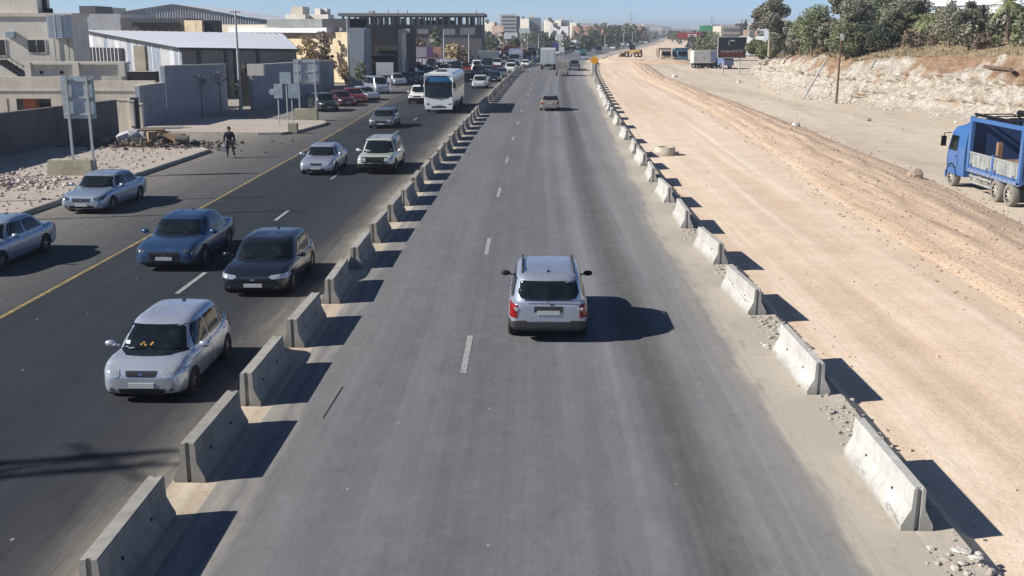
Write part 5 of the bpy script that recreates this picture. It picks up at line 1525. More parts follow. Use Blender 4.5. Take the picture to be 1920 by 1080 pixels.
m = MB(); m.box(-2.5, 2.1, -.5, .5, .6, 1.0); m.build('chassis', [M_BLACK], r)
ty, rm = wheel_meshes(.5, .35, 6, M_HUBDUST)
for x in (-1.9, -.8, 1.6):
    for sg in (1, -1): link('wheel', ty, r, (x, sg, .5), (math.pi/2 * -sg, 0, 0))
def loader(px, py, label, rz):
    p = at(px, py, -.1); r = empty('wheel_loader', (p.x, p.y, -.12), rz, label, 'loader')
    ym = paint('digger_yellow', (.30, .17, .04), 0, .5)
    m = MB(); m.hexa([(-2.4, -1, .8), (.6, -1, .8), (.6, 1, .8), (-2.4, 1, .8)], [(-2.3, -.9, 2.0), (.5, -.9, 1.9), (.5, .9, 1.9), (-2.3, .9, 2.0)]); m.build('engine_cover', [ym], r)
    m = MB(); m.box(-.5, .6, -.75, .75, 1.9, 3.1); m.build('cab', [M_GLASS], r)
    m = MB(); m.tube([(.6, .5, 1.7), (2.0, .5, 1.4), (2.7, .5, .6)], .12, 6); m.tube([(.6, -.5, 1.7), (2.0, -.5, 1.4), (2.7, -.5, .6)], .12, 6); m.build('boom', [ym], r)
    m = MB(); m.hexa([(2.6, -1.3, .1), (3.6, -1.3, .05), (3.6, 1.3, .05), (2.6, 1.3, .1)], [(2.5, -1.3, 1.1), (2.9, -1.3, 1.1), (2.9, 1.3, 1.1), (2.5, 1.3, 1.1)]); m.build('bucket', [M_RUST], r)
    ty, _ = wheel_meshes(.7, .5, 6, M_HUBDUST)
    for x in (-1.6, 1.3):
        for sg in (1, -1): link('wheel', ty, r, (x, sg * 1.1, .7), (math.pi/2 * -sg, 0, 0))
loader(1186, 107, 'small yellow wheel loader beside the far road, beyond the sand track', 2.6)
# mound across the far end of the sand track
def mound(name, cx, cy, rx, ry, h, mat, label, seed):
    vs = []; n = 26
    for i in range(n + 1):
        for j in range(n + 1):
            x = -1 + 2 * i / n; y = -1 + 2 * j / n; d = math.hypot(x, y)
            z = h * max(0, 1 - d * d) ** .8 * (1 + .35 * fbm(x * 3 + seed, y * 3, 1)) - .35
            vs.append((cx + x * rx, cy + y * ry, z))
    m = MB().add(vs, [(i*(n+1)+j, (i+1)*(n+1)+j, (i+1)*(n+1)+j+1, i*(n+1)+j+1) for i in range(n) for j in range(n)])
    return tag(m.build(name, mat, smooth=True), kind='structure')
mound('earth_mound', 33, 236, 9, 7, 1.1, M_BANK, '', 1)
mound('earth_mound', 23, 246, 8, 5, .9, M_SAND, '', 2)

# road works sign
p = at(1114, 146); r = empty('road_sign', (p.x, p.y, 0), 0, 'small orange diamond road works sign on a post at the far end of the barriers', 'road sign')
m = MB(); m.tube([(0, 0, 0), (0, 0, 2.0)], .04, 6); m.build('post', [M_GALV], r)
z = W(1114, 113, p.y).z; m = MB(); s_ = .50; M = Matrix.Translation((0, -.06, z)) @ Matrix.Rotation(math.pi/4, 4, 'Y'); m.box(-s_, s_, -.01, .01, -s_, s_, 0, M)
m.build('sign_plate', [plain('sign_orange', (.72, .34, .02), .5, vary=.05)], r)
# ================================================================== buildings on the left
M_CREAM = concrete('cream_render', (.62, .575, .50), .8, .28, True)
M_CREAM2 = concrete('cream_block', (.60, .54, .44), .9, .25, True)
M_GREYW = concrete('grey_blue_render', (.27, .295, .345), .7, .25, True)
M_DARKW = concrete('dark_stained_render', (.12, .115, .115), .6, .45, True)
M_STONEW = concrete('sandstone', (.58, .47, .32), 1.2, .4)
M_CONC = concrete('bare_concrete', (.12, .116, .118), .8, .3, True)
M_WINB = plain('dark_window_glass', (.012, .014, .018), .12)
M_TIN = concrete('corrugated_tin', (.50, .50, .51), 1.5, .3, True)
M_TINW = plain('white_roof_sheet', (.64, .66, .70), .45, vary=.05)
M_NIGHT = plain('dark_opening', (.015, .015, .017), .95)
M_SLATE = concrete('dark_cladding', (.022, .022, .030), .8, .25)
M_LOUV = plain('pale_blue_louvre', (.30, .36, .42), .5)
M_GREYR = concrete('grey_fascia', (.20, .215, .205), .6, .3)
def box_at(mb, px0, px1, py_top, Y, depth, zb=0.0, mi=0, roof=1, overhang=0, z1=None, sk=0):
    b = W(px1, py_top, Y); a = W(px0, py_top, Y + sk)
    zt = a.z if z1 is None else z1
    mb.prism([(a.x, Y + sk), (b.x, Y), (b.x + depth * .0, Y + depth), (a.x, Y + sk + depth)], zb, zt if z1 is not None else [a.z, b.z, b.z, a.z], mi, roof)
    return a.x, b.x, zt
def win_on(parent, px0, px1, py0, py1, Y, frame=M_CREAM2, bars=2, glass=None, name='window'):
    """a recessed window in a wall facing the camera: frame with panes as its own pieces"""
    a, b = W(px0, py0, Y), W(px1, py1, Y); x0, x1, zt, zb = a.x, b.x, a.z, b.z
    t = .07
    m = MB()
    for q in ((x0 - t, x1 + t, zt, zt + t), (x0 - t, x1 + t, zb - t, zb), (x0 - t, x0, zb, zt), (x1, x1 + t, zb, zt)): m.box(q[0], q[1], Y - .06, Y + .02, q[2], q[3])
    for k in range(1, bars + 1):
        x = x0 + (x1 - x0) * k / (bars + 1); m.box(x - .03, x + .03, Y - .045, Y - .005, zb, zt)
    f = m.build(name, [frame], parent)
    m = MB(); m.box(x0, x1, Y - .012, Y + .01, zb, zt); m.build('pane', [glass or M_WINB], f)
    return f

# --- cream workshop at the far left
r = empty('workshop_building', (-40, 95, 0), 0, 'cream workshop building in the top left corner with small dark windows', 'building')
def child(mb, name, mats, parent, smooth=False):
    o = mb.build(name, mats, parent, smooth)
    o.matrix_parent_inverse = Matrix.Translation(parent.location).inverted() if parent.rotation_euler.z == 0 else parent.matrix_basis.inverted()
    return o
_ob = MB.build
def build_w(mb, name, mats, parent, smooth=False):
    """build with world coordinates under a placed parent"""
    L_ = parent; chain = []
    off = Vector((0, 0, 0))
    while L_ is not None: off += L_.location; L_ = L_.parent
    mb.v = [(v[0] - off.x, v[1] - off.y, v[2] - off.z) for v in mb.v]
    return mb.build(name, mats, parent, smooth)
def thing(name, mb, mats, label, cat, smooth=False, group=None):
    """a thing that is one mesh: origin at its base"""
    c = Vector((sum(v[0] for v in mb.v) / len(mb.v), sum(v[1] for v in mb.v) / len(mb.v), min(v[2] for v in mb.v)))
    mb.v = [(v[0] - c.x, v[1] - c.y, v[2] - c.z) for v in mb.v]
    return tag(mb.build(name, mats, None, smooth, loc=c), label, cat, group)
def win_w(parent, *a, **k):
    before = None
    p0 = parent.location.copy()
    px0, px1, py0, py1, Y = a
    frame = k.get('frame', M_CREAM2); bars = k.get('bars', 2); glass = k.get('glass', M_WINB); nm = k.get('name', 'window')
    A, B = W(px0, py0, Y), W(px1, py1, Y); x0, x1, zt, zb = A.x, B.x, A.z, B.z; t = k.get('t', .07)
    m = MB()
    for q in ((x0 - t, x1 + t, zt, zt + t), (x0 - t, x1 + t, zb - t, zb), (x0 - t, x0, zb, zt), (x1, x1 + t, zb, zt)): m.box(q[0], q[1], Y - .06, Y + .02, q[2], q[3])
    for j in range(1, bars + 1):
        x = x0 + (x1 - x0) * j / (bars + 1); m.box(x - .03, x + .03, Y - .045, Y - .014, zb, zt)
    f = build_w(m, nm, [frame], parent)
    m = MB(); m.box(x0, x1, Y - .012, Y + .01, zb, zt); build_w(m, 'pane', [glass], f)
    return f
m = MB(); box_at(m, -80, 133, 30, 95, 3.6); build_w(m, 'walls', [M_CREAM, M_CREAM2], r)
m = MB(); a, b = W(-80, 27, 95), W(134, 31, 95); m.box(a.x - .1, b.x + .1, 94.85, 98.7, b.z, a.z + .12); build_w(m, 'parapet', [M_CREAM2], r)
win_w(r, 52, 86, 75, 98, 95, bars=1); win_w(r, -22, 12, 75, 104, 95, bars=1)
m = MB(); box_at(m, -10, 68, -6, 95.6, 2.6, zb=8.1); build_w(m, 'roof_room', [M_CREAM, M_CREAM2], r)
for px_, z0_, z1_ in ((100, 0, 7.6), (126, 0, 7.9)):
    q = W(px_, 60, 94.9); m = MB(); m.tube([(q.x, 94.88, z0_), (q.x, 94.88, z1_)], .045, 6); build_w(m, 'downpipe', [M_GREYR], r)
m = MB(); q = W(20, 50, 94.9); m.box(q.x - .35, q.x + .35, 94.5, 94.98, 6.3, 6.8); build_w(m, 'air_conditioner', [M_LOUV], r)
m = MB(); q = W(60, 110, 94.9); m.box(q.x - .9, q.x + .9, 94.90, 94.985, 3.9, 3.97); build_w(m, 'cable_duct', [M_DGREY], r)
# stairs
m = MB()
for k in range(12):
    q = W(4 + k * 4.4, 112 + k * 2.8, 92.5); m.box(q.x - .15, q.x + .30, 91.6, 92.9, q.z - .22, q.z)
for y in (91.6, 92.9):
    a, b = W(0, 96, y), W(58, 134, y); m.tube([a, b], .03, 5)
    for k in range(6):
        q = W(2 + k * 10, 98 + k * 6.6, y); m.tube([q, (q.x, y, q.z - 1.0)], .02, 4)
build_w(m, 'staircase', [M_DGREY], r)
# cooler units, tank
m = MB(); box_at(m, 86, 120, 27, 93.6, 1.6, zb=W(100, 72, 93.6).z)
A, B = W(86, 27, 93.6), W(120, 72, 93.6); m2 = MB()
for k in range(14):
    z = B.z + (A.z - B.z) * (k + .5) / 14; m2.box(A.x + .08, B.x - .08, 93.54, 93.60, z - .03, z + .03)
m2.box((A.x + B.x) / 2 - .04, (A.x + B.x) / 2 + .04, 93.52, 93.60, B.z, A.z)
c = empty('cooling_unit', (A.x, 93.6, B.z), 0, 'pale blue louvred cooling unit hung on the corner of the cream workshop', 'cooler')
build_w(m, 'casing', [M_LOUV, M_LOUV], c); build_w(m2, 'louvres', [plain('louvre_white', (.5, .55, .6), .5)], c)
m = MB(); q = W(79, 28, 97); m.tube([(q.x, 97, 8.2), (q.x, 97, 9.6)], .5, 14); m.tube([(q.x, 97, 9.6), (q.x, 97, 9.8)], [.45, .2], 14)
thing('water_tank', m, [M_BLACK], 'black water tank on the roof of the cream workshop', 'tank', 40)
m = MB(); q = W(92, 28, 97); m.tube([(q.x, 97, 8.2), (q.x, 97, 8.8)], .36, 14); thing('water_tank', m, [M_BLACK], 'low black tank right of the taller one on the workshop roof', 'tank', 40)

# --- low yard walls
m = MB(); box_at(m, 50, 238, 119, 89, .5)
a, b = W(50, 117, 88.8), W(238, 121, 88.8); m.box(a.x, b.x, 88.7, 89.6, b.z, a.z + .05)
for px in (52, 142, 228): q = W(px, 118, 88.8); m.box(q.x - .25, q.x + .25, 88.65, 89.7, 0, q.z + .08)
for px in (77, 115):
    q = W(px, 136, 88.9); m.box(q.x - .13, q.x + .13, 88.93, 88.99, q.z - .12, q.z + .12, 2)
thing('yard_wall', m, [M_CREAM, M_CREAM2, M_NIGHT], 'upper cream yard wall with a flat coping below the barred window', 'wall')
r = empty('yard_wall', (-34, 82, 0), 0, 'long lower cream wall with a dark garage opening behind the dark street wall', 'wall')
xa, xb_, zt = W(-60, 144, 82).x, W(289, 144, 82).x, W(100, 144, 82).z
xo0, xo1, zo0, zo1 = W(12, 185, 82).x, W(95, 185, 82).x, 0.0, W(50, 185, 82).z
z2 = W(200, 152, 82).z; xm = W(116, 144, 82).x
m = MB(); m.box(xa, xo0, 82, 82.4, 0, zt); m.box(xo0, xo1, 82, 82.4, zo1, zt); m.box(xo1, xm, 82, 82.4, 0, zt); m.box(xm, xb_, 82, 82.4, 0, z2 + .02)
m.box(xa, xb_, 81.93, 82.0, z2 - .75, z2 - .62); build_w(m, 'wall', [M_CREAM2], r)
m = MB(); m.box(xo0, xo1, 83.6, 83.8, 0, zo1); build_w(m, 'garage_back', [M_NIGHT], r)
m = MB(); m.box(W(45, 190, 83).x, W(68, 190, 83).x, 82.8, 83.4, 0, 2.1); build_w(m, 'orange_door', [plain('orange_door', (.42, .11, .035), .6)], r)
m = MB(); box_at(m, 238, 290, 134, 86, 1.0); thing('shutter', m, [M_NIGHT, M_CREAM2], 'dark roller shutter in the gap left of the tall grey blue wall', 'shutter')
m = MB(); box_at(m, 196, 228, 144, 85, 1.2); thing('planter', m, [M_CREAM, LEAF['green']], 'cream planter box with a green top behind the lower cream wall', 'planter')


# --- white-roofed corrugated warehouse
r = empty('warehouse', (-34, 110, 0), 0, 'warehouse with a corrugated gable and a bright white sheet roof', 'building')
G0, G1, E1 = W(157, 57, 127), W(340, 89, 110), W(556, 92, 122)
def corrug(m, a, b, zb, za, zb2, n, amp=.07, mi=0, mix=0):
    """a ribbed sheet wall between two plan points whose top runs from za to zb2"""
    a, b = Vector(a), Vector(b); d = (b - a); rr_ = random.Random(n); cur = mi; nrm = Vector((d.y, -d.x)).normalized(); vs = []
    for k in range(n * 2 + 1):
        t = k / (n * 2); p = a + d * t + nrm * (amp if k % 2 else -amp); z = za + (zb2 - za) * t
        vs += [(p.x, p.y, zb), (p.x, p.y, z)]
    b0 = len(m.m); m.add(vs, [(2*k, 2*k+2, 2*k+3, 2*k+1) for k in range(n * 2)], mi)
    if mix:
        for k in range(n * 2):
            if (k // 2) % mix == 0: cur = rr_.choice([0, 1, 2])
            m.m[b0 + k] = cur if rr_.random() > .15 else rr_.choice([0, 1])
m = MB(); corrug(m, (G0.x, G0.y), (G1.x, G1.y), 0, G0.z - .1, G1.z - .1, 24, .10, 0, 1); build_w(m, 'corrugated_gable', [M_TIN, concrete('blue_grey_tin', (.30, .34, .40), 1.5, .3, True), concrete('pale_tin', (.66, .67, .70), 1.5, .2, True)], r)
m = MB(); corrug(m, (G1.x, G1.y), (E1.x, E1.y), 0, G1.z - .12, E1.z - .12, 40, .04)
build_w(m, 'side_wall', [concrete('grey_sheet', (.19, .18, .17), 1.2, .25, True)], r)
dv = Vector((E1.x - G1.x, E1.y - G1.y)); bk = W(520, 76, 140)
m = MB()
n = 60; vs = []
P0, P1, P2, P3 = Vector((G0.x - .3, G0.y - .3, G0.z + .05)), Vector((G1.x - .1, G1.y - .5, G1.z)), Vector((E1.x + .3, E1.y - .4, E1.z)), Vector((E1.x - 5, E1.y + 17.0, G0.z - .4))
for k in range(n + 1):
    t = k / n; lift = .035 if k % 2 else 0
    for s_ in (0, 1): 
        q = (P1.lerp(P2, t)) if s_ == 0 else (P0.lerp(P3, t)); vs.append((q.x, q.y, q.z + lift))
m.add(vs, [(2*k, 2*k+2, 2*k+3, 2*k+1) for k in range(n)])
m.add([P0 - Vector((0,0,.15)), P1 - Vector((0,0,.18)), P2 - Vector((0,0,.18)), P3 - Vector((0,0,.15))], [(3, 2, 1, 0)], 0)
build_w(m, 'roof', [M_TINW], r)
m = MB(); m.tube([P0 - Vector((0, 0, .05)), P1 - Vector((0, 0, .10))], .11, 6); m.tube([P1 - Vector((0, 0, .10)), P2 - Vector((0, 0, .10))], .12, 6); build_w(m, 'eave_trim', [M_DGREY], r)
def on_line(a, b, t0, t1, z0, z1, off=.12):
    a, b = Vector((a.x, a.y)), Vector((b.x, b.y)); d = b - a; nrm = Vector((d.y, -d.x)).normalized() * off
    p, q = a + d * t0 + nrm, a + d * t1 + nrm; m = MB()
    m.hexa([(p.x, p.y, z0), (q.x, q.y, z0), (q.x - nrm.x, q.y - nrm.y, z0), (p.x - nrm.x, p.y - nrm.y, z0)], [(p.x, p.y, z1), (q.x, q.y, z1), (q.x - nrm.x, q.y - nrm.y, z1), (p.x - nrm.x, p.y - nrm.y, z1)])
    return m
wf = build_w(on_line(G0, G1, .02, .44, 3.45, 5.0, .30), 'barred_window', [M_WINB], r)
for k in range(10): build_w(on_line(G0, G1, .03 + .041 * k, .036 + .041 * k, 3.45, 5.0, .34), 'window_bar', [M_TIN], r)
build_w(on_line(G0, G1, .0, .46, 3.2, 3.42, .34), 'window_sill', [M_CREAM], r)
build_w(on_line(G0, G1, .56, .67, 0, 5.3, .26), 'gable_door', [concrete('khaki_door', (.17, .16, .12), 2)], r)
for t in (.12, .34, .42, .62):
    build_w(on_line(G1, E1, t, t + .025, 0, 5.0, .14), 'dark_post', [M_DGREY], r)
for t in (.18, .70): build_w(on_line(G1, E1, t, t + .07, 2.6, 3.3, .10), 'side_window', [M_WINB], r)

# --- far sheds above the warehouse roof
r = empty('warehouse', (-60, 185, 0), 0, 'large distant warehouse with a broad low arched corrugated front on the skyline', 'building')
m = MB(); m2 = MB(); n = 60; L0, L1 = W(205, 30, 190), W(500, 30, 190)
tops = np.interp(np.linspace(205, 500, 2*n+1), [205, 240, 325, 420, 470, 500], [30, 22, 9, 24, 34, 38])
vs = []
for k in range(2*n+1):
    px = 205 + 295 * k / (2*n); q = W(px, tops[k], 190); vs += [(q.x, 190 + (.12 if k % 2 else -.12), 0), (q.x, 190 + (.12 if k % 2 else -.12), q.z)]
m.add(vs, [(2*k, 2*k+2, 2*k+3, 2*k+1) for k in range(2*n)]); build_w(m, 'corrugated_front', [M_TIN], r)
vs2 = []
for k in range(0, 2*n+1, 4):
    px = 205 + 295 * k / (2*n); q = W(px, tops[k], 190); vs2 += [(q.x, 189.6, q.z + .15), (q.x, 225, q.z + .15)]
c_ = len(vs2) // 2; m2.add(vs2, [(2*k, 2*k+2, 2*k+3, 2*k+1) for k in range(c_ - 1)]); build_w(m2, 'roof', [M_TINW], r)
for (p0, p1, pt, Y, dep, mat, roof, nm, lab, cat) in [
    (120, 226, 26, 170, 16, M_TIN, M_TINW, 'warehouse', 'low pale tin warehouse on the skyline left of the arched one', 'building'),
    (225, 347, 34, 150, 8, M_CONC, M_GREYR, 'shed', 'dark open shed with a rusty roof behind the white warehouse roof', 'shed'),
    (345, 378, 38, 146, 5, M_STONEW, M_CREAM2, 'roof_room', 'small tan roof room with a dark side on the skyline', 'building'),
    (378, 397, 38, 147, 5, M_SLATE, M_SLATE, 'roof_room', 'dark box standing for the shaded side of the tan roof room', 'building'),  # separate dark box carries the shade on the tan room's side
    (396, 560, 46, 160, 10, M_CREAM2, M_TINW, 'warehouse', 'long cream warehouse with a pale roof edge behind the street lamp', 'building'),
    (148, 178, 11, 230, 10, M_CONC, M_GREYR, 'building', 'grey block on the skyline above the cooling unit', 'building'),
    (195, 208, 14, 260, 10, M_CREAM, M_CREAM, 'building', 'tiny cream block on the left skyline', 'building'),
    (545, 567, 12, 420, 14, M_BEIGE, M_CREAM, 'tower_block', 'distant beige tower block on the skyline right of the arched warehouse', 'building'),
    (535, 572, 27, 410, 18, M_CREAM, M_CREAM, 'building', 'low white block at the foot of the distant beige tower block', 'building'),
    (590, 600, 16, 420, 8, M_CREAM, M_CREAM, 'building', 'narrow white block on the skyline beside the dark frame building', 'building'),
    (603, 613, 16, 424, 8, M_CREAM, M_CREAM, 'building', 'second narrow white block right of its twin on the skyline', 'building'),
    (576, 615, 27, 415, 14, M_CREAM, M_CREAM, 'building', 'low white building under the two narrow white blocks', 'building'),
    (466, 500, 32, 330, 14, M_GREYR, M_CONC, 'building', 'grey low block on the skyline behind the street lamp top', 'building')]:
    m = MB(); box_at(m, p0, p1, pt, Y, dep, sk=((p1 - p0) / FPX * Y * .5 if mat in (M_CREAM, M_CREAM2, M_BEIGE, M_STONEW) else 0)); thing(nm, m, [mat, roof], lab, cat)
m = MB(); a, b = W(248, 42, 149), W(334, 50, 149); m.box(a.x, b.x, 148.8, 149.9, b.z, a.z); thing('shaded_gap', m, [M_NIGHT], 'dark box for the shaded gap under the rusty shed roof behind the white warehouse', 'opening')  # solid near-black box holds the shade inside the open shed

# --- sandstone hall
r = empty('sandstone_hall', (-35, 150, 0), 0, 'sandstone hall with a long white canopy and a grey fascia in the middle left', 'building')
# it runs from far left to near right
def hl(px, py, off=0.0):
    t_ = (px - 425) / (655 - 425); return W(px, py, 168 - 22 * t_ - off)
def along(m, pxa, pxb, y_top, y_bot, off, th, z0=None):
    a1, b1 = hl(pxa, y_top, off), hl(pxb, y_top, off); zt = (a1.z + b1.z) / 2; zb = z0 if z0 is not None else (hl(pxa, y_bot, off).z + hl(pxb, y_bot, off).z) / 2
    n = Vector((b1.x - a1.x, b1.y - a1.y)).normalized(); o = Vector((-n.y, n.x)) * th
    m.hexa([(a1.x, a1.y, zb), (b1.x, b1.y, zb), (b1.x + o.x, b1.y + o.y, zb), (a1.x + o.x, a1.y + o.y, zb)], [(a1.x, a1.y, zt), (b1.x, b1.y, zt), (b1.x + o.x, b1.y + o.y, zt), (a1.x + o.x, a1.y + o.y, zt)])
m = MB(); along(m, 425, 655, 60, 0, 0, 2.5, -.05); build_w(m, 'walls', [M_STONEW], r)
m = MB(); along(m, 500, 604, 36, 51, .4, 2.8); build_w(m, 'fascia', [M_GREYR], r)
m = MB(); along(m, 605, 655, 35, 52, .4, 2.8); build_w(m, 'dark_fascia', [M_SLATE], r)
m = MB(); along(m, 405, 612, 52, 61, 2.2, 2.1); build_w(m, 'canopy', [M_TINW], r)
for px in (452, 500, 545, 590):
    m = MB(); along(m, px, px + 3.5, 62, 0, .25, .3, 0); build_w(m, 'pilaster', [M_CREAM2], r)
for px in (472, 518): m = MB(); along(m, px, px + 20, 80, 98, .06, .3); build_w(m, 'window', [M_WINB], r)
# pillar, dark building
m = MB(); box_at(m, 653, 686, 52, 140, 5); thing('stair_tower', m, [M_GREYW, M_GREYR], 'plain blue grey tower wall between the sandstone hall and the dark building', 'building')
r = empty('dark_building', (-28, 146, 0), 0, 'dark clad building with a pale yellow band left of the concrete frame', 'building')
m = MB(); box_at(m, 684, 742, 46, 146, 30); build_w(m, 'walls', [M_SLATE, M_GREYR], r)
m = MB(); a, b = W(705, 87, 145.9), W(744, 95, 145.9); m.box(a.x, b.x, 145.6, 145.98, b.z, a.z); build_w(m, 'yellow_band', [plain('yellow_band', (.33, .34, .17), .6)], r)
m = MB(); a, b = W(686, 102, 145.9), W(742, 108, 145.9); m.box(a.x, b.x, 144.6, 145.98, b.z + .3, a.z); build_w(m, 'awning', [M_GREYR], r)
m = MB(); box_at(m, 742, 753, 54, 148, 6); box_at(m, 742, 768, 54, 149, .5, zb=W(750, 62, 149).z); thing('white_portal', m, [M_CREAM, M_CREAM], 'white portal frame at the right corner of the dark building', 'portal')

# --- unfinished concrete frame building
r = empty('concrete_frame_building', (-22, 235, 0), 0, 'long unfinished concrete frame building with open floors across the left skyline', 'building')
x0, x1 = W(640, 30, 235).x, W(903, 30, 235).x
zr, zf, zl = W(0, 27, 235).z, W(0, 46, 235).z, W(0, 62, 235).z
Y0, Y1 = 235, 262
m = MB(); m.box(x0 - .6, x1 + .6, Y0 - 1, Y1, zr - .35, zr + .25); build_w(m, 'roof_slab', [concrete('slab_concrete', (.19, .19, .19), 1)], r)
m = MB(); m.box(x0, x1, Y0, Y1, zf - .5, zf); build_w(m, 'floor_slab', [M_CONC], r)
m = MB(); m.box(x0, x1, Y0 + .5, Y1, 0, zf - .5); build_w(m, 'lower_walls', [M_CONC], r)
nc = 22
for k in range(nc + 1):
    x = x0 + .3 + (x1 - x0 - .6) * k / nc; m = MB(); m.box(x - .22, x + .22, Y0 + .05, Y0 + .5, zf, zr - .35)
    build_w(m, 'column', [M_CONC], r)
    m = MB(); m.box(x - .2, x + .2, Y1 - .8, Y1 - .4, zf, zr - .35); build_w(m, 'column', [M_CONC], r)
rg2 = random.Random(12)
for k in range(nc):
    a = x0 + .3 + (x1 - x0 - .6) * k / nc + .25; b = a + (x1 - x0 - .6) / nc - .5; u = rg2.random()
    if 12 <= k < 18 or u < .5:
        m = MB(); m.box(a, b, Y0 + .6, Y0 + .8, zf, zf + (zr - zf - .5) * rg2.choice([.55, .8, .8, 1])); build_w(m, 'shade_infill', [M_SLATE if k >= 12 else M_CONC], r)  # added dark wall, gives the open floor its inner shade
    elif u < .85:
        m = MB(); m.box(a, b, Y0 + 5, Y0 + 5.2, zf, zr - .4); build_w(m, 'shade_backing', [M_CONC], r)  # added back wall, darkens the inside of the frame
for px0, px1, p0, p1 in ((784, 802, 56, 62), (832, 852, 55, 64), (864, 890, 53, 64), (756, 770, 66, 76), (806, 820, 68, 78)):
    win_w(r, px0, px1, p0, p1, Y0 + .5, frame=M_CREAM, bars=1, glass=M_CREAM, t=.15)
for px in (746, 764, 893, 728):
    q = W(px, 18, 250); m = MB(); m.tube([(q.x, 250, zr + .2), (q.x, 250, q.z)], .10, 5); build_w(m, 'starter_bar', [M_GREYR], r)
m = MB(); q0, q1 = W(690, 24, 236), W(700, 24, 236); m.box(q0.x, q1.x, 236, 239, zr + .2, W(0, 20, 236).z); build_w(m, 'roof_box', [M_CREAM], r)

# --- street walls
def wall_line(pts, tops, t, mat, capm, nm, lab, zb=-.05, cap=.08):
    m = MB()
    for (a, b), (za, zb_) in zip(zip(pts[:-1], pts[1:]), zip(tops[:-1], tops[1:])):
        a, b = Vector(a), Vector(b); d = (b - a).normalized(); n = Vector((-d.y, d.x)) * t
        m.hexa([(a.x, a.y, zb), (b.x, b.y, zb), (b.x + n.x, b.y + n.y, zb), (a.x + n.x, a.y + n.y, zb)], [(a.x, a.y, za), (b.x, b.y, zb_), (b.x + n.x, b.y + n.y, zb_), (a.x + n.x, a.y + n.y, za)])
        o = Vector((d.y, -d.x)) * .05
        m.hexa([(a.x + o.x, a.y + o.y, za + .002), (b.x + o.x, b.y + o.y, zb_ + .002), (b.x + n.x - o.x, b.y + n.y - o.y, zb_ + .002), (a.x + n.x - o.x, a.y + n.y - o.y, za + .002)],
               [(a.x + o.x, a.y + o.y, za + cap), (b.x + o.x, b.y + o.y, zb_ + cap), (b.x + n.x - o.x, b.y + n.y - o.y, zb_ + cap), (a.x + n.x - o.x, a.y + n.y - o.y, za + cap)], 1)
    return thing(nm, m, [mat, capm], lab, 'wall')
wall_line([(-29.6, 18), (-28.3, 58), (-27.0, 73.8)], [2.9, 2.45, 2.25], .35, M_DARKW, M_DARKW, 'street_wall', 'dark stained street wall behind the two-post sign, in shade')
wall_line([(-26.9, 78.2), (-26.55, 83.0)], [3.0, 3.0], .35, M_GREYW, M_CREAM2, 'street_wall', 'lower step of the grey blue wall at its near end')
wall_line([(-26.55, 83.1), (-25.5, 97.0)], [4.25, 3.95], .35, M_GREYW, M_CREAM2, 'street_wall', 'tall smooth grey blue wall behind the two bare saplings')
wall_line([(-23.2, 97.2), (-22.9, 122), (-22.6, 138)], [3.85, 3.45, 3.15], .35, M_GREYW, M_CREAM2, 'street_wall', 'grey blue wall right of the tall lamp post, behind the sign boards')
m = MB()
for k in range(6):
    x = -25.4 + k * .37; m.box(x, x + .34, 100.9, 101, 0, 3.2)
m.box(-25.5, -23.2, 101.0, 101.06, .4, .5); m.box(-25.5, -23.2, 101.0, 101.06, 2.6, 2.7)
thing('gate', m, [M_NIGHT], 'tall dark gate in the gap beside the lamp post', 'gate')
m = MB(); q = W(483, 126, 96.8); m.box(q.x - .9, q.x + .55, 96.6, 97.15, 3.0, 4.0); thing('sign_board', m, [M_CREAM], 'small white board high on the wall end right of the lamp post', 'sign')
# pillars and gate posts between the two street walls
for px, p0, w, Y, mat, lab in ((232, 188, .42, 76, M_CREAM2, 'short cream wall stub right of the dark street wall'), (252, 185, .22, 76.2, M_DGREY, 'dark gate post between the cream stub and the grey blue wall'),
                          (246, 190, .14, 75.8, M_CREAM, 'slim white post beside the dark gate post'), (262, 196, .16, 77, M_CREAM, 'slim pale post at the near end of the grey blue wall')):
    q = W(px, p0, Y); m = MB(); m.box(q.x - w, q.x + w, Y - .15, Y + .2, 0, q.z); m.box(q.x - w - .05, q.x + w + .05, Y - .2, Y + .25, q.z, q.z + .08)
    thing('gate_post', m, [mat], lab, 'post')

# --- hoardings and boards around the far queue
def board(px0, px1, p0, p1, Y, mat, label, cat='billboard', legs=True, nm='hoarding', thick=.15):
    a, b = W(px0, p0, Y), W(px1, p1, Y); r = empty(nm, ((a.x + b.x) / 2, Y, 0), 0, label, cat)
    m = MB(); m.box(a.x, b.x, Y - thick/2, Y + thick/2, b.z, a.z); build_w(m, 'panel', [mat], r)
    if legs:
        m = MB()
        for x in (a.x + (b.x - a.x) * .2, a.x + (b.x - a.x) * .8): m.tube([(x, Y + .1, 0), (x, Y + .1, a.z)], .08, 6)
        build_w(m, 'legs', [M_GALV], r)
    return r
board(705, 738, 117, 141, 128, M_TIN, 'small ribbed panel sign on a post behind the parked cars', 'sign', nm='panel_sign')
board(774, 800, 88, 107, 205, plain('lilac_panel', (.33, .30, .36), .6, sc=6), 'faded lilac advertising board behind the striped hoarding')
board(800, 812, 88, 107, 206, plain('purple_panel', (.13, .06, .20), .6), 'narrow purple advertising board')
board(812, 828, 88, 107, 205.5, plain('salmon_panel', (.42, .22, .18), .6, sc=5), 'salmon pink advertising board right of the purple one')
board(945, 970, 61, 73, 330, plain('white_panel', (.72, .72, .72), .6), 'white billboard above the far queue', legs=True)
board(973, 993, 53, 62, 380, plain('mint_panel', (.55, .66, .60), .6), 'pale mint billboard right of the white one')
board(1043, 1055, 64, 76, 300, plain('white_panel', (.72, .72, .72), .6), 'square white billboard above the white box truck')
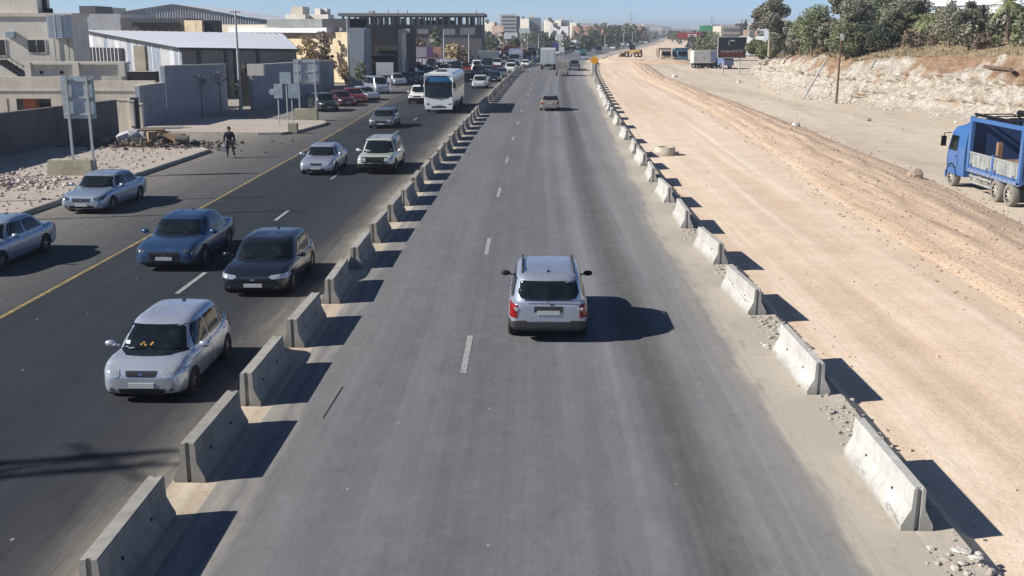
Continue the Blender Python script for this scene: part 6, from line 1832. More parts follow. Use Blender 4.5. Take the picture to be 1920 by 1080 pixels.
board(1048, 1058, 88, 97, 262, plain('white_panel', (.72, .72, .72), .6), 'tiny white board beside the box truck', 'sign')
board(1037, 1047, 80, 94, 280, plain('violet_panel', (.08, .05, .25), .6), 'small violet advertising pillar beside the box truck')
board(1088, 1100, 92, 102, 260, plain('teal_panel', (.02, .16, .15), .6), 'teal road sign board over the far queue', 'sign')
board(1312, 1346, 48, 58, 420, plain('green_panel', (.06, .34, .16), .6), 'long green billboard on the right skyline')
board(1270, 1315, 61, 72, 460, plain('red_panel', (.36, .05, .05), .6), 'long red shop front under the green billboard')
board(1290, 1306, 64, 69, 455, plain('white_panel', (.72, .72, .72), .6), 'white lettering board on the red shop front', legs=False)
r = empty('hoarding', (-14, 198, 0), 0, 'striped white and grey sheet hoarding along the forecourt behind the bus', 'hoarding')
for k in range(13):
    a, b = W(772 + k * 6.6, 110, 198), W(772 + (k + 1) * 6.6 - .8, 132, 198); m = MB(); m.box(a.x, b.x, 198 + (k % 2) * .05, 198.08 + (k % 2) * .05, 0, a.z)
    build_w(m, 'sheet', [M_TINW if k % 3 != 1 else M_TIN], r)
m = MB(); box_at(m, 733, 760, 110, 152, 5); thing('tin_shed', m, [concrete('slate_tin', (.09, .12, .14), 1.5), M_GREYR], 'small slate coloured tin shed below the white portal', 'shed')
m = MB(); box_at(m, 882, 906, 72, 250, 10); thing('shop_building', m, [plain('deep_blue_front', (.02, .03, .07), .6), M_GREYR], 'dark blue shop building below the right end of the concrete frame', 'building')
m = MB(); a, b = W(938, 84, 262), W(992, 96, 262); m.hexa([(a.x, 262, b.z), (b.x, 262, b.z), (b.x, 270, b.z), (a.x, 270, b.z)], [(a.x + 1.5, 262.5, a.z), (b.x - 3, 262.5, a.z - .5), (b.x - 3, 269, a.z - .5), (a.x + 1.5, 269, a.z)])
for x in (a.x + .3, b.x - .3):
    for y in (262.3, 269.6): m.tube([(x, y, 0), (x, y, b.z)], .15, 6)
thing('petrol_canopy', m, [plain('orange_canopy', (.62, .16, .05), .6)], 'orange canopy roof above the far queue of cars', 'canopy')
m = MB(); box_at(m, 895, 935, 96, 215, 6); thing('kiosk', m, [concrete('slate_kiosk', (.14, .18, .20), 2), M_GREYR], 'long low grey kiosk behind the white van', 'building')

# --- skyline blocks behind the road
SK = [(938, 968, 27, 560, 20, M_CREAM, 'white seven storey tower block on the skyline above the queue', True), (962, 975, 30, 566, 24, M_GREYW, 'grey annex on the right of the white tower block', False),
      (976, 992, 35, 640, 20, M_CREAM, 'low white block right of the tower block', False), (990, 1014, 33, 660, 26, M_GREYW, 'grey slab block on the skyline centre', False),
      (1022, 1052, 38, 620, 20, M_CREAM, 'long cream block on the skyline left of the treetops', False), (1051, 1068, 38, 640, 20, M_GREYW, 'grey end block beside the long cream one', False),
      (1070, 1078, 42, 700, 10, M_CREAM, 'tiny white cube building on the skyline', False), (1030, 1066, 49, 500, 10, M_TIN, 'long low white shed roof below the skyline blocks', False),
      (1076, 1105, 49, 560, 14, concrete('brick_red', (.28, .17, .13), .5), 'reddish brown block left of the dark trees', False), (1108, 1138, 49, 600, 14, concrete('brick_red', (.28, .17, .13), .5), 'reddish brown block seen between the dark trees', False),
      (1180, 1208, 49, 640, 14, concrete('brick_red', (.28, .17, .13), .5), 'reddish brown block at the right end of the dark trees', False),
      (905, 930, 42, 520, 12, M_CREAM2, 'pale low block just right of the concrete frame building', False), (922, 944, 48, 480, 12, concrete('pink_render', (.38, .27, .23), .5), 'pinkish low block at the foot of the tower block', False),
      (1352, 1392, 49, 400, 16, M_BEIGE, 'long beige building behind the dark billboard', True), (1391, 1397, 44, 396, 12, M_SLATE, 'dark stair shaft at the end of the beige building', False), (1396, 1412, 44, 398, 12, M_CREAM, 'white block left of the tall gum tree', False),
      (1400, 1440, 68, 300, 10, M_TIN, 'low white shed behind the trees right of the billboard', False), (1455, 1500, 46, 260, 12, M_GREYW, 'grey flat roofed building in the gap between the hilltop trees', False),
      (1404, 1420, 56, 330, 8, concrete('brick_red', (.28, .17, .13), .5), 'small red roofed house beside the white block', False)]
for p0, p1, pt, Y, dep, mat, lab, wins in SK:
    a = W(p0, pt, Y)
    if not wins:
        m = MB(); box_at(m, p0, p1, pt, Y, dep, sk=(0 if mat is M_GREYW else (p1 - p0) / FPX * Y * .6)); q0, q1 = W(p0, pt, Y), W(p1, pt, Y); w_ = q1.x - q0.x
        m.box(q0.x + w_ * .2, q0.x + w_ * .45, Y + 2, Y + 5, q0.z, q0.z + 1.4, 1)
        thing('building', m, [mat, M_GREYR if mat is not M_GREYW else M_CREAM2], lab, 'building'); continue
    r = empty('building', (a.x, Y, 0), 0, lab, 'building')
    m = MB(); box_at(m, p0, p1, pt, Y, dep); build_w(m, 'walls', [mat, M_CREAM], r)
    q0, q1 = W(p0, pt, Y), W(p1, pt, Y); nf = 6 if 'tower' in lab else 3; h = q0.z / (nf + 2 if nf == 6 else 4)
    for f_ in range(nf):
        zt = q0.z - .8 - f_ * h
        m = MB(); m.box(q0.x + .8, q1.x - .8, Y - .1, Y + .05, zt - h * .45, zt); build_w(m, 'window_band', [plain('far_glass', (.16, .18, .19), .3)], r)
# far city on the horizon: one mass of pale blocks on low hills
rg3 = random.Random(77); m = MB()
def ridge_h(x, y): return max(0, 14 * noise.noise(Vector((x * .0011, 2, 0))) + 5) * .45
for _ in range(900):
    Y = rg3.uniform(1500, 3400); px = rg3.uniform(-100, 2050); x = (px - 960) / FPX * Y; w = rg3.uniform(8, 26); h = rg3.uniform(4, 15) + ridge_h(x, Y)
    if RX(Y) - 30 < x < RX(Y) + 40: continue
    m.box(x, x + w, Y, Y + w, -1, h, rg3.choice([0, 0, 1, 2]))
tag(m.build('far_city', [M_CREAM, M_BEIGE, concrete('far_pink', (.36, .29, .25), .05)]), 'pale mass of city blocks along the far horizon', 'city', kind='stuff')
vs = []; xs = np.linspace(-3400, 3400, 80)
for yy, k in ((2600, 0), (3300, .55), (4200, 1)):
    for x in xs: vs.append((x, yy, -1 + k * (9 + 13 * max(0, noise.noise(Vector((x * .0008, 5, 1))) + .4))))
n = len(xs); me = bpy.data.meshes.new('far_hills'); me.from_pydata(vs, [], [(i*n+k, i*n+k+1, (i+1)*n+k+1, (i+1)*n+k) for i in range(2) for k in range(n-1)]); me.materials.append(M_LAND); tag(link('far_hills', me), kind='structure')

# white building on the hill, upper right
r = empty('white_hall', (60, 170, 4), 0, 'large white flat roofed building on the hill in the top right corner', 'building')
a, b = W(1650, -14, 175), W(1960, 20, 175)
hw0 = W(1736, 24, 172)
# its long front runs from far left to near right, so the sun rakes it
YL, YR = 205.0, 150.0
def hp(px, py): 
    t_ = (px - 1718) / (1990 - 1718); return W(px, py, YL + (YR - YL) * t_)
def slab_between(m, pxa, pxb, ya0, ya1, yb0, yb1, th):
    a0, a1, b0, b1 = hp(pxa, ya1), hp(pxa, ya0), hp(pxb, yb1), hp(pxb, yb0)
    n = Vector((b0.x - a0.x, b0.y - a0.y)).normalized(); o = Vector((-n.y, n.x, 0)) * th
    m.hexa([a0, b0, b0 + o, a0 + o], [a1, b1, b1 + o, a1 + o])
M_HALLW = paint('hall_white', (.80, .81, .82), 0, .6, .0, 0)
m = MB(); slab_between(m, 1735, 1990, 20, 33, 8, 24, 14); build_w(m, 'canopy', [M_HALLW], r)
m = MB(); slab_between(m, 1700, 1985, -12, 12, -26, 2, 10)
m.v = [(v[0] + 3, v[1] + 5, v[2]) for v in m.v]; build_w(m, 'upper_walls', [M_HALLW], r)
m = MB(); slab_between(m, 1745, 1985, 14, 19, 2, 7, .3); m.v = [(v[0] + 2.6, v[1] + 4.2, v[2]) for v in m.v]; build_w(m, 'window_strip', [plain('grey_glass_strip', (.30, .33, .38), .3)], r)
m = MB(); q0, q1 = hp(1760, 33), hp(1985, 24); m.hexa([(q0.x, q0.y + 2, 3), (q1.x, q1.y + 2, 3), (q1.x, q1.y + 12, 3), (q0.x, q0.y + 12, 3)], [(q0.x, q0.y + 2, q0.z), (q1.x, q1.y + 2, q1.z), (q1.x, q1.y + 12, q1.z), (q0.x, q0.y + 12, q0.z)]); build_w(m, 'shaded_base', [M_GREYW], r)  # lower wall in darker grey, its shade put into the colour

# ------------------------------------------------------------------ lamps, poles, signs
def lamp_post(px, base_y, top_y, label, arm=1.2, Y=None, r0=.11, group=None, side=1):
    b = at(px, base_y) if Y is None else Vector((W(px, 60, Y).x, Y, 0)); zt = W(px, top_y, b.y).z
    r = empty('lamp_post', (b.x, b.y, 0), 0, label, 'lamp post', group)
    m = MB(); m.tube([(0, 0, 0), (0, 0, zt * .5), (0, 0, zt)], [r0, r0 * .85, r0 * .6], 8); m.tube([(0, 0, 0), (0, 0, .5)], r0 * 1.5, 8); m.build('mast', [M_GALV], r, 40)
    if arm:
        m = MB(); m.tube([(0, 0, zt - .1), (side * arm * .6, 0, zt + .12), (side * arm, 0, zt + .1)], .045, 6); m.build('arm', [M_GALV], r)
        m = MB(); m.hexa([(side*arm - .1, -.12, zt + .04), (side*arm + .5, -.10, zt + .04), (side*arm + .5, .10, zt + .04), (side*arm - .1, .12, zt + .04)], [(side*arm - .05, -.10, zt + .16), (side*arm + .45, -.08, zt + .14), (side*arm + .45, .08, zt + .14), (side*arm - .05, .10, zt + .16)]); m.build('lamp_head', [M_DGREY], r)
    return r
o = lamp_post(452, 210, 20, 'tall slim pole with small crossbars beside the dark gate', 0, r0=.13)
m = MB()
for z in (8.4, 8.0): m.box(-.45, .45, -.04, .04, z, z + .07)
m.build('crossbars', [M_DGREY], o)
lamp_post(655, 160, 34, 'pale lamp post in front of the blue grey tower wall', 0, r0=.14)
for px, Y, top, lab in ((773, 185, 58, 'lamp post behind the parked cars, left of the salmon board'), (832, 200, 55, 'lamp post at the right end of the striped hoarding'), (879, 200, 64, 'lamp post above the white van'),
                        (930, 250, 62, 'lamp post left of the orange canopy'), (975, 262, 66, 'lamp post through the orange canopy'), (1010, 290, 66, 'lamp post above the white box truck'),
                        (1135, 360, 66, 'lamp post among the dark trees left of the far road'), (1170, 420, 62, 'second lamp post beside the far road'), (1186, 470, 60, 'third lamp post beside the far road'), (1197, 540, 58, 'fourth lamp post beside the far road')):
    lamp_post(px, 0, top, lab, .0 if px < 900 else 1.5, Y=Y, r0=.15)
# distant pylons
for px, Y, top, lab in ((1184, 900, 21, 'faint lattice pylon on the horizon above the dark trees'), (1335, 1000, 26, 'faint lattice pylon on the horizon above the green billboard')):
    q = W(px, top, Y); r = empty('pylon', (q.x, Y, 0), 0, lab, 'pylon'); m = MB(); h = q.z
    for sx in (-1, 1):
        for sy in (-1, 1): m.tube([(sx * 1.8, sy * 1.8, 0), (sx * .4, sy * .4, h * .65), (0, 0, h)], .12, 4)
    for k in range(6):
        z0_, z1_ = h * k / 8, h * (k + 1) / 8; w0, w1 = 1.8 - 1.4 * z0_ / (h * .65), 1.8 - 1.4 * z1_ / (h * .65)
        for y in (-1, 1): m.tube([(-w0, y * w0, z0_), (w1, y * w1, z1_)], .06, 3); m.tube([(w0, y * w0, z0_), (-w1, y * w1, z1_)], .06, 3)
    for z in (.72, .86): m.tube([(-4, 0, h * z), (4, 0, h * z)], .10, 4)
    m.build('lattice', [M_GALV], r)

# two-post sign seen from the back
M_ALU = plain('sign_back_aluminium', (.36, .42, .46), .45, .35, vary=.2, sc=3)
def big_sign(bx, by, sx0, sx1, pz0, pz1, Ysign, label, block, cols):
    r = empty('road_sign', (bx, by, 0), 0, label, 'road sign')
    x0, x1 = W(sx0, 180, Ysign).x - bx, W(sx1, 180, Ysign).x - bx; z1, z0 = W(0, pz0, Ysign).z, W(0, pz1, Ysign).z; y = Ysign - by
    n = cols; w = (x1 - x0) / n; hz_ = [z0, (z0 + z1) / 2 - .02, z1]
    for i in range(n):
        for j in range(2):
            m = MB(); m.box(x0 + i * w + .006, x0 + (i + 1) * w - .006, y - .02, y + .02, hz_[j] + (.012 if j else 0), hz_[j + 1]); m.build('sign_panel', [M_ALU], r)
    m = MB()
    for z in (z0 + .2, (z0 + z1) / 2, z1 - .2): m.box(x0 + .05, x1 - .05, y - .07, y - .024, z - .035, z + .035)
    m.build('back_rails', [M_GALV], r)
    for x in ((x0 + x1) / 2 - (x1 - x0) * .31, (x0 + x1) / 2 + (x1 - x0) * .31):
        m = MB(); m.box(x - .055, x + .055, y - .17, y - .075, .12, z1 + .03); m.build('post', [M_GALV], r)
    m = MB(); b = block; m.hexa([(b[0], b[1], .05), (b[2], b[1], .05), (b[2], b[3], .05), (b[0], b[3], .05)], [(b[0] + .05, b[1] + .05, b[4]), (b[2] - .05, b[1] + .05, b[4]), (b[2] - .05, b[3] - .05, b[4]), (b[0] + .05, b[3] - .05, b[4])])
    m.build('concrete_block', [concrete('mossy_concrete', (.36, .34, .25), 2, .4)], r)
    return r
bx = at(154, 335).x + .0
big_sign(-21.3, 51.6, 116, 178, 143, 222, 51.7, 'large blank two-post road sign seen from behind beside the kerb, on a concrete block', (-1.1, -.35, 1.05, .5, .88), 3)
big_sign(-16.25, 84.6, 552, 602, 111, 158, 84.8, 'blank square road sign on two posts seen from behind, on the pavement island', (-.85, -.3, 1.0, .45, .95), 3)
# cluster of small signs on the island
def small_sign(px, base, plates, label, foot=None):
    b = at(px, base, .15); r = empty('sign_post', (b.x, b.y, .15), 0, label, 'sign')
    zt = max(W(0, q[2], b.y).z for q in plates)
    m = MB(); m.tube([(0, 0, 0), (0, 0, zt - .15)], .045, 6); m.build('post', [M_GALV], r)
    for p0, p1, t_, b_, shape in plates:
        x0, x1 = W(p0, t_, b.y).x - b.x, W(p1, t_, b.y).x - b.x; z1, z0 = W(0, t_, b.y).z - .15, W(0, b_, b.y).z - .15
        m = MB()
        if shape == 'box': m.box(x0, x1, -.08, -.05, z0, z1)
        else:
            cx, cz = (x0 + x1) / 2, (z0 + z1) / 2; m.lathe([(.001, -.012), ((x1-x0)/2, -.012), ((x1-x0)/2, .012), (.001, .012)], 16, Matrix.Translation((cx, -.07, cz)) @ Matrix.Rotation(math.pi/2, 4, 'X'))
        m.build('sign_plate', [M_ALU], r)
    if foot:
        m = MB(); m.box(-.3, .3, -.3, .3, -.1, .55); m.build('foot', [concrete('mossy_concrete', (.36, .34, .25), 2)], r)
small_sign(524, 234, [(513, 529, 157, 184, 'box'), (504, 516, 160, 184, 'disc')], 'leftmost small sign post with a round and a square plate seen edge on')
small_sign(540, 230, [(524, 545, 135, 157, 'box')], 'small sign post with a square plate raised above its neighbours')
small_sign(550, 246, [(540, 562, 157, 184, 'box')], 'small sign post standing in a square concrete foot at the island kerb', True)
m = MB(); m.box(-1.1, 1.1, -.28, .28, 0, .15); 

# ------------------------------------------------------------------ junk, rubble, saplings
rg4 = random.Random(15)
def pl_r1(rg): 
    u = rg.random(); y = 34 + 29 * u; x = rg.uniform(-27.5, -18.9 + (.0)); return x, y, .14
scatter('rubble', 1500, pl_r1, (.03, .13), concrete('verge_rubble', (.40, .355, .31), 6, .5), 'broken stones scattered over the pavement by the dark street wall', 'rubble', rg4)
def pl_r2(rg):
    x, y = rg.gauss(-23.6, 1.6), rg.gauss(48.6, 1.0); return x, y, .15 + .25 * math.exp(-((x + 23.6) / 1.3) ** 2) * rg.random()
scatter('rubble', 600, pl_r2, (.05, .20), concrete('heap_rubble', (.46, .40, .36), 6, .5), 'pink and white rubble heap at the foot of the two-post sign', 'rubble', rg4)
def pl_r3(rg):
    x, y = rg.gauss(-22.2, 2.4), rg.gauss(65.8, 1.4); return x, y, .05 + .55 * math.exp(-((x + 22.0) / 2.0) ** 2) * rg.random()
scatter('rubble', 900, pl_r3, (.05, .24), concrete('dark_rubble', (.12, .10, .085), 5, .5), 'dark heap of soil and rubbish at the gap in the walls', 'rubble', rg4)
for x, y, sx, sy, sz, rot, mat, nm, lab in [(-23.4, 66.3, .9, .5, .35, .3, concrete('white_sack', (.55, .55, .56), 3), 'sack', 'white sack on top of the rubbish heap'),
    (-21.9, 65.2, .25, .3, .36, .5, plain('cardboard', (.27, .20, .13), .9), 'cardboard_box', 'upright cardboard box standing in front of the rubbish heap'),
    (-20.7, 65.8, .6, .3, .26, -.3, plain('old_timber', (.22, .14, .08), .9), 'crate', 'brown timber crate at the right end of the rubbish heap'),
    (-20.0, 65.0, .38, .3, .26, .1, plain('drab_metal', (.12, .12, .10), .8), 'drum', 'drab metal drum lying right of the timber crate'),
    (-22.6, 67.2, .8, .3, .34, .15, plain('cardboard', (.27, .20, .13), .9), 'cardboard_box', 'wide cardboard box lying on the back of the rubbish heap')]:
    m = MB()
    if nm == 'drum': m.tube([(-sx, 0, sz), (sx, 0, sz)], sz, 12)
    elif nm == 'sack': 
        for k in range(3): m.rock((-.5 + k * .5, 0, .35), .55, rg4, .7)
    else:
        m.box(-sx, sx, -sy, sy, 0, sz * 2)
        m.hexa([(-sx, -sy, sz*2), (-sx, sy, sz*2), (-sx - .02, sy, sz*2 + .01), (-sx - .02, -sy, sz*2 + .01)], [(-sx - .3, -sy, sz*2 + .2), (-sx - .3, sy, sz*2 + .2), (-sx - .32, sy, sz*2 + .2), (-sx - .32, -sy, sz*2 + .2)])
    tag(m.build(nm, mat, None, 40 if nm == 'drum' else False, loc=(x, y, .25), rot=(0, 0, rot)), lab, nm.replace('_', ' '))
m = MB(); m.box(-1.2, 1.2, -.5, .5, 0, .05); m.box(-1.2, -1.1, -.5, .5, .05, .3); tag(m.build('metal_sheet', plain('blue_sheet', (.07, .10, .16), .5), loc=(-26.0, 49.5, .32), rot=(.05, .12, -.3)), 'dark bluish metal sheet lying in the shade at the left edge', 'metal sheet')
# driveway sand between kerbs
def bare(px, base, Y, h, label, seed):
    rg = random.Random(seed); x = W(px, base, Y).x; r = empty('sapling', (x, Y, .1), 0, label, 'tree'); m = MB()
    def br(p, d, l, rad, dep):
        q = p + d * l; m.tube([p, q], [rad, rad * .7], 5)
        if dep:
            for _ in range(3 if dep > 1 else 4): br(q, (d + Vector((rg.gauss(0, .55), rg.gauss(0, .55), rg.uniform(-.1, .4)))).normalized(), l * .66, rad * .6, dep - 1)
    m.tube([(0, 0, 0), (.03, 0, h * .5)], [.05, .035], 6); br(Vector((.03, 0, h * .5)), Vector((0, 0, 1)), h * .16, .035, 4)
    m.build('trunk', [plain('dark_twigs', (.05, .04, .035), .9)], r)
    m2 = MB()
    for _ in range(150):
        a = rg.uniform(0, 6.28); rr = abs(rg.gauss(0, .36)); p = Vector((math.cos(a) * rr, math.sin(a) * rr, h * rg.uniform(.62, .98)))
        d = Vector((rg.gauss(0, 1), rg.gauss(0, 1), rg.gauss(0, 1))).normalized() * .06; e_ = d.orthogonal().normalized() * .04; m2.add([p - d, p + e_, p + d, p - e_], [(0, 1, 2, 3)])
    m2.build('leaves', [LEAF['brown']], r)
bare(380, 222, 86.5, 3.5, 'bare dark sapling in front of the tall grey blue wall', 1)
bare(414, 212, 91.5, 3.6, 'second bare sapling nearer the dark gate', 2)
for px, pb, Y, tp, wp, k, lab, sd, n in [(604, 118, 146, 56, 60, 'brown', 'brown creeper bush against the sandstone hall', 21, 3000), (578, 118, 143, 68, 44, 'autumn', 'yellow leaved bush left of the brown creeper', 22, 2000),
    (648, 150, 130, 118, 22, 'autumn', 'small yellow green tree in front of the grey blue wall, left of the lamp post', 23, 700), (676, 150, 134, 116, 26, 'green', 'small green tree in front of the blue grey tower wall', 24, 700),
    (538, 118, 130, 92, 40, 'dark', 'dark shrub at the right end of the white warehouse', 28, 1200),
    (818, 128, 215, 46, 26, 'green', 'tall narrow yellow green tree before the concrete frame', 25, 1500), (760, 128, 190, 66, 34, 'dark', 'dark tree beside the white portal', 26, 1500), (790, 118, 212, 70, 30, 'brown', 'brown tree left of the tall narrow one', 27, 1200),
    (848, 118, 205, 82, 40, 'autumn', 'olive brown tree above the bus roof', 29, 1500), (872, 112, 215, 90, 30, 'brown', 'low brown tree above the right end of the bus', 30, 900), (462, 200, 106, 122, 44, 'dark', 'dark tree behind the dark gate', 32, 2000), (760, 118, 188, 100, 26, 'green', 'low green shrub at the foot of the white portal', 31, 800)]:
    b = W(px, pb, Y); tree(b.x, Y, 0, dict(h=W(px, tp, Y).z, w=wp / FPX * Y, kind=k, n=n, leaf=Y * .0013, seed=sd, trunk_h=.2, blobs=7), lab, name='bush' if 'bush' in lab or 'shrub' in lab else 'tree')
# trees around the far bend: each its own
rg5 = random.Random(9); i = 0
FT = [(912, 60, 330), (920, 72, 300), (950, 66, 420), (966, 74, 300), (986, 62, 400), (1002, 52, 430), (1010, 62, 380), (1022, 72, 330), (1030, 78, 300), (1040, 58, 480), (1058, 62, 440), (1066, 70, 360), (1078, 58, 480), (1090, 52, 500), (1098, 72, 330), (1104, 66, 360),
      (1112, 50, 480), (1120, 58, 420), (1128, 66, 380), (1136, 44, 500), (1142, 60, 420), (1150, 48, 480), (1158, 70, 380), (1160, 50, 520), (1172, 44, 540), (1180, 56, 480), (1186, 50, 560), (1196, 56, 520), (1206, 50, 600), (1216, 62, 560), (1228, 60, 700),
      (1232, 58, 880), (1244, 57, 860), (1256, 58, 840), (1268, 59, 820), (1262, 64, 620), (1284, 60, 640), (1296, 62, 520), (1276, 66, 520), (1300, 66, 330), (1318, 60, 300), (1330, 58, 310), (1345, 62, 330), (1312, 78, 260), (1328, 82, 255), (1338, 76, 262), (1356, 70, 300)]
pos = ['above the white van', 'left of the orange canopy', 'above the orange canopy', 'above the white box truck', 'between the box truck and the orange sign', 'above the orange road sign', 'left of the far road', 'beside the far road bend', 'at the crest of the far road', 'left of the dark billboard']
def where(px):
    return pos[0] if px < 916 else pos[1] if px < 940 else pos[2] if px < 1000 else pos[3] if px < 1050 else pos[4] if px < 1095 else pos[5] if px < 1130 else pos[6] if px < 1165 else pos[7] if px < 1200 else pos[8] if px < 1300 else pos[9]
seen = {}
for px, tp, Y in FT:
    k = rg5.choice(['dark', 'dark', 'green', 'olive']); h = max(5, W(px, tp, Y).z); sd = 50 + i % 5; i += 1
    w = h * rg5.uniform(.6, 1.0); q = W(px, 60, Y)
    if Y < 262 and px > 1300: gz = -.3
    else: gz = -.3
    lab = f'distant {k} tree {where(px)}' if k != 'green' else f'distant mid green tree {where(px)}'
    rr = tree(q.x, Y, gz, dict(h=10, w=8.5, kind=k, n=900, leaf=.55, seed=sd, trunk_h=.12, blobs=7), lab, 'distant trees ' + where(px), rg5.uniform(0, 6), 1.0)
    rr.scale = (w / 8.5, w / 8.5, (h - gz) / 10)
# far-off ground cover of trees that reads as one mass
m = MB()
for _ in range(7500):
    Y = rg5.uniform(420, 1700); px = rg5.uniform(-60, 2000); x = (px - 960) / FPX * Y
    if RX(Y) - 22 < x < RX(Y) + (50 if Y < 450 else 29 if Y < 800 else 11): continue
    if noise.noise(Vector((x * .012, Y * .006, 2))) < -.05: continue
    s_ = rg5.uniform(1.2, 3.0)
    for q in range(5):
        c = Vector((x + rg5.gauss(0, s_), Y + rg5.gauss(0, s_), rg5.uniform(.5, 5.0))); a = Vector((rg5.gauss(0, 1), rg5.gauss(0, 1), rg5.gauss(0, 1))).normalized() * s_ * .8; b = a.orthogonal().normalized() * s_ * .6
        m.add([c - a, c + b, c + a, c - b], [(0, 1, 2, 3)])
tag(m.build('distant_woods', [LEAF['dark']]), 'far dark green mass of treetops across the plain', 'trees', kind='stuff')

# ------------------------------------------------------------------ walking man
def person(x, y, rz):
    r = empty('person', (x, y, .01), rz, 'man in dark navy clothes walking on the road edge beside the white bag', 'person')
    def skin(name, pts, edges, rad, mat, root=0, lv=2, parent=r):
        me = bpy.data.meshes.new(name); me.from_pydata(pts, edges, [])
        ob = bpy.data.objects.new(name, me); COL.objects.link(ob)
        ob.modifiers.new('skin', 'SKIN'); s = ob.modifiers.new('sub', 'SUBSURF'); s.levels = lv
        for i, rr in enumerate(rad):
            v = me.skin_vertices[0].data[i]; v.radius = (rr, rr) if not isinstance(rr, tuple) else rr; v.use_root = (i == root)
        dg = bpy.context.evaluated_depsgraph_get(); out = bpy.data.meshes.new_from_object(ob.evaluated_get(dg)); bpy.data.objects.remove(ob)
        out.materials.clear(); out.materials.append(mat); out.polygons.foreach_set('use_smooth', [True] * len(out.polygons)); out.name = name
        return link(name, out, parent)
    M_SKIN = plain('skin', (.30, .18, .12), .6); M_JK = plain('navy_jacket', (.010, .014, .030), .8); M_TR = plain('dark_trousers', (.018, .024, .030), .85); M_HAIR = plain('black_hair', (.008, .007, .006), .7)
    # x to his left, -y forward
    P = dict(pel=(0, 0, .93), ch=(0, -.02, 1.22), neck=(0, -.02, 1.44), hd=(0, -.04, 1.60), hdt=(0, -.03, 1.68),
             shl=(.19, -.01, 1.38), ell=(.27, .06, 1.12), wrl=(.25, .00, .88), shr=(-.19, -.01, 1.38), elr=(-.27, .02, 1.12), wrr=(-.30, -.10, .90),
             hpl=(.10, 0, .88), knl=(.16, -.20, .50), anl=(.24, -.24, .10), tol=(.26, -.38, .05), hpr=(-.10, 0, .88), knr=(-.12, .06, .48), anr=(-.15, .24, .11), tor=(-.16, .12, .04))
    K = list(P); I = {k: i for i, k in enumerate(K)}
    E_ = [('pel', 'ch'), ('ch', 'neck'), ('neck', 'hd'), ('hd', 'hdt'), ('ch', 'shl'), ('shl', 'ell'), ('ell', 'wrl'), ('ch', 'shr'), ('shr', 'elr'), ('elr', 'wrr'), ('pel', 'hpl'), ('hpl', 'knl'), ('knl', 'anl'), ('anl', 'tol'), ('pel', 'hpr'), ('hpr', 'knr'), ('knr', 'anr'), ('anr', 'tor')]
    rad = dict(pel=.10, ch=.105, neck=.055, hd=.092, hdt=.075, shl=.065, ell=.045, wrl=.03, shr=.065, elr=.045, wrr=.03, hpl=.085, knl=.058, anl=.038, tol=.032, hpr=.085, knr=.058, anr=.038, tor=.032)
    skin('body', [P[k] for k in K], [(I[a], I[b]) for a, b in E_], [rad[k] for k in K], M_SKIN)
    def sub(name, keys, edges, grow, mat):
        i_ = {k: i for i, k in enumerate(keys)}; skin(name, [P[k] for k in keys], [(i_[a], i_[b]) for a, b in edges], [rad[k] + grow + (.055 if k in ('ch', 'pel') and name == 'jacket' else .03 if k == 'pel' else 0) for k in keys], mat)
    sub('jacket', ['pel', 'ch', 'shl', 'ell', 'wrl', 'shr', 'elr', 'wrr'], [('pel', 'ch'), ('ch', 'shl'), ('shl', 'ell'), ('ell', 'wrl'), ('ch', 'shr'), ('shr', 'elr'), ('elr', 'wrr')], .022, M_JK)
    sub('trousers', ['pel', 'hpl', 'knl', 'anl', 'hpr', 'knr', 'anr'], [('pel', 'hpl'), ('hpl', 'knl'), ('knl', 'anl'), ('pel', 'hpr'), ('hpr', 'knr'), ('knr', 'anr')], .018, M_TR)
    for s_, k, t_ in (('shoe', 'anl', 'tol'), ('shoe', 'anr', 'tor')):
        a, b = Vector(P[k]), Vector(P[t_]); skin('shoe', [(a.x, a.y + .04, .055), (a.x, a.y - .02, .06), (b.x, b.y, .045)], [(0, 1), (1, 2)], [.045, .05, .045], M_BLACK)
    m = MB(); c = Vector((0, -.02, 1.665)); 
    m.lathe([(.001, .085), (.06, .07), (.095, .03), (.10, -.02), (.085, -.07)], 14, Matrix.Translation(c)); m.build('hair', [M_HAIR], r, 60)
    m = MB(); m.rock((0, -.145, 1.60), .03, random.Random(1), 1.2); m.build('nose', [M_SKIN], r)
    for sx in (-1, 1):
        m = MB(); m.rock((sx * .035, -.125, 1.635), .018, random.Random(2), .8); m.build('eye', [M_HAIR], r)
        m = MB(); m.rock((sx * .098, -.02, 1.61), .035, random.Random(3), 1.4); m.build('ear', [M_SKIN], r)
    for k, sx in (('wrl', 1), ('wrr', -1)):
        w_ = Vector(P[k]); pts = [w_, w_ + Vector((0, -.01, -.07))]; ed = [(0, 1)]; rd = [.028, .032]
        for f_ in range(4):
            b0 = len(pts); o = Vector((0, -.030 + .020 * f_, -.10)); pts += [w_ + o, w_ + o + Vector((-sx * .015, 0, -.045 - .006 * (f_ in (1, 2)))), w_ + o + Vector((-sx * .035, 0, -.065))]; ed += [(1, b0), (b0, b0+1), (b0+1, b0+2)]; rd += [.010, .009, .008]
        b0 = len(pts); pts += [w_ + Vector((-sx * .01, -.045, -.06)), w_ + Vector((-sx * .03, -.065, -.10))]; ed += [(0, b0), (b0, b0+1)]; rd += [.011, .009]
        skin('hand', pts, ed, rd, M_SKIN, lv=1)
    g = person_bag = empty('carrier_bag', (x - .30, y - .08, .36), rz, 'white plastic carrier bag held by the walking man', 'bag')
    m = MB(); m.hexa([(-.10, -.16, 0), (.10, -.16, 0), (.10, .16, 0), (-.10, .16, 0)], [(-.06, -.13, .34), (.06, -.13, .34), (.06, .13, .34), (-.06, .13, .34)]); m.build('bag_body', [plain('white_plastic', (.66, .66, .68), .5, vary=.1, sc=8)], g)
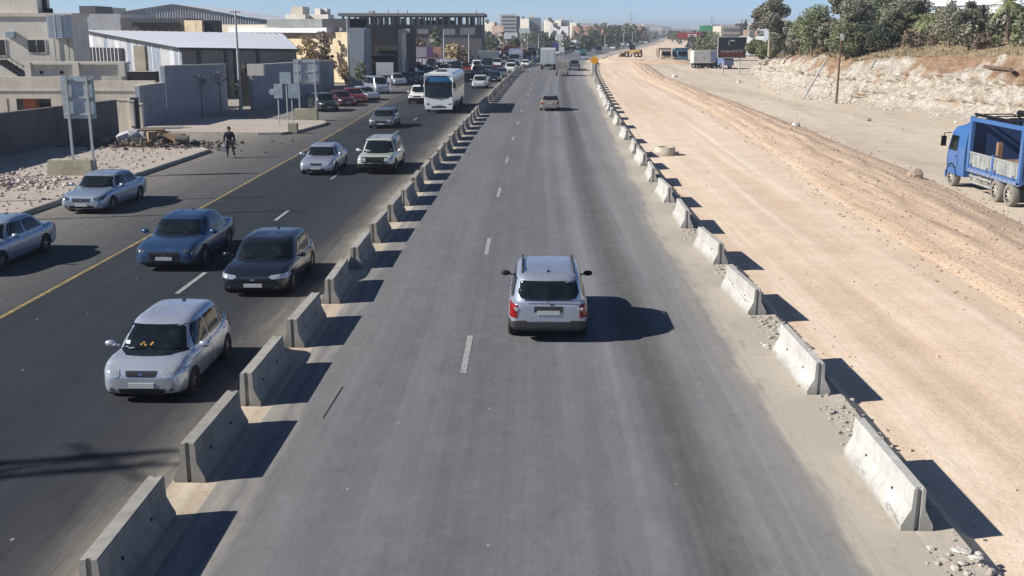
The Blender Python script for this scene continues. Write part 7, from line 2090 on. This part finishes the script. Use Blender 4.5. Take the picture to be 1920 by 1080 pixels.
    m = MB(); m.tube([(0, -.10, .33), (0, -.02, .46), (0, .10, .33)], .008, 5); m.build('handles', [plain('white_plastic', (.66, .66, .68), .5)], g)
q = at(432, 296); person(q.x, q.y, 0.25)

# ------------------------------------------------------------------ things just outside the frame whose shadows cross the road
r = empty('lattice_mast', (-27.3, 12.2, 0), 0, 'steel lattice mast on the left pavement, outside the photo, casting its shadow on the road', 'mast')
m = MB(); h = 14.2
for sx in (-1, 1):
    for sy in (-1, 1): m.tube([(sx * .4, sy * .4, 0), (sx * .28, sy * .28, h)], .05, 5)
for k in range(14):
    z0_, z1_ = h * k / 14, h * (k + 1) / 14
    for sy in (-1, 1): m.tube([(-.36, sy * .36, z0_), (.34, sy * .34, z1_)], .03, 4); m.tube([(sy * .36, -.36, z0_), (sy * .34, .34, z1_)], .03, 4)
m.tube([(-1.3, -.6, h - 1.6), (1.3, .6, h - 1.6)], .05, 4); m.tube([(-.9, .8, h - .8), (.9, -.8, h - .8)], .05, 4)
m.build('lattice', [M_GALV], r)
for x, y, h in ((-24.6, 42.6, 8.0), (-26.0, 38.2, 10.5)):
    r = empty('lamp_post', (x, y, .14), 0, 'lamp post on the left pavement just outside the photo', 'lamp post', 'lamp posts outside the photo')
    m = MB(); m.tube([(0, 0, 0), (0, 0, h)], [.10, .06], 8); m.build('mast', [M_GALV], r)
    m = MB(); m.tube([(0, 0, h - .1), (1.2, .1, h + .2)], .05, 6); m.build('arm', [M_GALV], r)
# ------------------------------------------------------------------ haze
m = MB(); m.box(-3750, 3750, -350, 5400, -1.9, 33)
hm = bpy.data.materials.new('haze_air'); hm.use_nodes = True; nt = hm.node_tree
for nd in list(nt.nodes): nt.nodes.remove(nd)
o_ = nt.nodes.new('ShaderNodeOutputMaterial'); pv = nt.nodes.new('ShaderNodeVolumePrincipled')
pv.inputs['Color'].default_value = (.80, .88, 1.0, 1); pv.inputs['Density'].default_value = .00034; pv.inputs['Anisotropy'].default_value = .2
nt.links.new(pv.outputs[0], o_.inputs['Volume'])
tag(m.build('haze', [hm]), kind='stuff')
